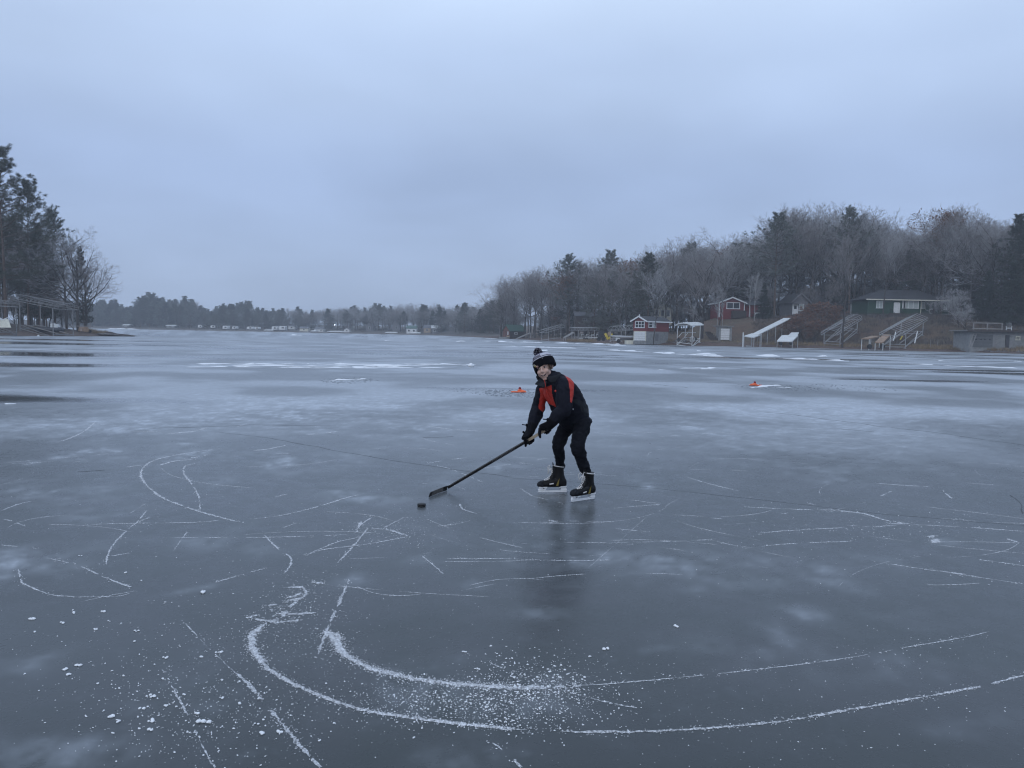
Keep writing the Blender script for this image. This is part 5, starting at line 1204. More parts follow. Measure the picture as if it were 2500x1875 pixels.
# ------------------------------------------------------------------ the boy
def B(u, v, dy=0.0): return at(1000 + u / 3.77, 820 + v / 3.77, 7.5 + dy)
def BG(u, v): return ground(1000 + u / 3.77, 820 + v / 3.77)
LEFTV = Vector((0.66, -0.75, 0)).normalized()        # towards his left hand
FACEV = Vector((-0.75, -0.66, 0)).normalized()       # the way his chest points
def crom(P, n):
    out = []
    for i in range(len(P) - 1):
        p0, p1, p2, p3 = P[max(i - 1, 0)], P[i], P[i + 1], P[min(i + 2, len(P) - 1)]
        for k in range(n):
            t = k / n; out.append(0.5 * ((2 * p1) + (p2 - p0) * t + (2 * p0 - 5 * p1 + 4 * p2 - p3) * t * t + (3 * p1 - p0 - 3 * p2 + p3) * t ** 3))
    out.append(P[-1]); return out
def limb(mb, pts, rad, side=None, n=16, sub=5, power=2.0, cap=True):
    P = crom([Vector(p) for p in pts], sub); R = crom([Vector((r, r, 0)) if isinstance(r, (int, float)) else Vector((r[0], r[1], 0)) for r in rad], sub); secs = []
    x = None
    for i, p in enumerate(P):
        t = (P[min(i + 1, len(P) - 1)] - P[max(i - 1, 0)]).normalized()
        s_ = Vector(side) if side is not None else (x if x is not None else (t.cross(Vector((0.3, 0.9, 0.1)))))
        x = (s_ - t * s_.dot(t)).normalized(); y = t.cross(x)
        secs.append((p, x, y, R[i].x, R[i].y, t))
    if cap:
        def capr(sec, sg):
            c, x, y, a, b_, t = sec; return [(c + t * sg * min(a, b_) * math.sin(q), x, y, a * math.cos(q), b_ * math.cos(q), t) for q in (.5, .95, 1.35)]
        secs = capr(secs[0], -1)[::-1] + secs + capr(secs[-1], 1)
    mb.loft([s_[:5] for s_ in secs], n, True, power)
    return mb
def evaluated(o):
    """mesh of an object with its modifiers applied, worked out in a small scene of its own"""
    sc2 = bpy.data.scenes.new('bench'); sc2.collection.objects.link(o); vl = sc2.view_layers[0]; vl.update()
    me = bpy.data.meshes.new_from_object(o.evaluated_get(vl.depsgraph)); bpy.data.objects.remove(o); bpy.data.scenes.remove(sc2); return me
def fuse(name, mb, voxel=.007, smooth=3):
    """one continuous surface out of overlapping closed shapes"""
    o = bpy.data.objects.new(name, mb.mesh(name))
    m = o.modifiers.new('r', 'REMESH'); m.mode = 'VOXEL'; m.voxel_size = voxel; m.use_smooth_shade = True
    if smooth: s_ = o.modifiers.new('s', 'SMOOTH'); s_.iterations = smooth; s_.factor = .5
    old = o.data; me = evaluated(o); bpy.data.meshes.remove(old); me.name = name
    return me
def folds(me, amp, scale, stretch=(1, 1, 1), seed=0):
    """cloth folds: push the surface along its normals"""
    n = len(me.vertices); co = np.zeros(n * 3, np.float32); nr_ = np.zeros(n * 3, np.float32)
    me.vertices.foreach_get('co', co); me.vertices.foreach_get('normal', nr_); co = co.reshape(-1, 3); nr_ = nr_.reshape(-1, 3)
    d = np.empty(n, np.float32)
    for i, (x_, y_, z_) in enumerate(co * np.array(stretch, np.float32) * scale):
        p = Vector((x_ + seed * 3.3, y_, z_)); d[i] = mnoise.noise(p) + .5 * abs(mnoise.noise(p * 2.1))
    co += nr_ * (amp * d)[:, None]; me.vertices.foreach_set('co', co.ravel()); me.update()
def inside(poly, x_, y_):
    r_ = False; j = len(poly) - 1
    for i in range(len(poly)):
        xi, yi = poly[i]; xj, yj = poly[j]
        if (yi > y_) != (yj > y_) and x_ < (xj - xi) * (y_ - yi) / (yj - yi) + xi: r_ = not r_
        j = i
    return r_
def panel_faces(me, polys, slot, facing=0.05, depth_lim=None):
    for f in me.polygons:
        c = f.center; w = (Vector((0, 0, CAM_H)) - c).normalized()
        if f.normal.dot(w) < facing: continue
        pu, pv_ = project(c); a, b_ = (pu - 1250) * 6.38, (pv_ - 840) * 6.38
        for pl in polys:
            if inside(pl, a, b_): f.material_index = slot; break
m_skin = mat('skin', (0.58, 0.38, 0.31), .5, .08, 25)
m_jacket = mat('black_softshell', (0.007, 0.008, 0.015), .8, .2, 14, .15, spec=.18)
m_jgrey = mat('charcoal_softshell', (0.013, 0.015, 0.020), .75, .2, 14, .15, spec=.25)
m_red = mat('red_softshell', (0.46, 0.030, 0.018), .7, .12, 14, .15)
m_trous = mat('black_fleece', (0.006, 0.007, 0.0115), .9, .25, 10, .2, spec=.15)
m_glove = mat('black_knit', (0.005, 0.005, 0.008), .9, .2, 30, .2, spec=.15)
m_hat = mat('black_knit_hat', (0.0045, 0.0045, 0.008), .9, .2, 60, .4, spec=.12)
m_hatw = mat('white_knit', (0.50, 0.50, 0.57), .9, .1, 60, .4)
m_navy = mat('dark_purple_knit', (0.022, 0.018, 0.045), .9, .35, 60, .4)
m_hair = mat('brown_hair', (0.10, 0.06, 0.042), .6, .3, 40)
m_boot = mat('black_skate_boot', (0.006, 0.006, 0.007), .5, .15, 20, spec=.25)
m_plastic = mat('white_skate_holder', (0.80, 0.82, 0.84), .35, .06, 10)
m_blade = mat('polished_steel', (0.6, 0.62, 0.64), .22, .05, 10, metal=.9)
m_lace = mat('white_lace', (0.72, 0.71, 0.70), .8, .1, 40)
m_gold = mat('gold_stripe', (0.20, 0.15, 0.03), .5, .1, 20)
m_shaft = mat('black_stick', (0.008, 0.008, 0.009), .5, .2, 20, spec=.2)
m_tan = mat('bare_wood_shaft', (0.34, 0.27, 0.19), .55, .15, 20)
m_eye = mat('dark_eye', (0.012, 0.010, 0.009), .2, 0)
m_eyew = mat('eye_white', (0.62, 0.58, 0.55), .4, 0)
m_lip = mat('lip', (0.25, 0.09, 0.08), .5, .1, 30)
m_mouth = mat('mouth_shadow_red', (0.05, 0.014, 0.014), .6, 0)
m_teeth = mat('teeth', (0.62, 0.59, 0.55), .4, 0)

person = empty('person', (0, 0, 0), 0, 'child in black and red jacket and pom-pom hat bending over a hockey stick', 'person')
fr_ = BG(1330, 1455); person.location = (fr_.x, fr_.y, 0); PO = Vector(person.location)
def pobj(name, me_or_mb, mats, parent=None):
    me = me_or_mb if not isinstance(me_or_mb, MB) else me_or_mb.mesh(name)
    o = obj(name, me, mats, parent or person)
    if parent is None or True:
        if parent is None: o.location = -PO
    return o
# joints
hipL, kneeL, anL = B(1588, 800, -.12), B(1548, 1025, -.30), B(1622, 1262, -.17)
hipR, kneeR, anR = B(1455, 795, .10), B(1372, 1000, .02), B(1392, 1215, .17)
shL, elL, wrL = B(1425, 475, -.27), B(1425, 668, -.36), B(1308, 800, -.36)
shR, elR, wrR = B(1235, 492, .0), B(1182, 668, .03), B(1125, 835, -.14)
pel, chest, neck0, headc = B(1520, 770, -.01), B(1390, 540, -.09), B(1285, 395, -.15), B(1232, 292, -.17)
# head frame: X to the viewer's right, Y up, Z out of the face
fw = Vector((-.24, -.96, -.06)).normalized(); upv = Vector((-.27, .05, .96)); upv = (upv - fw * upv.dot(fw)).normalized(); rtv = upv.cross(fw).normalized()
HM = Matrix((rtv, upv, fw)).transposed()
def Hp(x_, y_, z_): return headc + HM @ Vector((x_, y_, z_))
HS = 1.0
mb = MB()
mb.ball(Hp(0, .022, -.012), (.076, .092, .098), 20, 14, HM); mb.ball(Hp(0, -.042, .020), (.051, .062, .064), 18, 12, HM); mb.ball(Hp(0, -.080, .042), (.036, .030, .036), 14, 10, HM); mb.ball(Hp(0, -.104, .060), (.024, .016, .019), 12, 8, HM)
for q in (-1, 1):
    mb.ball(Hp(q * .035, -.034, .060), (.023, .024, .024), 12, 8, HM); mb.ball(Hp(q * .045, -.055, .018), (.018, .03, .035), 12, 8, HM); mb.ball(Hp(q * .03, .027, .078), (.024, .010, .014), 12, 8, HM)
    limb(mb, [Hp(q * .076, -.03, -.012), Hp(q * .086, -.005, -.02), Hp(q * .084, .018, -.022)], [(.007, .010), (.009, .016), (.007, .010)], None, 10, 3)
limb(mb, [Hp(0, .022, .082), Hp(0, -.005, .094), Hp(0, -.028, .106), Hp(0, -.038, .098)], [(.007, .007), (.009, .009), (.0135, .011), (.010, .007)], None, 10, 3)
for q in (-1, 1): mb.ball(Hp(q * .012, -.034, .093), (.008, .007, .008), 8, 6, HM)
limb(mb, [Hp(-.026, -.066, .068), Hp(0, -.082, .084), Hp(.027, -.064, .068)], [.006, .009, .006], None, 8, 3)
limb(mb, [Hp(-.027, -.054, .071), Hp(0, -.058, .088), Hp(.028, -.052, .071)], [.005, .008, .005], None, 8, 3)
limb(mb, [headc + Vector((.0, .03, -.05)), neck0, chest], [.055, .058, .10])
limb(mb, [pel, B(1460, 655, -.05), chest, B(1330, 455, -.125)], [(.095, .07), (.11, .08), (.13, .09), (.10, .07)], LEFTV)
for a, b_, c in ((shL, elL, wrL), (shR, elR, wrR)): limb(mb, [chest.lerp(a, .6), a, a.lerp(b_, .5), b_, b_.lerp(c, .5), c], [.05, .045, .042, .036, .034, .026])
for a, b_, c in ((hipL, kneeL, anL), (hipR, kneeR, anR)): limb(mb, [pel.lerp(a, .6), a, a.lerp(b_, .5), b_, b_.lerp(c, .4), c, c + Vector((0, 0, -.06))], [.055, .052, .046, .038, .037, .030, .033])
body = pobj('body', fuse('body', mb, .0058, 2), m_skin)
# eyes, brows, mouth
for q in (-1, 1):
    e_ = MB(); e_.ball(Hp(q * .030, .006, .0765), (.0130, .0066, .008), 12, 8, HM); eo = pobj('eye', e_, m_eyew)
    e_ = MB(); e_.ball(Hp(q * .030 - .001, .006, .0822), (.0074, .0068, .004), 10, 6, HM); p_ = pobj('iris', e_, m_eye, eo)
    e_ = MB(); limb(e_, [Hp(q * .030 - .015, .012, .0785), Hp(q * .030, .0155, .0845), Hp(q * .030 + .015, .011, .0785)], [.0022, .003, .0022], None, 6, 3); pobj('eyelid', e_, m_lip, eo)
    e_ = MB(); limb(e_, [Hp(q * .030 - .016, .024, .082), Hp(q * .030, .029, .0885), Hp(q * .030 + .016, .024, .081)], [.002, .0034, .002], None, 6, 3); pobj('eyebrow', e_, m_hair)
mo = MB(); limb(mo, [Hp(-.027, -.0565, .0755), Hp(-.012, -.067, .0865), Hp(.004, -.069, .089), Hp(.018, -.064, .0855), Hp(.030, -.053, .073)], [.0025, .0065, .0075, .0062, .0025], None, 8, 4); mo = pobj('mouth', mo, m_mouth)
te = MB(); limb(te, [Hp(-.016, -.0625, .0875), Hp(.003, -.0655, .0945), Hp(.021, -.060, .0865)], [.0012, .0024, .0012], None, 6, 4); pobj('teeth', te, m_teeth, mo)
# hair showing at his left temple
hr = MB()
for k in range(9):
    a = k / 8; s0 = Hp(.064 + .012 * a, .034, .046 - .055 * a); e_ = Hp(.072 + .010 * a, -.048 + .03 * a + .012 * RND.random(), .036 - .05 * a)
    limb(hr, [s0, s0.lerp(e_, .5) + HM @ Vector((.008, 0, .004)), e_], [.007, .0075, .002], None, 7, 3)
for k in range(4):
    s0 = Hp(-.05 - .006 * k, .036, .06 - .012 * k); limb(hr, [s0, Hp(-.062 - .004 * k, .0, .052 - .012 * k)], [.006, .002], None, 6, 3)
pobj('hair', hr, m_hair)

# knit hat
hu = Vector((-.36, .30, .88)).normalized(); hf = fw - hu * fw.dot(hu); hf.normalize(); hx = hu.cross(hf)
hc_ = B(1239, 262, -.15)
def ringpt(a, r, h): return hc_ + (hx * math.sin(a) * .95 + hf * math.cos(a) * 1.02) * r + hu * h
def hat_band(name, prof, m, parent, n=40):
    t = MB(); V = []
    for r_, h in prof:
        for k in range(n):
            a = 2 * PI * k / n; dip = -.036 * max(0, -math.sin(a)) ** 2 * max(0, (0.05 - h) / .08) - .02 * max(0, math.sin(a)) ** 2 * max(0, (0.03 - h) / .08)
            rib = 1 + .012 * math.cos(20 * a)
            V.append(ringpt(a, r_ * rib, h + dip))
    F_ = [(i * n + k, i * n + (k + 1) % n, (i + 1) * n + (k + 1) % n, (i + 1) * n + k) for i in range(len(prof) - 1) for k in range(n)]
    t.add(V, F_, True); return pobj(name, t, m, parent)
hat = hat_band('hat', [(.092, -.030), (.108, -.034), (.113, -.025), (.1145, .0), (.113, .025), (.109, .043), (.104, .047)], m_hat, None)
hat['label'] = 'black knit hat with white lettered band'
hat_band('stripe', [(.1035, .046), (.1055, .0495), (.1025, .055)], m_hatw, hat)
hat_band('stripe', [(.1025, .0545), (.1025, .058), (.100, .062)], m_navy, hat)
hat_band('lettered_band', [(.100, .0615), (.0985, .066), (.094, .076), (.086, .087), (.081, .0925)], m_hatw, hat)
hat_band('crown_top', [(.0815, .092), (.070, .102), (.052, .112), (.028, .119), (.004, .121)], m_navy, hat)
for q in range(2):
    cu = bpy.data.curves.new('lettering', 'FONT'); cu.body = 'VIKINGS'; cu.size = .030; cu.extrude = .0012; cu.align_x = 'CENTER'; cu.offset = .0006
    me = evaluated(bpy.data.objects.new('lettering', cu))
    for v in me.vertices:
        a = v.co.x / .088 * .95 + (-.38 if q == 0 else 2.76); h = .0655 + v.co.y * .95; r_ = np.interp(h, [.0615, .066, .076, .087, .0925], [.100, .0985, .094, .086, .081]) + .0016 + v.co.z
        v.co = ringpt(a, r_, h)
    me.update(); pobj('lettering', me, m_navy, hat)
em = MB()   # small pale horned emblem with gold on the cuff
for (a, h, r_, s_) in ((-.72, .006, .117, .011), (-.60, -.006, .117, .010)):
    em.ball(ringpt(a, r_, h), (s_ * .8, .004, s_), 8, 6)
limb(em, [ringpt(-.80, .117, .018), ringpt(-.74, .1185, .008), ringpt(-.62, .119, .012)], [.002, .0045, .002], None, 6, 3)
emo = pobj('emblem', em, mat('cream_thread', (0.42, 0.40, 0.34), .8, .1, 40), hat); em2 = MB(); em2.ball(ringpt(-.58, .1195, -.010), (.008, .004, .010), 8, 6); pobj('emblem', em2, mat('gold_thread', (0.30, 0.22, 0.07), .8, .1, 40), hat)
t = MB(); t.ball(ringpt(.30, .1125, .034), (.004, .003, .003), 6, 4); pobj('tag', t, m_hatw, hat)
# pom-pom: a ball of yarn ends
pc = B(1180, 150, -.11); nn = 900; dirs = NPR.normal(size=(nn, 3)); dirs /= np.linalg.norm(dirs, axis=1, keepdims=True)
ln = NPR.uniform(.034, .046, nn); wv = np.cross(dirs, NPR.normal(size=(nn, 3))); wv /= np.linalg.norm(wv, axis=1, keepdims=True); c0 = np.array(pc)
Vp = np.stack([c0 + dirs * .01 - wv * .002, c0 + dirs * .01 + wv * .002, c0 + dirs * ln[:, None] + wv * .0035, c0 + dirs * ln[:, None] - wv * .0035], 1).reshape(-1, 3)
me = np_mesh('pompom', Vp, np.arange(nn * 4).reshape(-1, 4)); me.materials.append(m_navy); me.materials.append(m_hatw); mi_ = (NPR.random(nn) < .22).astype(np.int32); me.polygons.foreach_set('material_index', mi_)
pobj('pompom', me, [m_navy, m_hatw], hat)

# jacket
mb = MB()
mb.loft([(B(1528, 792, .0) , LEFTV, FACEV, .176, .152), (B(1522, 775, .0), LEFTV, FACEV, .182, .160), (B(1508, 745, -.005), LEFTV, FACEV, .176, .152)], 20)
limb(mb, [B(1514, 755, .0), B(1500, 730, -.01), B(1460, 640, -.05), B(1408, 545, -.09), B(1352, 465, -.12), B(1300, 410, -.145)], [(.166, .142), (.172, .152), (.183, .155), (.196, .150), (.188, .134), (.105, .098)], LEFTV, 20, 5)
limb(mb, [chest.lerp(shL, .5) + Vector((0, 0, .06)), shL, shL.lerp(elL, .5), elL, elL.lerp(wrL, .5), wrL], [.09, .086, .080, .068, .060, .050], None, 16, 5)
limb(mb, [chest.lerp(shR, .5) + Vector((0, 0, .06)), shR, shR.lerp(elR, .5), elR, elR.lerp(wrR, .5), wrR], [.085, .074, .064, .062, .060, .048], None, 16, 5)
jm = fuse('jacket', mb, .0065, 4); folds(jm, .013, 9.0, (1, 1, .7), 1); folds(jm, .007, 22, (1, 1, 1.3), 4)
for m_ in (m_jacket, m_red, m_jgrey): jm.materials.append(m_)
panel_faces(jm, [[(1020, 860), (1110, 900), (1230, 1040), (1215, 1110), (1140, 1125), (1090, 1060), (1050, 960), (950, 900), (930, 870)]], 2, .0)
panel_faces(jm, [[(420, 690), (500, 680), (615, 640), (622, 760), (645, 860), (690, 985), (545, 915), (520, 1000), (480, 1062), (412, 1000), (430, 860), (445, 790)]], 1, .05)
panel_faces(jm, [[(760, 440), (860, 480), (950, 555), (968, 640), (957, 800), (930, 915), (908, 900), (900, 720), (880, 580), (830, 500)]], 1, -.35)
jacket = pobj('jacket', jm, [m_jacket, m_red, m_jgrey])
# standing collar, open at the front, with its turned flap
t = MB(); n = 26; V = []
for i, (cu, cv, cd, ra, rb_) in enumerate([(1300, 425, -.14, .118, .105), (1292, 390, -.145, .112, .10), (1280, 350, -.14, .115, .105), (1278, 318, -.135, .112, .104)]):
    c = B(cu, cv, cd)
    for k in range(n):
        a = -2.55 + 5.1 * k / (n - 1)          # 0 is the back of the neck
        bk = -FACEV; drop = -.050 * (1 - math.cos(a)) / 2 * i / 3 - .004 * i
        V.append(c + (bk * math.cos(a) * rb_ + LEFTV * math.sin(a) * ra) + Vector((0, 0, drop)))
F_ = [(i * n + k, i * n + k + 1, (i + 1) * n + k + 1, (i + 1) * n + k) for i in range(3) for k in range(n - 1)]
t.add(V, F_, True); cm_ = t.mesh('collar'); co = bpy.data.objects.new('collar', cm_); sm = co.modifiers.new('s', 'SOLIDIFY'); sm.thickness = .012; ss = co.modifiers.new('u', 'SUBSURF'); ss.levels = 1
cm2 = evaluated(co); pobj('collar', cm2, m_jgrey, jacket)
t = MB(); t.prism([B(1152, 446, -.18), B(1188, 405, -.20), B(1262, 425, -.26), B(1240, 476, -.27), B(1205, 462, -.24)], Vector((.01, .03, .012))); pobj('collar_flap', t, m_jgrey, jacket)
t = MB(); limb(t, [B(1240, 405, -.285), B(1248, 440, -.29), B(1257, 500, -.275), B(1278, 570, -.26)], [.0035] * 4, None, 6, 4); pobj('zip', t, m_red, jacket)
t = MB(); t.ball(B(1342, 508, -.38), (.009, .004, .011), 8, 6); pobj('chest_logo', t, m_red, jacket)
t = MB(); t.ball(B(1505, 675, -.235), (.006, .004, .009), 6, 4); pobj('zip_pull', t, m_hatw, jacket)

# trousers
mb = MB()
limb(mb, [B(1520, 735, .0), B(1525, 800, .0)], [(.120, .100), (.128, .108)], LEFTV, 18, 4)
limb(mb, [B(1560, 770, -.06), hipL + Vector((0, 0, -.02)), hipL.lerp(kneeL, .5), kneeL, kneeL.lerp(anL, .35), kneeL.lerp(anL, .7), anL + Vector((0, 0, .015))], [.080, .077, .071, .063, .058, .051, .049], None, 16, 5)
limb(mb, [B(1475, 770, .05), hipR + Vector((0, 0, -.02)), hipR.lerp(kneeR, .5), kneeR, kneeR.lerp(anR, .35), kneeR.lerp(anR, .7), anR + Vector((0, 0, .02))], [.080, .077, .070, .062, .053, .047, .042], None, 16, 5)
tm = fuse('trousers', mb, .0065, 4); folds(tm, .013, 9, (1, 1, 1.8), 2); folds(tm, .008, 20, (1, 1, 1.7), 5); pobj('trousers', tm, m_trous)

# hockey stick: through both hands to the ice
heelB, toeB = BG(330, 1428), BG(150, 1484)
U = B(1300, 838, -.34); Hl = heelB + (B(318, 1398, .3) - B(330, 1428, .3))
heel_top = Vector((heelB.x + .012, heelB.y, .028))
def SH(t): return U.lerp(heel_top, t)
Sd = (heel_top - U).normalized()
stick = empty('hockey_stick', (toeB.x, toeB.y, 0), 0, 'black hockey stick with tan upper shaft held low over the ice', 'hockey stick'); SO = Vector(stick.location)
def stube(name, t0, t1, m, w=.027, h=.019):
    t = MB(); t.bar(SH(t0) - SO, SH(t1) - SO, w, h, up=(0, -1, .3)); return t.build(name, m, stick)
stube('shaft', .20, .985, m_shaft); stube('shaft_top', .0, .2, m_tan, .026, .0185); stube('grip_tape', .0, .05, m_shaft, .031, .023)
t = MB()
for k in range(18):
    c = SH(.33 + .012 * k) - SO; t.bar(c, c + Sd * .006, 0.0285, .0205, up=(0, -1, .3))
t.build('shaft_print', M['dark_metal'], stick)
for q in (-1,):
    t = MB(); off = Vector((0, -.012, .0125)); t.bar(SH(.2) - SO + off, SH(.97) - SO + off, .004, .004); t.build('shaft_edge', mat('worn_shaft_edge', (.16, .15, .14), .5, .2, 20), stick)  # thin paler strip along the upper edge of the shaft
bl = MB(); toe2 = toeB + Vector((0, 0, .004)); hb2 = heelB + Vector((0, 0, .004)); bd = (toe2 - hb2).normalized(); nrm = Vector((bd.y, -bd.x, 0)).normalized() * .010
def blade_piece(name, f0, f1, m):
    t = MB(); n = 6; V = []
    for k in range(n + 1):
        f = f0 + (f1 - f0) * k / n; c = hb2.lerp(toe2, f) + nrm * (-3.4 * f * f); hgt = .044 - .004 * f if f < .9 else .040 * math.sqrt(max(.05, 1 - ((f - .9) / .1) ** 2 * .75))
        V += [c - SO - nrm * .4, c - SO + nrm * .4, c - SO + nrm * .4 + Vector((0, 0, hgt)) + bd * (-.012), c - SO - nrm * .4 + Vector((0, 0, hgt)) + bd * (-.012)]
    F_ = [(0, 3, 2, 1)] + [(i * 4 + a, i * 4 + (a + 1) % 4, i * 4 + 4 + (a + 1) % 4, i * 4 + 4 + a) for i in range(n) for a in range(4)] + [(n * 4, n * 4 + 1, n * 4 + 2, n * 4 + 3)]
    t.add(V, F_); return t.build(name, m, stick)
blade_piece('blade_heel', -.06, .16, m_shaft); blade_piece('blade', .16, .82, mat('scuffed_blade', (.085, .08, .075), .6, .4, 30)); blade_piece('blade_toe', .82, 1.0, m_shaft)
# puck
pk = ground(1029.2, 1237.0); pu_ = MB(); n = 32
pu_.loft([((pk.x, pk.y, z_), (1, 0, 0), (0, 1, 0), r_, r_) for z_, r_ in ((.003, .036), (.006, .0385), (.011, .0385), (.0125, .0375), (.0165, .0375), (.018, .0385), (.0255, .0385), (.0285, .036))], n, True)
tag(pu_.build('puck', mat('black_puck', (.012, .012, .013), .55, .15, 40, .2)), 'black hockey puck lying on the ice before the stick blade', 'puck')

# gloves: palm, four fingers and thumb closed round the shaft
def glove(c, wrist, palm_dir, name_label, thumb_sign=1, down_thumb=None):
    """c on the shaft axis; palm_dir points from the shaft to the back of the hand"""
    S = Sd; Pn = (palm_dir - S * palm_dir.dot(S)).normalized(); Q = S.cross(Pn).normalized()
    def cyl(a, r, s_): return c + Pn * math.cos(a) * r + Q * math.sin(a) * r + S * s_
    mb = MB(); r0 = .036
    limb(mb, [wrist, wrist.lerp(c + Pn * .045, .5), c + Pn * .045], [(.038, .036), (.044, .030), (.048, .024)], S, 14, 4)
    for k, (s_, ln, rr) in enumerate(((-.039, .86, .0142), (-.013, 1.0, .0152), (.013, .96, .0150), (.039, .78, .0134))):
        amax = 3.5 * ln; pts = [cyl(a * thumb_sign, r0 + .004 * math.cos(a * .5), s_ * (1 - .05 * a)) for a in np.linspace(.25, amax, 7)]
        limb(mb, pts, [rr, rr, rr * 1.06, rr, rr * 1.03, rr * .95, rr * .8], None, 10, 2)
    if down_thumb is not None:
        limb(mb, [c + Pn * .04 + S * .02, c.lerp(down_thumb, .5) + Pn * .02, down_thumb], [.017, .0155, .012], None, 10, 4)
    else:
        pts = [cyl(-thumb_sign * a, r0 + .004, .03 + .022 * a) for a in np.linspace(.1, 1.9, 5)]; limb(mb, pts, [.016, .0155, .015, .014, .011], None, 10, 3)
    me = fuse('glove', mb, .0045, 1); g = pobj('glove', me, m_glove); g['label'] = name_label
    t = MB(); ax = (wrist - c).normalized(); limb(t, [wrist - ax * .028, wrist, wrist + ax * .03], [(.044, .042), (.047, .045), (.050, .046)], S, 16, 3); cu_ = pobj('cuff', t, m_glove, g)
    return g, ax
cR = SH(.205); cL = SH(.05)
gR, axR = glove(cR, wrR + Vector((-.01, -.02, -.02)), Vector((-.45, -.25, .7)), 'lower glove with thumb pointing down the shaft', 1, B(1068, 1012, -.22))
gL, axL = glove(cL, wrL + Vector((-.01, 0, -.01)), Vector((.25, -.55, .75)), 'upper glove at the butt of the stick', 1)
for p0, p1, g in ((B(1078, 822, -.2), B(1034, 816, -.2), gR), (B(1270, 770, -.42), B(1226, 766, -.42), gL)):
    t = MB(); t.bar(p0, p1, .006, .009); t.ball(p0, (.012, .01, .016), 8, 6); pobj('strap', t, m_glove, g)
t = MB(); t.ball(B(1048, 886, -.2), (.011, .01, .013), 8, 6); pobj('toggle', t, m_glove, gR)

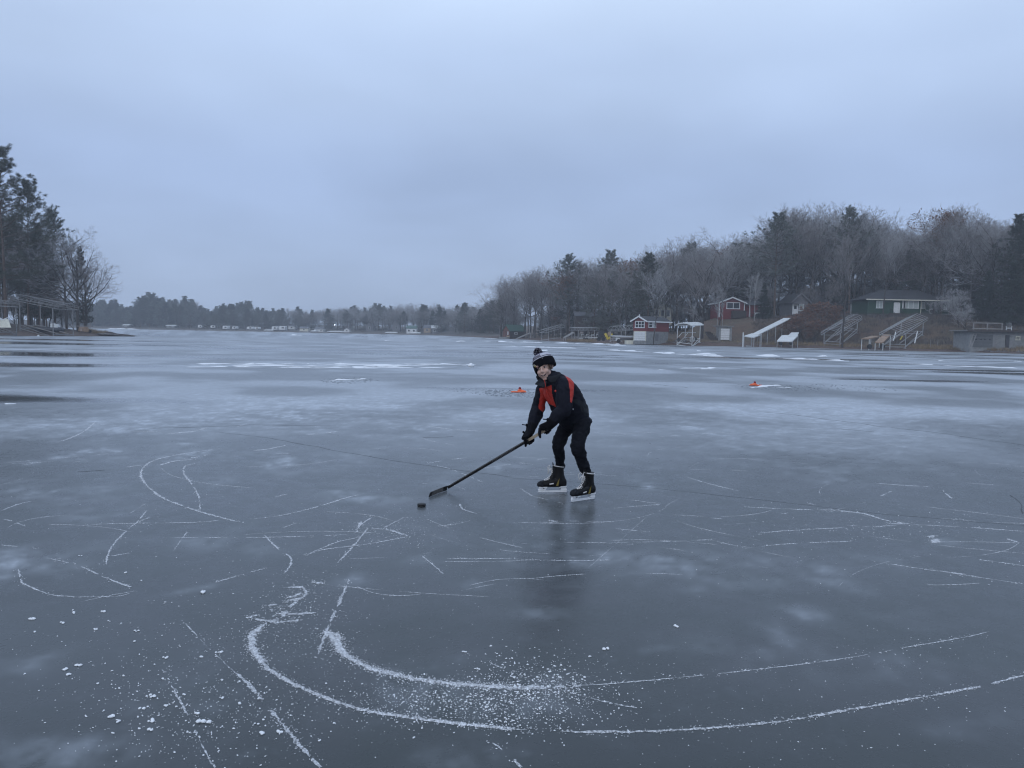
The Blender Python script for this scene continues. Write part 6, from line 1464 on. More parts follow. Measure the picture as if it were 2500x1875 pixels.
# skates
def skate(center, yaw, lean, label):
    """local x runs towards the toe"""
    Mx = Matrix.Translation(center) @ Matrix.Rotation(yaw, 4, 'Z') @ Matrix.Rotation(lean, 4, 'X') @ Matrix.Diagonal((1, 1, 1.1, 1)); T_ = lambda me: (me.transform(Mx), me)[1]
    mb = MB()
    mb.loft([((x_, 0, z_), (0, 1, 0), (0, 0, 1), w_, h_) for x_, z_, w_, h_ in ((-.122, .105, .018, .022), (-.112, .108, .030, .036), (-.08, .112, .036, .044), (-.03, .110, .037, .044), (.03, .103, .040, .038), (.08, .098, .042, .035), (.12, .094, .041, .031), (.15, .091, .035, .027), (.168, .088, .022, .018))], 18, True, 2.4)
    mb.loft([((x_, 0, z_), (0, 1, 0), (1, 0, 0), w_, d_) for x_, z_, w_, d_ in ((-.055, .09, .034, .058), (-.052, .14, .036, .060), (-.046, .18, .035, .053), (-.042, .215, .037, .051), (-.038, .25, .042, .054), (-.037, .262, .041, .053))], 18, True)
    mb.loft([((x_, 0, z_), (0, 1, 0), (.5, 0, .86), w_, d_) for x_, z_, w_, d_ in ((.05, .118, .030, .03), (.02, .15, .028, .035), (.008, .2, .027, .03), (.012, .25, .028, .02), (.018, .29, .026, .01))], 14, True)
    root = pobj('ice_skate', T_(fuse('ice_skate', mb, .005, 1)), m_boot); root['label'] = label
    t = MB()
    t.box((.018, 0, .0275), (.285, .013, .015)); t.prism([(-.128, -.009, .036), (-.116, -.012, .073), (-.060, -.012, .073), (-.048, -.009, .060), (-.070, -.009, .036)], (0, .020, 0)); t.prism([(.092, -.009, .036), (.072, -.012, .062), (.080, -.012, .070), (.150, -.012, .066), (.163, -.009, .036)], (0, .020, 0))
    t.box((-.09, 0, .072), (.06, .05, .008)); t.box((.115, 0, .067), (.08, .058, .008)); pobj('blade_holder', T_(t.mesh('blade_holder')), m_plastic, root)
    t = MB(); t.prism([(-.135, -.002, .020), (-.140, -.002, .012), (-.128, -.002, .003), (-.09, -.002, .0), (.12, -.002, .0), (.155, -.002, .004), (.172, -.002, .016), (.170, -.002, .024)], (0, .004, 0)); pobj('blade', T_(t.mesh('blade')), m_blade, root)
    t = MB(); path = [(.105, .127), (.088, .133), (.071, .141), (.055, .151), (.043, .163), (.034, .177), (.029, .192), (.027, .208), (.028, .224), (.030, .240)]
    for k in range(len(path) - 1):
        (xa, za), (xb, zb) = path[k], path[k + 1]; w_ = .024 - .0007 * k
        t.tube([(xa - .006, -w_, za - .010), ((xa + xb) / 2 + .006, 0, (za + zb) / 2 + .006), (xb - .006, w_, zb - .010)], .0034, 5); t.tube([(xa - .006, w_, za - .010), ((xa + xb) / 2 + .007, 0, (za + zb) / 2 + .007), (xb - .006, -w_, zb - .010)], .0034, 5)
    for q in (-1, 1):
        t.tube([(.034, 0, .244), (.052, q * .022, .262), (.066, q * .034, .240), (.060, q * .030, .205), (.046, q * .012, .222), (.034, 0, .242)], .0034, 5); t.tube([(.034, 0, .242), (.058, q * .012, .222), (.066, q * .022, .185)], .0032, 5)
    n = 14
    t.tube([(-.037 + .058 * math.cos(a), .046 * math.sin(a), .256 + .008 * math.cos(a)) for a in np.linspace(0, 2 * PI, n)], .0042, 5, False); pobj('laces', T_(t.mesh('laces')), m_lace, root)
    for q in (-1, 1):
        t = MB(); t.prism([(.012, q * .0405, .098), (.055, q * .0425, .092), (.057, q * .0425, .102), (.014, q * .0405, .108)], (0, q * .002, 0)); pobj('logo', T_(t.mesh('logo')), m_lace, root)
        t = MB(); t.prism([(-.034, q * .0375, .082), (-.010, q * .039, .082), (-.030, q * .037, .125), (-.046, q * .036, .150)], (0, q * .002, 0)); pobj('side_stripe', T_(t.mesh('side_stripe')), m_gold, root)
        t = MB(); t.prism([(-.066, q * .0125, .052), (-.05, q * .0125, .052), (-.058, q * .0125, .062)], (0, q * .0015, 0)); t.prism([(.10, q * .0125, .05), (.118, q * .0125, .05), (.108, q * .0125, .06)], (0, q * .0015, 0)); pobj('holder_mark', T_(t.mesh('holder_mark')), M['dark_metal'], root)
    t = MB(); t.loft([((x_, 0, z_), (0, 1, 0), (0, 0, 1), w_, h_) for x_, z_, w_, h_ in ((.115, .094, .0425, .033), (.145, .0915, .0375, .029), (.165, .0885, .026, .020), (.1735, .087, .012, .010))], 16, True, 2.4); pobj('toe_cap', T_(t.mesh('toe_cap')), m_jgrey, root)
    return root
gRf, gLf = BG(1320, 1457), BG(1595, 1529)
skate((gRf.x + .012, gRf.y, 0), PI + .10, .05, 'right skate with white laces and pale holder')
skate((gLf.x + .012, gLf.y, 0), PI + .62, -.06, 'left skate nearer the camera with white laces')

# ------------------------------------------------------------------ ice fishing tip-ups and bits on the ice
def tipup(u, v, flip, label):
    g = ground(u, v); r_ = empty('tip_up', (g.x, g.y, 0), .15 * flip, label, 'ice fishing tip-up')
    k = 1.0
    t = MB(); t.loft([((x_ * flip, 0, z_), (0, 1, 0), (0, 0, 1), w_, h_) for x_, z_, w_, h_ in ((-.20, .020, .03, .012), (-.17, .022, .05, .02), (.05, .026, .06, .024), (.12, .04, .062, .038), (.19, .03, .05, .026), (.22, .022, .025, .014))], 12, True, 3); t.build('tray', M['orange'], r_)
    t = MB(); t.loft([((.05 * flip, 0, z_), (1, 0, 0), (0, 1, 0), a, b_) for z_, a, b_ in ((.04, .075, .05), (.08, .055, .04), (.10, .035, .03))], 12, True, 3); t.build('housing', M['orange'], r_)
    t = MB(); t.tube([(.045 * flip, -.035, .118), (.045 * flip, .035, .118)], .032, 12); t.build('reel', M['red_reel'], r_)
    t = MB(); t.box((-.06 * flip, -.03, .05), (.05, .03, .012)); t.box((.215 * flip, 0, .035), (.03, .05, .02)); t.build('label', M['white'], r_)
    t = MB(); t.tube([(-.19 * flip, 0, .036), (.04 * flip, 0, .05)], .006, 6); t.build('rod', M['black'], r_)
tipup(1265, 958.5, 1, 'orange ice fishing tip-up on the ice left of the child')
tipup(1846, 942, -1, 'orange ice fishing tip-up beside white slush at right')
g = ground(1148, 895.5); lm = MB()
for k in range(5): lm.ball((g.x + RND.uniform(-.12, .12), g.y + RND.uniform(-.1, .1), .06), (RND.uniform(.07, .13), .1, RND.uniform(.07, .13)), 8, 6)
tag(lm.build('snow_lump', M['snow']), 'white lump of snow far out on the ice left of the child', 'snow')
# ------------------------------------------------------------------ skate marks, cracks and loose snow
rg = np.random.default_rng(5)
m_crack = mat('crack_in_ice', (0.02, 0.025, 0.028), .5, .3, 20)
def path(pts, step=.02):
    P = [ground(*p) for p in pts]; P = crom(P, 24); L_ = [0]
    for a, b_ in zip(P[:-1], P[1:]): L_.append(L_[-1] + (b_ - a).length)
    n = max(2, int(L_[-1] / step)); s_ = np.linspace(0, L_[-1], n); X = np.interp(s_, L_, [p.x for p in P]); Y = np.interp(s_, L_, [p.y for p in P]); return X, Y, s_
def flakes(X, Y, S):
    """loose crumbs of shaved ice: low irregular five sided lumps"""
    n = len(X); k = 5; a = np.linspace(0, 2 * PI, k, endpoint=False)[None] + rg.uniform(0, 6.28, (n, 1)); r_ = S[:, None] * rg.uniform(.55, 1.25, (n, k)); el = rg.uniform(.6, 1.5, (n, 1)); ph = rg.uniform(0, 3.14, (n, 1))
    bx, by = np.cos(a) * r_ * el, np.sin(a) * r_ / el; cx_, sx_ = np.cos(ph), np.sin(ph)
    base = np.stack([X[:, None] + bx * cx_ - by * sx_, Y[:, None] + bx * sx_ + by * cx_, np.full((n, k), .0012)], -1); top = np.stack([X[:, None] + .62 * (bx * cx_ - by * sx_), Y[:, None] + .62 * (bx * sx_ + by * cx_), .0012 + S[:, None] * rg.uniform(.35, 1.0, (n, k))], -1)
    V = np.concatenate([base, top], 1).reshape(-1, 3); o = np.arange(n)[:, None] * 2 * k
    Q = np.concatenate([o + np.array([[i, (i + 1) % k, k + (i + 1) % k, k + i]]) for i in range(k)]); T_ = np.concatenate([o + np.array([[k, k + i, k + i + 1]]) for i in range(1, k - 1)])
    return V, Q, T_
WK = 0.58
def mark(pts, w=.006, gap=.35, crumb=0.0, spread=.03, gs=9.0, hgt=.002, taper=True, wn=1.0, skew=0.0):
    """one blade mark: a broken ridge of shaved ice along a path, with crumbs thrown beside it"""
    step = .012; X, Y, s_ = path(pts, step); n = len(X); L_ = s_[-1]; sd_ = int(rg.integers(1, 9999)); w = w * WK; gap = gap * .78
    TX, TY = np.gradient(X), np.gradient(Y); l_ = np.hypot(TX, TY) + 1e-9; NX, NY = -TY / l_, TX / l_
    nz = fbm(s_ * gs, s_ * 0 + sd_, sd_, 3); fine = fbm(s_ * 45, s_ * 0 + 3.3, sd_ + 7, 3)
    wd = w * (.45 + 1.1 * fine) * np.clip((nz - gap) * 5, 0, 1.15)
    if taper: wd = wd * np.minimum(1, np.minimum(s_, L_ - s_ + .01) / (.12 * L_ + 1e-6)) ** .5
    jl = (fbm(s_ * 60, s_ * 0 + 9.9, sd_ + 3, 2) - .5) * w * 1.2
    lw = wd * (.5 + .8 * (fbm(s_ * 80, s_ * 0, sd_ + 11, 2) - .3)); rw = wd * (.5 + .8 * (fbm(s_ * 80, s_ * 0 + 5, sd_ + 13, 2) - .3))
    A = np.stack([X + NX * (jl - lw), Y + NY * (jl - lw), np.full(n, .0010)], -1); Mi = np.stack([X + NX * jl, Y + NY * jl, .0012 + hgt * np.clip(wd / w, 0, 1.3) * (.4 + fine)], -1); Bq = np.stack([X + NX * (jl + rw), Y + NY * (jl + rw), np.full(n, .0010)], -1)
    V = np.stack([A, Mi, Bq], 1).reshape(-1, 3); i = np.arange(n - 1)[(wd[:-1] > w * .06) & (wd[1:] > w * .06)] * 3
    Q = np.concatenate([np.stack([i, i + 3, i + 4, i + 1], -1), np.stack([i + 1, i + 4, i + 5, i + 2], -1)]) if len(i) else np.zeros((0, 4), int)
    parts = [(V, Q, None)]
    m = int(crumb * L_ * .6)
    if m:
        k = rg.integers(0, n, m); off = rg.normal(size=m) * spread + skew * np.abs(rg.normal(size=m)) * spread; al = rg.normal(size=m) * .01; keep = (nz[k] > gap * .8)
        k, off, al = k[keep], off[keep], al[keep]; S = rg.uniform(.0012, .0042, len(k)) * (1 + .6 * (np.abs(off) < spread * .4)) * wn
        fx, fq, ft_ = flakes(X[k] + NX[k] * off + TX[k] / l_[k] * al, Y[k] + NY[k] * off + TY[k] / l_[k] * al, S); parts.append((fx, fq, ft_))
    Vm, Qm, Tm = merge(parts)
    if Qm is None: return
    o = obj('skate_mark', np_mesh('skate_mark', Vm, Qm, Tm), M['dust'], ice); return o
A_ = lambda *q: [SA(*p) for p in q]; B_m = lambda *q: [SB(*p) for p in q]
# the two fresh sweeping stops in front
mark(A_((1145, 930), (1085, 972), (1090, 1030), (1140, 1100), (1225, 1162), (1330, 1215), (1450, 1262), (1580, 1300), (1800, 1335), (2000, 1360), (2212, 1380)), .020, .10, 800, .015, 4, .006, False, 1.0)
mark(A_((1120, 950), (1088, 975), (1095, 1035), (1140, 1095)), .036, .12, 1300, .02, 4, .006, False)
mark(B_m((0, 1380), (130, 1388), (320, 1393), (560, 1392), (730, 1385), (900, 1373), (1130, 1352), (1300, 1325)), .014, .33, 260, .018, 6, .005, False)
mark(B_m((1280, 1328), (1500, 1290), (1720, 1252), (1900, 1220), (2020, 1198)), .015, .27, 260, .02, 6, .005, False)
mark(B_m((2060, 1186), (2100, 1178), (2150, 1164), (2212, 1148)), .014, .42, 100, .02, 7)
mark(A_((1405, 960), (1450, 1000), (1470, 1040), (1530, 1085), (1640, 1130), (1800, 1165), (1950, 1185), (2212, 1200)), .036, .12, 2200, .022, 4, .006, False, 1.0)
mark(A_((1405, 962), (1455, 975), (1465, 1010), (1490, 1060)), .03, .2, 1300, .022, 5, .006)
mark(B_m((0, 1205), (150, 1200), (300, 1192)), .03, .2, 1500, .03, 5, .006)
mark(B_m((280, 1193), (450, 1183), (700, 1160), (1000, 1130), (1300, 1095)), .010, .40, 120, .02, 9)
mark(B_m((1300, 1095), (1500, 1065), (1720, 1025), (1950, 985), (2060, 960)), .010, .34, 90, .02, 7)
# torn zigzag where the arc begins
for q in [((1340, 745), (1400, 752)), ((1235, 768), (1310, 768)), ((1310, 770), (1320, 800), (1270, 830)), ((1225, 832), (1300, 815)), ((1240, 815), (1300, 795)), ((1150, 850), (1195, 843)), ((1185, 858), (1170, 870)), ((1185, 882), (1270, 884), (1365, 878)), ((1095, 905), (1190, 920)), ((1180, 922), (1290, 912)), ((1210, 900), (1240, 872)), ((1150, 925), (1200, 905)), ((1065, 900), (1110, 890)), ((1240, 860), (1280, 830))]:
    mark(A_(*q), .022, .18, 500, .03, 9, .005)
MK = [
 (A_((1508, 730), (1480, 800), (1440, 890), (1415, 945), (1390, 1010), (1368, 1076)), .011, .30, 140), (A_((960, 1085), (1060, 1175), (1130, 1250)), .014, .42, 120), (A_((1165, 1295), (1240, 1385), (1300, 1455), (1340, 1500)), .014, .28, 300), (A_((1340, 1500), (1385, 1548)), .010, .4, 90),
 (A_((840, 1380), (900, 1500), (930, 1548)), .009, .48, 70), (A_((700, 1120), (800, 1300), (850, 1410)), .007, .55, 60), (A_((760, 880), (900, 1030), (960, 1085)), .007, .52, 60),
 (A_((960, 168), (800, 190), (680, 215), (625, 245), (608, 285), (640, 335)), .018, .30, 60), (A_((640, 335), (700, 380), (800, 420), (870, 443), (960, 468), (1050, 490)), .018, .26, 110), (A_((850, 215), (760, 222), (690, 240)), .03, .4, 60), (A_((900, 195), (800, 215)), .04, .45, 60),
 (A_((850, 232), (800, 245), (795, 275), (830, 325), (858, 375), (865, 435)), .015, .36, 60), (A_((850, 480), (800, 540), (750, 610)), .008, .5, 20),
 (A_((655, 462), (590, 490), (530, 540), (485, 590), (465, 630), (460, 670)), .010, .3, 60), (A_((635, 435), (590, 490)), .009, .4, 40), (A_((1050, 475), (1200, 460), (1370, 420), (1510, 378), (1640, 345)), .012, .4, 40), (A_((1390, 415), (1510, 376)), .012, .34, 40),
 (A_((280, 500), (560, 492), (860, 487), (1000, 470)), .010, .46, 40), (A_((730, 553), (1100, 553), (1400, 545), (1500, 540)), .008, .42, 20), (A_((920, 750), (1050, 712), (1150, 685)), .010, .38, 60), (A_((1140, 540), (1200, 600), (1255, 640), (1250, 680), (1215, 720)), .010, .36, 50),
 (A_((1320, 630), (1400, 605), (1560, 585), (1680, 565), (1770, 548)), .011, .3, 70), (A_((1310, 635), (1450, 575), (1550, 550), (1590, 515)), .009, .4, 40), (A_((1590, 510), (1540, 575), (1500, 620), (1455, 665)), .010, .24, 90), (A_((1600, 515), (1680, 520), (1760, 545)), .02, .5, 200),
 (A_((80, 690), (95, 745), (140, 770), (220, 800), (330, 810)), .011, .28, 60), (A_((330, 810), (500, 808), (560, 795)), .009, .42, 40), (A_((200, 640), (340, 675), (430, 715), (500, 745), (565, 768)), .010, .34, 60), (A_((480, 735), (565, 768)), .013, .2, 90),
 (A_((415, 50), (370, 90), (310, 120), (245, 143)), .022, .34, 20), (A_((1925, 643), (2080, 644), (2212, 645)), .011, .26, 40), (B_m((0, 645), (200, 652), (480, 650)), .010, .3, 40), (A_((1820, 630), (1870, 670), (1915, 710)), .009, .34, 60),
 (A_((0, 470), (60, 485), (110, 505)), .008, .45, 10), (A_((0, 440), (70, 412), (140, 395)), .012, .4, 20), (A_((1985, 405), (2000, 430), (2060, 450)), .012, .3, 40), (A_((1890, 505), (2000, 488), (2065, 460)), .010, .42, 60), (A_((1700, 430), (1600, 470), (1545, 510)), .011, .42, 60), (A_((1755, 462), (1660, 510)), .008, .45, 40), (A_((1560, 480), (1540, 530)), .02, .5, 120),
 (A_((2120, 1435), (2212, 1500)), .008, .3, 60), (B_m((0, 1505), (40, 1548)), .010, .3, 60), (A_((2010, 1050), (2080, 1080), (2180, 1120)), .007, .5, 60), (A_((1560, 1045), (1700, 1025), (1800, 1012)), .006, .52, 60), (A_((440, 640), (560, 620)), .012, .5, 40), (A_((0, 585), (160, 600)), .010, .5, 20), (A_((640, 400), (560, 450)), .007, .5, 10), (A_((1200, 520), (1280, 490)), .008, .4, 20), (A_((1180, 380), (1260, 360)), .012, .42, 20), (A_((370, 580), (440, 600)), .009, .5, 30),
 (B_m((1000, 420), (1200, 430), (1400, 435)), .016, .38, 60), (B_m((1280, 405), (1400, 435), (1520, 450), (1620, 480), (1720, 495)), .03, .38, 160), (B_m((1600, 490), (1900, 505), (2060, 515), (2212, 527)), .014, .36, 50), (B_m((1050, 535), (1200, 523), (1400, 512), (1550, 508), (1700, 495)), .011, .38, 40),
 (B_m((430, 428), (540, 418), (640, 410)), .012, .3, 30), (B_m((370, 578), (560, 573), (750, 568), (880, 560)), .010, .45, 40), (B_m((250, 482), (430, 486)), .010, .4, 30), (B_m((0, 490), (215, 486)), .012, .3, 30), (B_m((850, 560), (950, 585), (1050, 598)), .010, .5, 40), (B_m((1000, 600), (1200, 580), (1500, 568)), .009, .44, 30),
 (B_m((1540, 650), (1650, 670), (1850, 700), (2050, 730), (2212, 755)), .010, .42, 50), (B_m((1780, 690), (1960, 712)), .013, .4, 80), (B_m((750, 290), (850, 320), (980, 352)), .016, .34, 40), (B_m((1570, 318), (1700, 328), (1800, 333)), .024, .36, 40), (B_m((240, 1220), (330, 1245), (430, 1270)), .010, .25, 120), (B_m((430, 1270), (540, 1290)), .007, .4, 50),
 (B_m((1860, 350), (1900, 385)), .016, .4, 60), (B_m((1910, 432), (1960, 458)), .012, .4, 20), (B_m((2010, 648), (2120, 662), (2212, 675)), .012, .4, 60), (B_m((860, 468), (905, 473)), .012, .3, 20), (B_m((1790, 552), (1825, 545)), .03, .2, 300), (B_m((1800, 565), (1850, 572)), .05, .2, 500), (B_m((1815, 578), (1840, 560)), .03, .25, 200), (B_m((2140, 560), (2190, 575)), .025, .3, 150), (B_m((1590, 375), (1640, 352)), .012, .45, 20), (B_m((35, 340), (90, 375)), .012, .32, 20), (B_m((90, 375), (240, 410)), .008, .5, 20), (B_m((150, 478), (200, 484)), .03, .4, 250), (B_m((440, 515), (590, 528)), .010, .5, 30), (B_m((600, 120), (1000, 95), (1250, 100)), .02, .55, 10), (B_m((1000, 100), (1300, 118), (1640, 132)), .02, .55, 10), (B_m((1450, 500), (1560, 508)), .014, .45, 60), (B_m((1090, 452), (1190, 448)), .01, .5, 40), (B_m((30, 230), (90, 236)), .03, .45, 30), (B_m((-200, 260), (-100, 250), (160, 210)), .014, .5, 10), (B_m((0, 205), (165, 212)), .016, .45, 10),
 (A_((1740, 250), (1850, 232), (2000, 210), (2180, 205)), .014, .46, 15), (A_((1880, 240), (1960, 262), (2100, 320)), .016, .45, 30), (A_((1820, 320), (1930, 322), (2010, 345)), .014, .45, 40), (A_((1090, 178), (1160, 170), (1235, 155)), .035, .32, 30), (A_((1320, 110), (1460, 95)), .04, .4, 10), (A_((720, 105), (830, 95), (890, 80)), .05, .35, 10), (A_((1840, 70), (1950, 85), (2100, 95)), .04, .35, 0), (A_((540, 250), (610, 240)), .02, .4, 10), (A_((1070, 60), (990, 85)), .02, .5, 0), (A_((1480, 640), (1500, 600)), .006, .5, 30)]
WK = 0.82
for pts, w, gap, cr_ in MK: mark(pts, w, gap, cr_ * 1.3, .022)
WK = 0.7
# older, finer cuts that cross everywhere people have skated
for k in range(64):
    u, v = rg.uniform(-50, 2550), 1040 + 420 * rg.random() ** 1.3; g = ground(u, v); a = rg.normal(0, .45) + (PI / 2 * .5 if rg.random() < .2 else 0); L_ = rg.uniform(.25, .95); c_ = rg.normal(0, .28)
    P = [Vector((g.x + L_ * (t * math.cos(a) - c_ * t * t * math.sin(a)), g.y + L_ * (t * math.sin(a) + c_ * t * t * math.cos(a)), 0)) for t in (-1, -.5, 0, .5, 1)]
    mark([project(p) for p in P], rg.uniform(.0028, .0062), rg.uniform(.4, .62), 6, .015, gs=5)
# cracks: dark hairlines running through the ice
def crack(pts, w):
    X, Y, s_ = path(pts, .06); n = len(X); TX, TY = np.gradient(X), np.gradient(Y); l_ = np.hypot(TX, TY) + 1e-9; sd_ = int(rg.integers(1, 999)); j = (fbm(s_ * 2.2, s_ * 0, sd_, 4) - .5) * .07 * (w / .01); X = X - TY / l_ * j; Y = Y + TX / l_ * j
    ww = w * (.4 + 1.1 * fbm(s_ * 5, s_ * 0 + 4, sd_ + 1, 3)); V = np.stack([np.stack([X + TY / l_ * ww / 2, Y - TX / l_ * ww / 2, np.full(n, .0006)], -1), np.stack([X - TY / l_ * ww / 2, Y + TX / l_ * ww / 2, np.full(n, .0006)], -1)], 1).reshape(-1, 3); i = np.arange(n - 1) * 2
    obj('ice_crack', np_mesh('ice_crack', V, np.stack([i, i + 1, i + 3, i + 2], -1)), m_crack, ice)
crack(A_((950, 97), (1200, 130), (1500, 185), (1800, 235), (2000, 265), (2212, 292)), .016); crack(B_m((0, 297), (400, 322), (800, 360), (1250, 410), (1700, 460), (2212, 500)), .009); crack(B_m((1100, 10), (1350, 40), (1620, 75)), .03); crack(B_m((1640, 78), (1840, 100), (2212, 155)), .03)
crack(A_((660, 80), (900, 75), (1100, 65), (1450, 72)), .03); crack(B_m((2160, 370), (2190, 400), (2212, 450)), .01); crack(A_((335, 268), (450, 260)), .025); crack(A_((1830, 122), (1955, 115)), .03); crack(B_m((1420, 85), (1560, 97)), .03); crack(B_m((600, -110), (760, -95)), .05)
# loose snow thrown by the stops: nobody could count it
def scatter(regions):
    X, Y, S = [], [], []
    for (cu, cv), (su, sv_), n, s0, s1 in regions:
        n = int(n * .5); u = rg.normal(cu, su, n); v = rg.normal(cv, sv_, n); ok = (v > 1010) & (v < 1905)
        for a, b_ in zip(u[ok], v[ok]): g = ground(a, b_); X.append(g.x); Y.append(g.y)
        S.append(s0 * (s1 * .85 / s0) ** (rg.random(ok.sum()) ** 2.6))
    return np.array(X), np.array(Y), np.concatenate(S)
regs = [(SA(1950, 1260), (130, 30), 1600, .0016, .0065), (SB(80, 1190), (90, 45), 1500, .0016, .0075), (SB(20, 1280), (110, 40), 900, .0016, .0065), (SA(1700, 1260), (120, 40), 700, .0014, .005), (SB(250, 1220), (120, 45), 500, .0014, .005),
        (SA(930, 1240), (180, 90), 800, .0014, .006), (SA(700, 1250), (150, 130), 650, .0016, .0075), (SA(1300, 830), (60, 50), 450, .0016, .006), (SA(1250, 1000), (90, 70), 500, .0014, .0045), (SA(850, 1350), (160, 60), 500, .0015, .006), (SA(1100, 900), (120, 60), 260, .0015, .005),
        (SA(1690, 530), (60, 18), 500, .0018, .0045), (SA(1600, 950), (180, 100), 500, .0012, .003), (SB(1500, 1300), (350, 120), 420, .0012, .0045), (SB(700, 1300), (250, 120), 350, .0012, .004), (SA(600, 900), (220, 120), 260, .0015, .006), (SB(1700, 1060), (120, 25), 120, .0014, .004), (SB(1400, 600), (300, 60), 250, .002, .005), (SB(1700, 500), (160, 22), 420, .002, .006), (SB(0, 560), (300, 60), 300, .0015, .004), (SA(1900, 480), (160, 40), 260, .0016, .004), (SA(800, 480), (250, 50), 200, .002, .005)]
X, Y, S = scatter(regs); fv, fq, ft_ = flakes(X, Y, S); tag(obj('snow_crumbs', np_mesh('snow_crumbs', fv, fq, ft_), M['snow']), 'fine crumbs of shaved ice scattered over the lake ice', kind='stuff')
# bigger clumps of snow one can point at
def clump(u, v, s_):
    g = ground(u, v); bm = bmesh.new()
    for q in range(rg.integers(2, 5)):
        r_ = bmesh.ops.create_icosphere(bm, subdivisions=2, radius=1); o_ = Vector((rg.normal(0, .75) * s_, rg.normal(0, .5) * s_, 0)); k = s_ * rg.uniform(.45, .85); sd_ = rg.uniform(0, 99)
        for vv in r_['verts']:
            nz = mnoise.noise(vv.co * 1.6 + Vector((sd_, 0, 0))); vv.co = vv.co * (1 + .45 * nz) * k; vv.co.z = max(-.002, vv.co.z * .62 + k * .28); vv.co += o_
    me = bpy.data.meshes.new('snow_clump'); bm.to_mesh(me); bm.free(); return obj('snow_clump', me, M['snow'], None, (g.x, g.y, .001))
CL = [(880, 790, .024), (540, 705, .016), (350, 632, .012), (145, 905, .018), (150, 962, .011), (322, 880, .014), (312, 868, .010), (272, 922, .013), (450, 875, .014), (413, 950, .013), (596, 958, .012), (583, 1002, .011), (610, 740, .009), (945, 1050, .014), (715, 1072, .015), (878, 1068, .014), (340, 1108, .016), (277, 1125, .018), (302, 1145, .013), (430, 1183, .011), (660, 1240, .016), (480, 1328, .018), (605, 1293, .015), (650, 1345, .016), (513, 1350, .013), (720, 1278, .012), (640, 1385, .014), (845, 1312, .016), (882, 1352, .020), (1033, 1270, .014), (1128, 1402, .017), (1210, 1393, .016), (1110, 1358, .012), (1140, 1345, .013), (795, 1232, .011), (1655, 817, .007), (2008, 1047, .012), (1075, 900, .010), (960, 1245, .010), (700, 1165, .010), (1380, 1430, .009), (2190, 760, .005)]
big = {(880, 790): 'flat clump of snow left of the zigzag stop marks', (882, 1352): 'largest snow clump near the dashed mark in front', (145, 905): 'pair shaped snow clump near the left edge of the ice'}
for u, v, s_ in CL:
    o = clump(*SA(u, v), s_ * .68); tag(o, big.get((u, v), 'small white clump of snow lying loose on the ice'), 'snow clump', 'loose snow clumps on the ice')
for u, v, s_, lb in [(700, 936, .014, 'small snow clump alone right of the child\'s reflection'), (410, 1035, .015, 'oblong white snow clump alone on the dark ice'), (344, 1068, .010, 'round white snow clump just left of an oblong one')]:
    tag(clump(*SB(u, v), s_ * .75), lb, 'snow clump', 'loose snow clumps on the ice')
# wind rows of snow: thin white ridges far out on the ice
def drift(u0, v0, u1, v1, w, n_b=14, h=.05):
    a, b_ = ground(u0, v0), ground(u1, v1); L_ = (b_ - a).length; m = max(12, int(L_ / .28)); V = []; t = np.linspace(0, 1, m); sd_ = int(rg.integers(1, 999)); nz = fbm(t * L_ * .55, t * 0, sd_, 4); nz2 = fbm(t * L_ * 1.6, t * 0 + 7, sd_, 3)
    d = (b_ - a).normalized(); nn_ = Vector((-d.y, d.x, 0)); ok = []
    for i in range(m):
        ww = w * max(0.0, (nz[i] * .6 + nz2[i] * .4 - .42) * 4.5) * min(1, 8 * min(t[i], 1 - t[i]) + .1); c = a.lerp(b_, t[i]) + nn_ * (nz2[i] - .5) * w * 2.0; hh = h * min(1.5, ww / w) * (.5 + nz2[i]); ok.append(ww > .02 * w)
        for s_ in (-1, -.4, .3, 1): V.append(c + nn_ * s_ * ww * .5 + Vector((0, 0, .004 if abs(s_) == 1 else hh)))
    Q = [(i * 4 + k, i * 4 + k + 1, i * 4 + k + 5, i * 4 + k + 4) for i in range(m - 1) if ok[i] and ok[i + 1] for k in range(3)]
    if Q: obj('snow_drift', np_mesh('snow_drift', [tuple(p) for p in V], Q), M['snow'], ice)
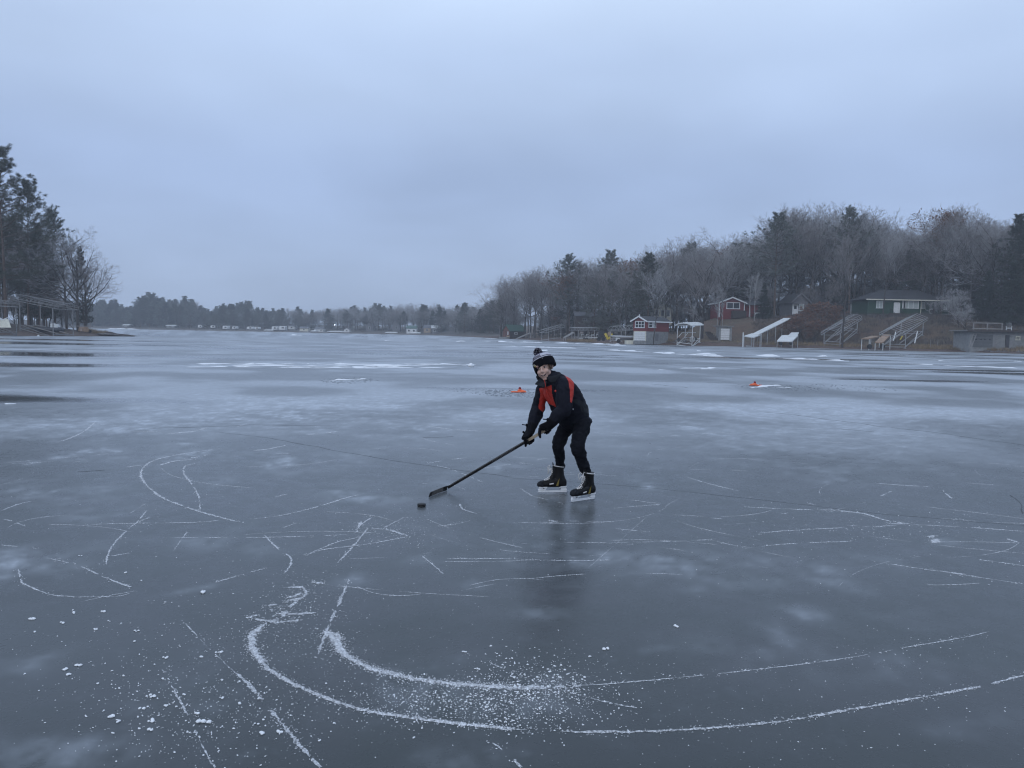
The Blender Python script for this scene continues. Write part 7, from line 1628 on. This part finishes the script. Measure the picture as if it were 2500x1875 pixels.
for q in [(1133, 833.5, 1172, 833.7, 3.0, .12), (1186, 834.2, 1342, 836.8, 2.2, .12), (1360, 837.5, 1480, 841, 2.2, .12), (1440, 839.5, 1520, 841.5, 2.6, .14), (1185, 826.2, 1224, 826.6, 3.5, .15), (1225, 845, 1420, 851, .9, .06), (1420, 851, 1560, 859, 1.0, .07), (1560, 859, 1760, 871, .9, .06), (1615, 861.5, 1680, 864, 1.0, .06), (1690, 864, 1740, 866, 1.1, .07), (1845, 868, 1900, 873, 1.1, .08), (1900, 874, 2120, 884, .6, .05), (2180, 886, 2300, 893, .6, .05), (2300, 893, 2500, 900, .5, .05), (1480, 842, 1520, 845, 1.2, .06), (1996, 870, 2010, 870.5, .8, .08), (2480, 882, 2500, 883, .7, .06), (2290, 881, 2330, 882, .6, .05), (1700, 857, 1712, 857.3, .9, .08), (1347, 848.5, 1362, 848.8, 1.2, .1), (1322, 856.5, 1335, 856.8, .8, .08), (275, 803.3, 340, 804, 4, .2), (940, 832, 960, 832.2, 1.2, .1), (715, 818.5, 735, 818.7, 2, .2), (1110, 834, 1124, 834.2, 1.5, .1), (790, 930.5, 820, 929, .22, .02), (820, 928.5, 900, 925.5, .2, .03), (850, 924, 905, 928, .2, .03), (1830, 947.5, 1880, 944, .16, .03), (1870, 943, 1910, 941.5, .16, .04), (1885, 945, 1932, 946.5, .16, .02), (10, 986, 40, 985, .25, .02), (965, 911, 1000, 911, .2, .02)]:
    drift(*q[:5], h=q[5])
for k in range(46):   # feathery streaks of wind blown snow
    u0 = rg.uniform(440, 1060); L_ = rg.uniform(40, 170); v0 = rg.uniform(888, 899); drift(u0, v0, u0 + L_, v0 + rg.uniform(-.8, .8), rg.uniform(.25, .75), h=.02)
for k in range(14):
    u0 = rg.uniform(1590, 1740); v0 = rg.uniform(898.5, 904); drift(u0, v0, u0 + rg.uniform(20, 70), v0 + rg.uniform(-.4, .4), rg.uniform(.2, .5), h=.02)
# slush holes: rough broken patches beside the tip-ups and the drilled holes
m_slush = mat('grey_slush', (0.11, 0.125, 0.14), .5, .6, 9, .5, col2=(0.36, 0.40, 0.45))
def slush(u, v, rx, ry, n, label=None):
    g = ground(u, v); r_ = np.sqrt(rg.random(n)); a = rg.random(n) * 6.283; n = n; X = g.x + rx * r_ * np.cos(a) * rg.uniform(.7, 1.1, n); Y = g.y + ry * r_ * np.sin(a); S = rg.uniform(.008, .038, n); fv, fq, ft_ = flakes(X, Y, S); fv[:, 2] *= .4
    obj('slush_patch', np_mesh('slush_patch', fv, fq, ft_), m_slush, ice)['kind'] = 'stuff'
slush(1240, 960, .9, 1.2, 300); slush(1310, 962, .9, 1.4, 240); slush(1900, 946, 1.5, 1.6, 420); slush(850, 929, .9, 1.6, 260); slush(1190, 955, 1.2, 1.2, 120); slush(2060, 946, 1.8, 1.6, 160)
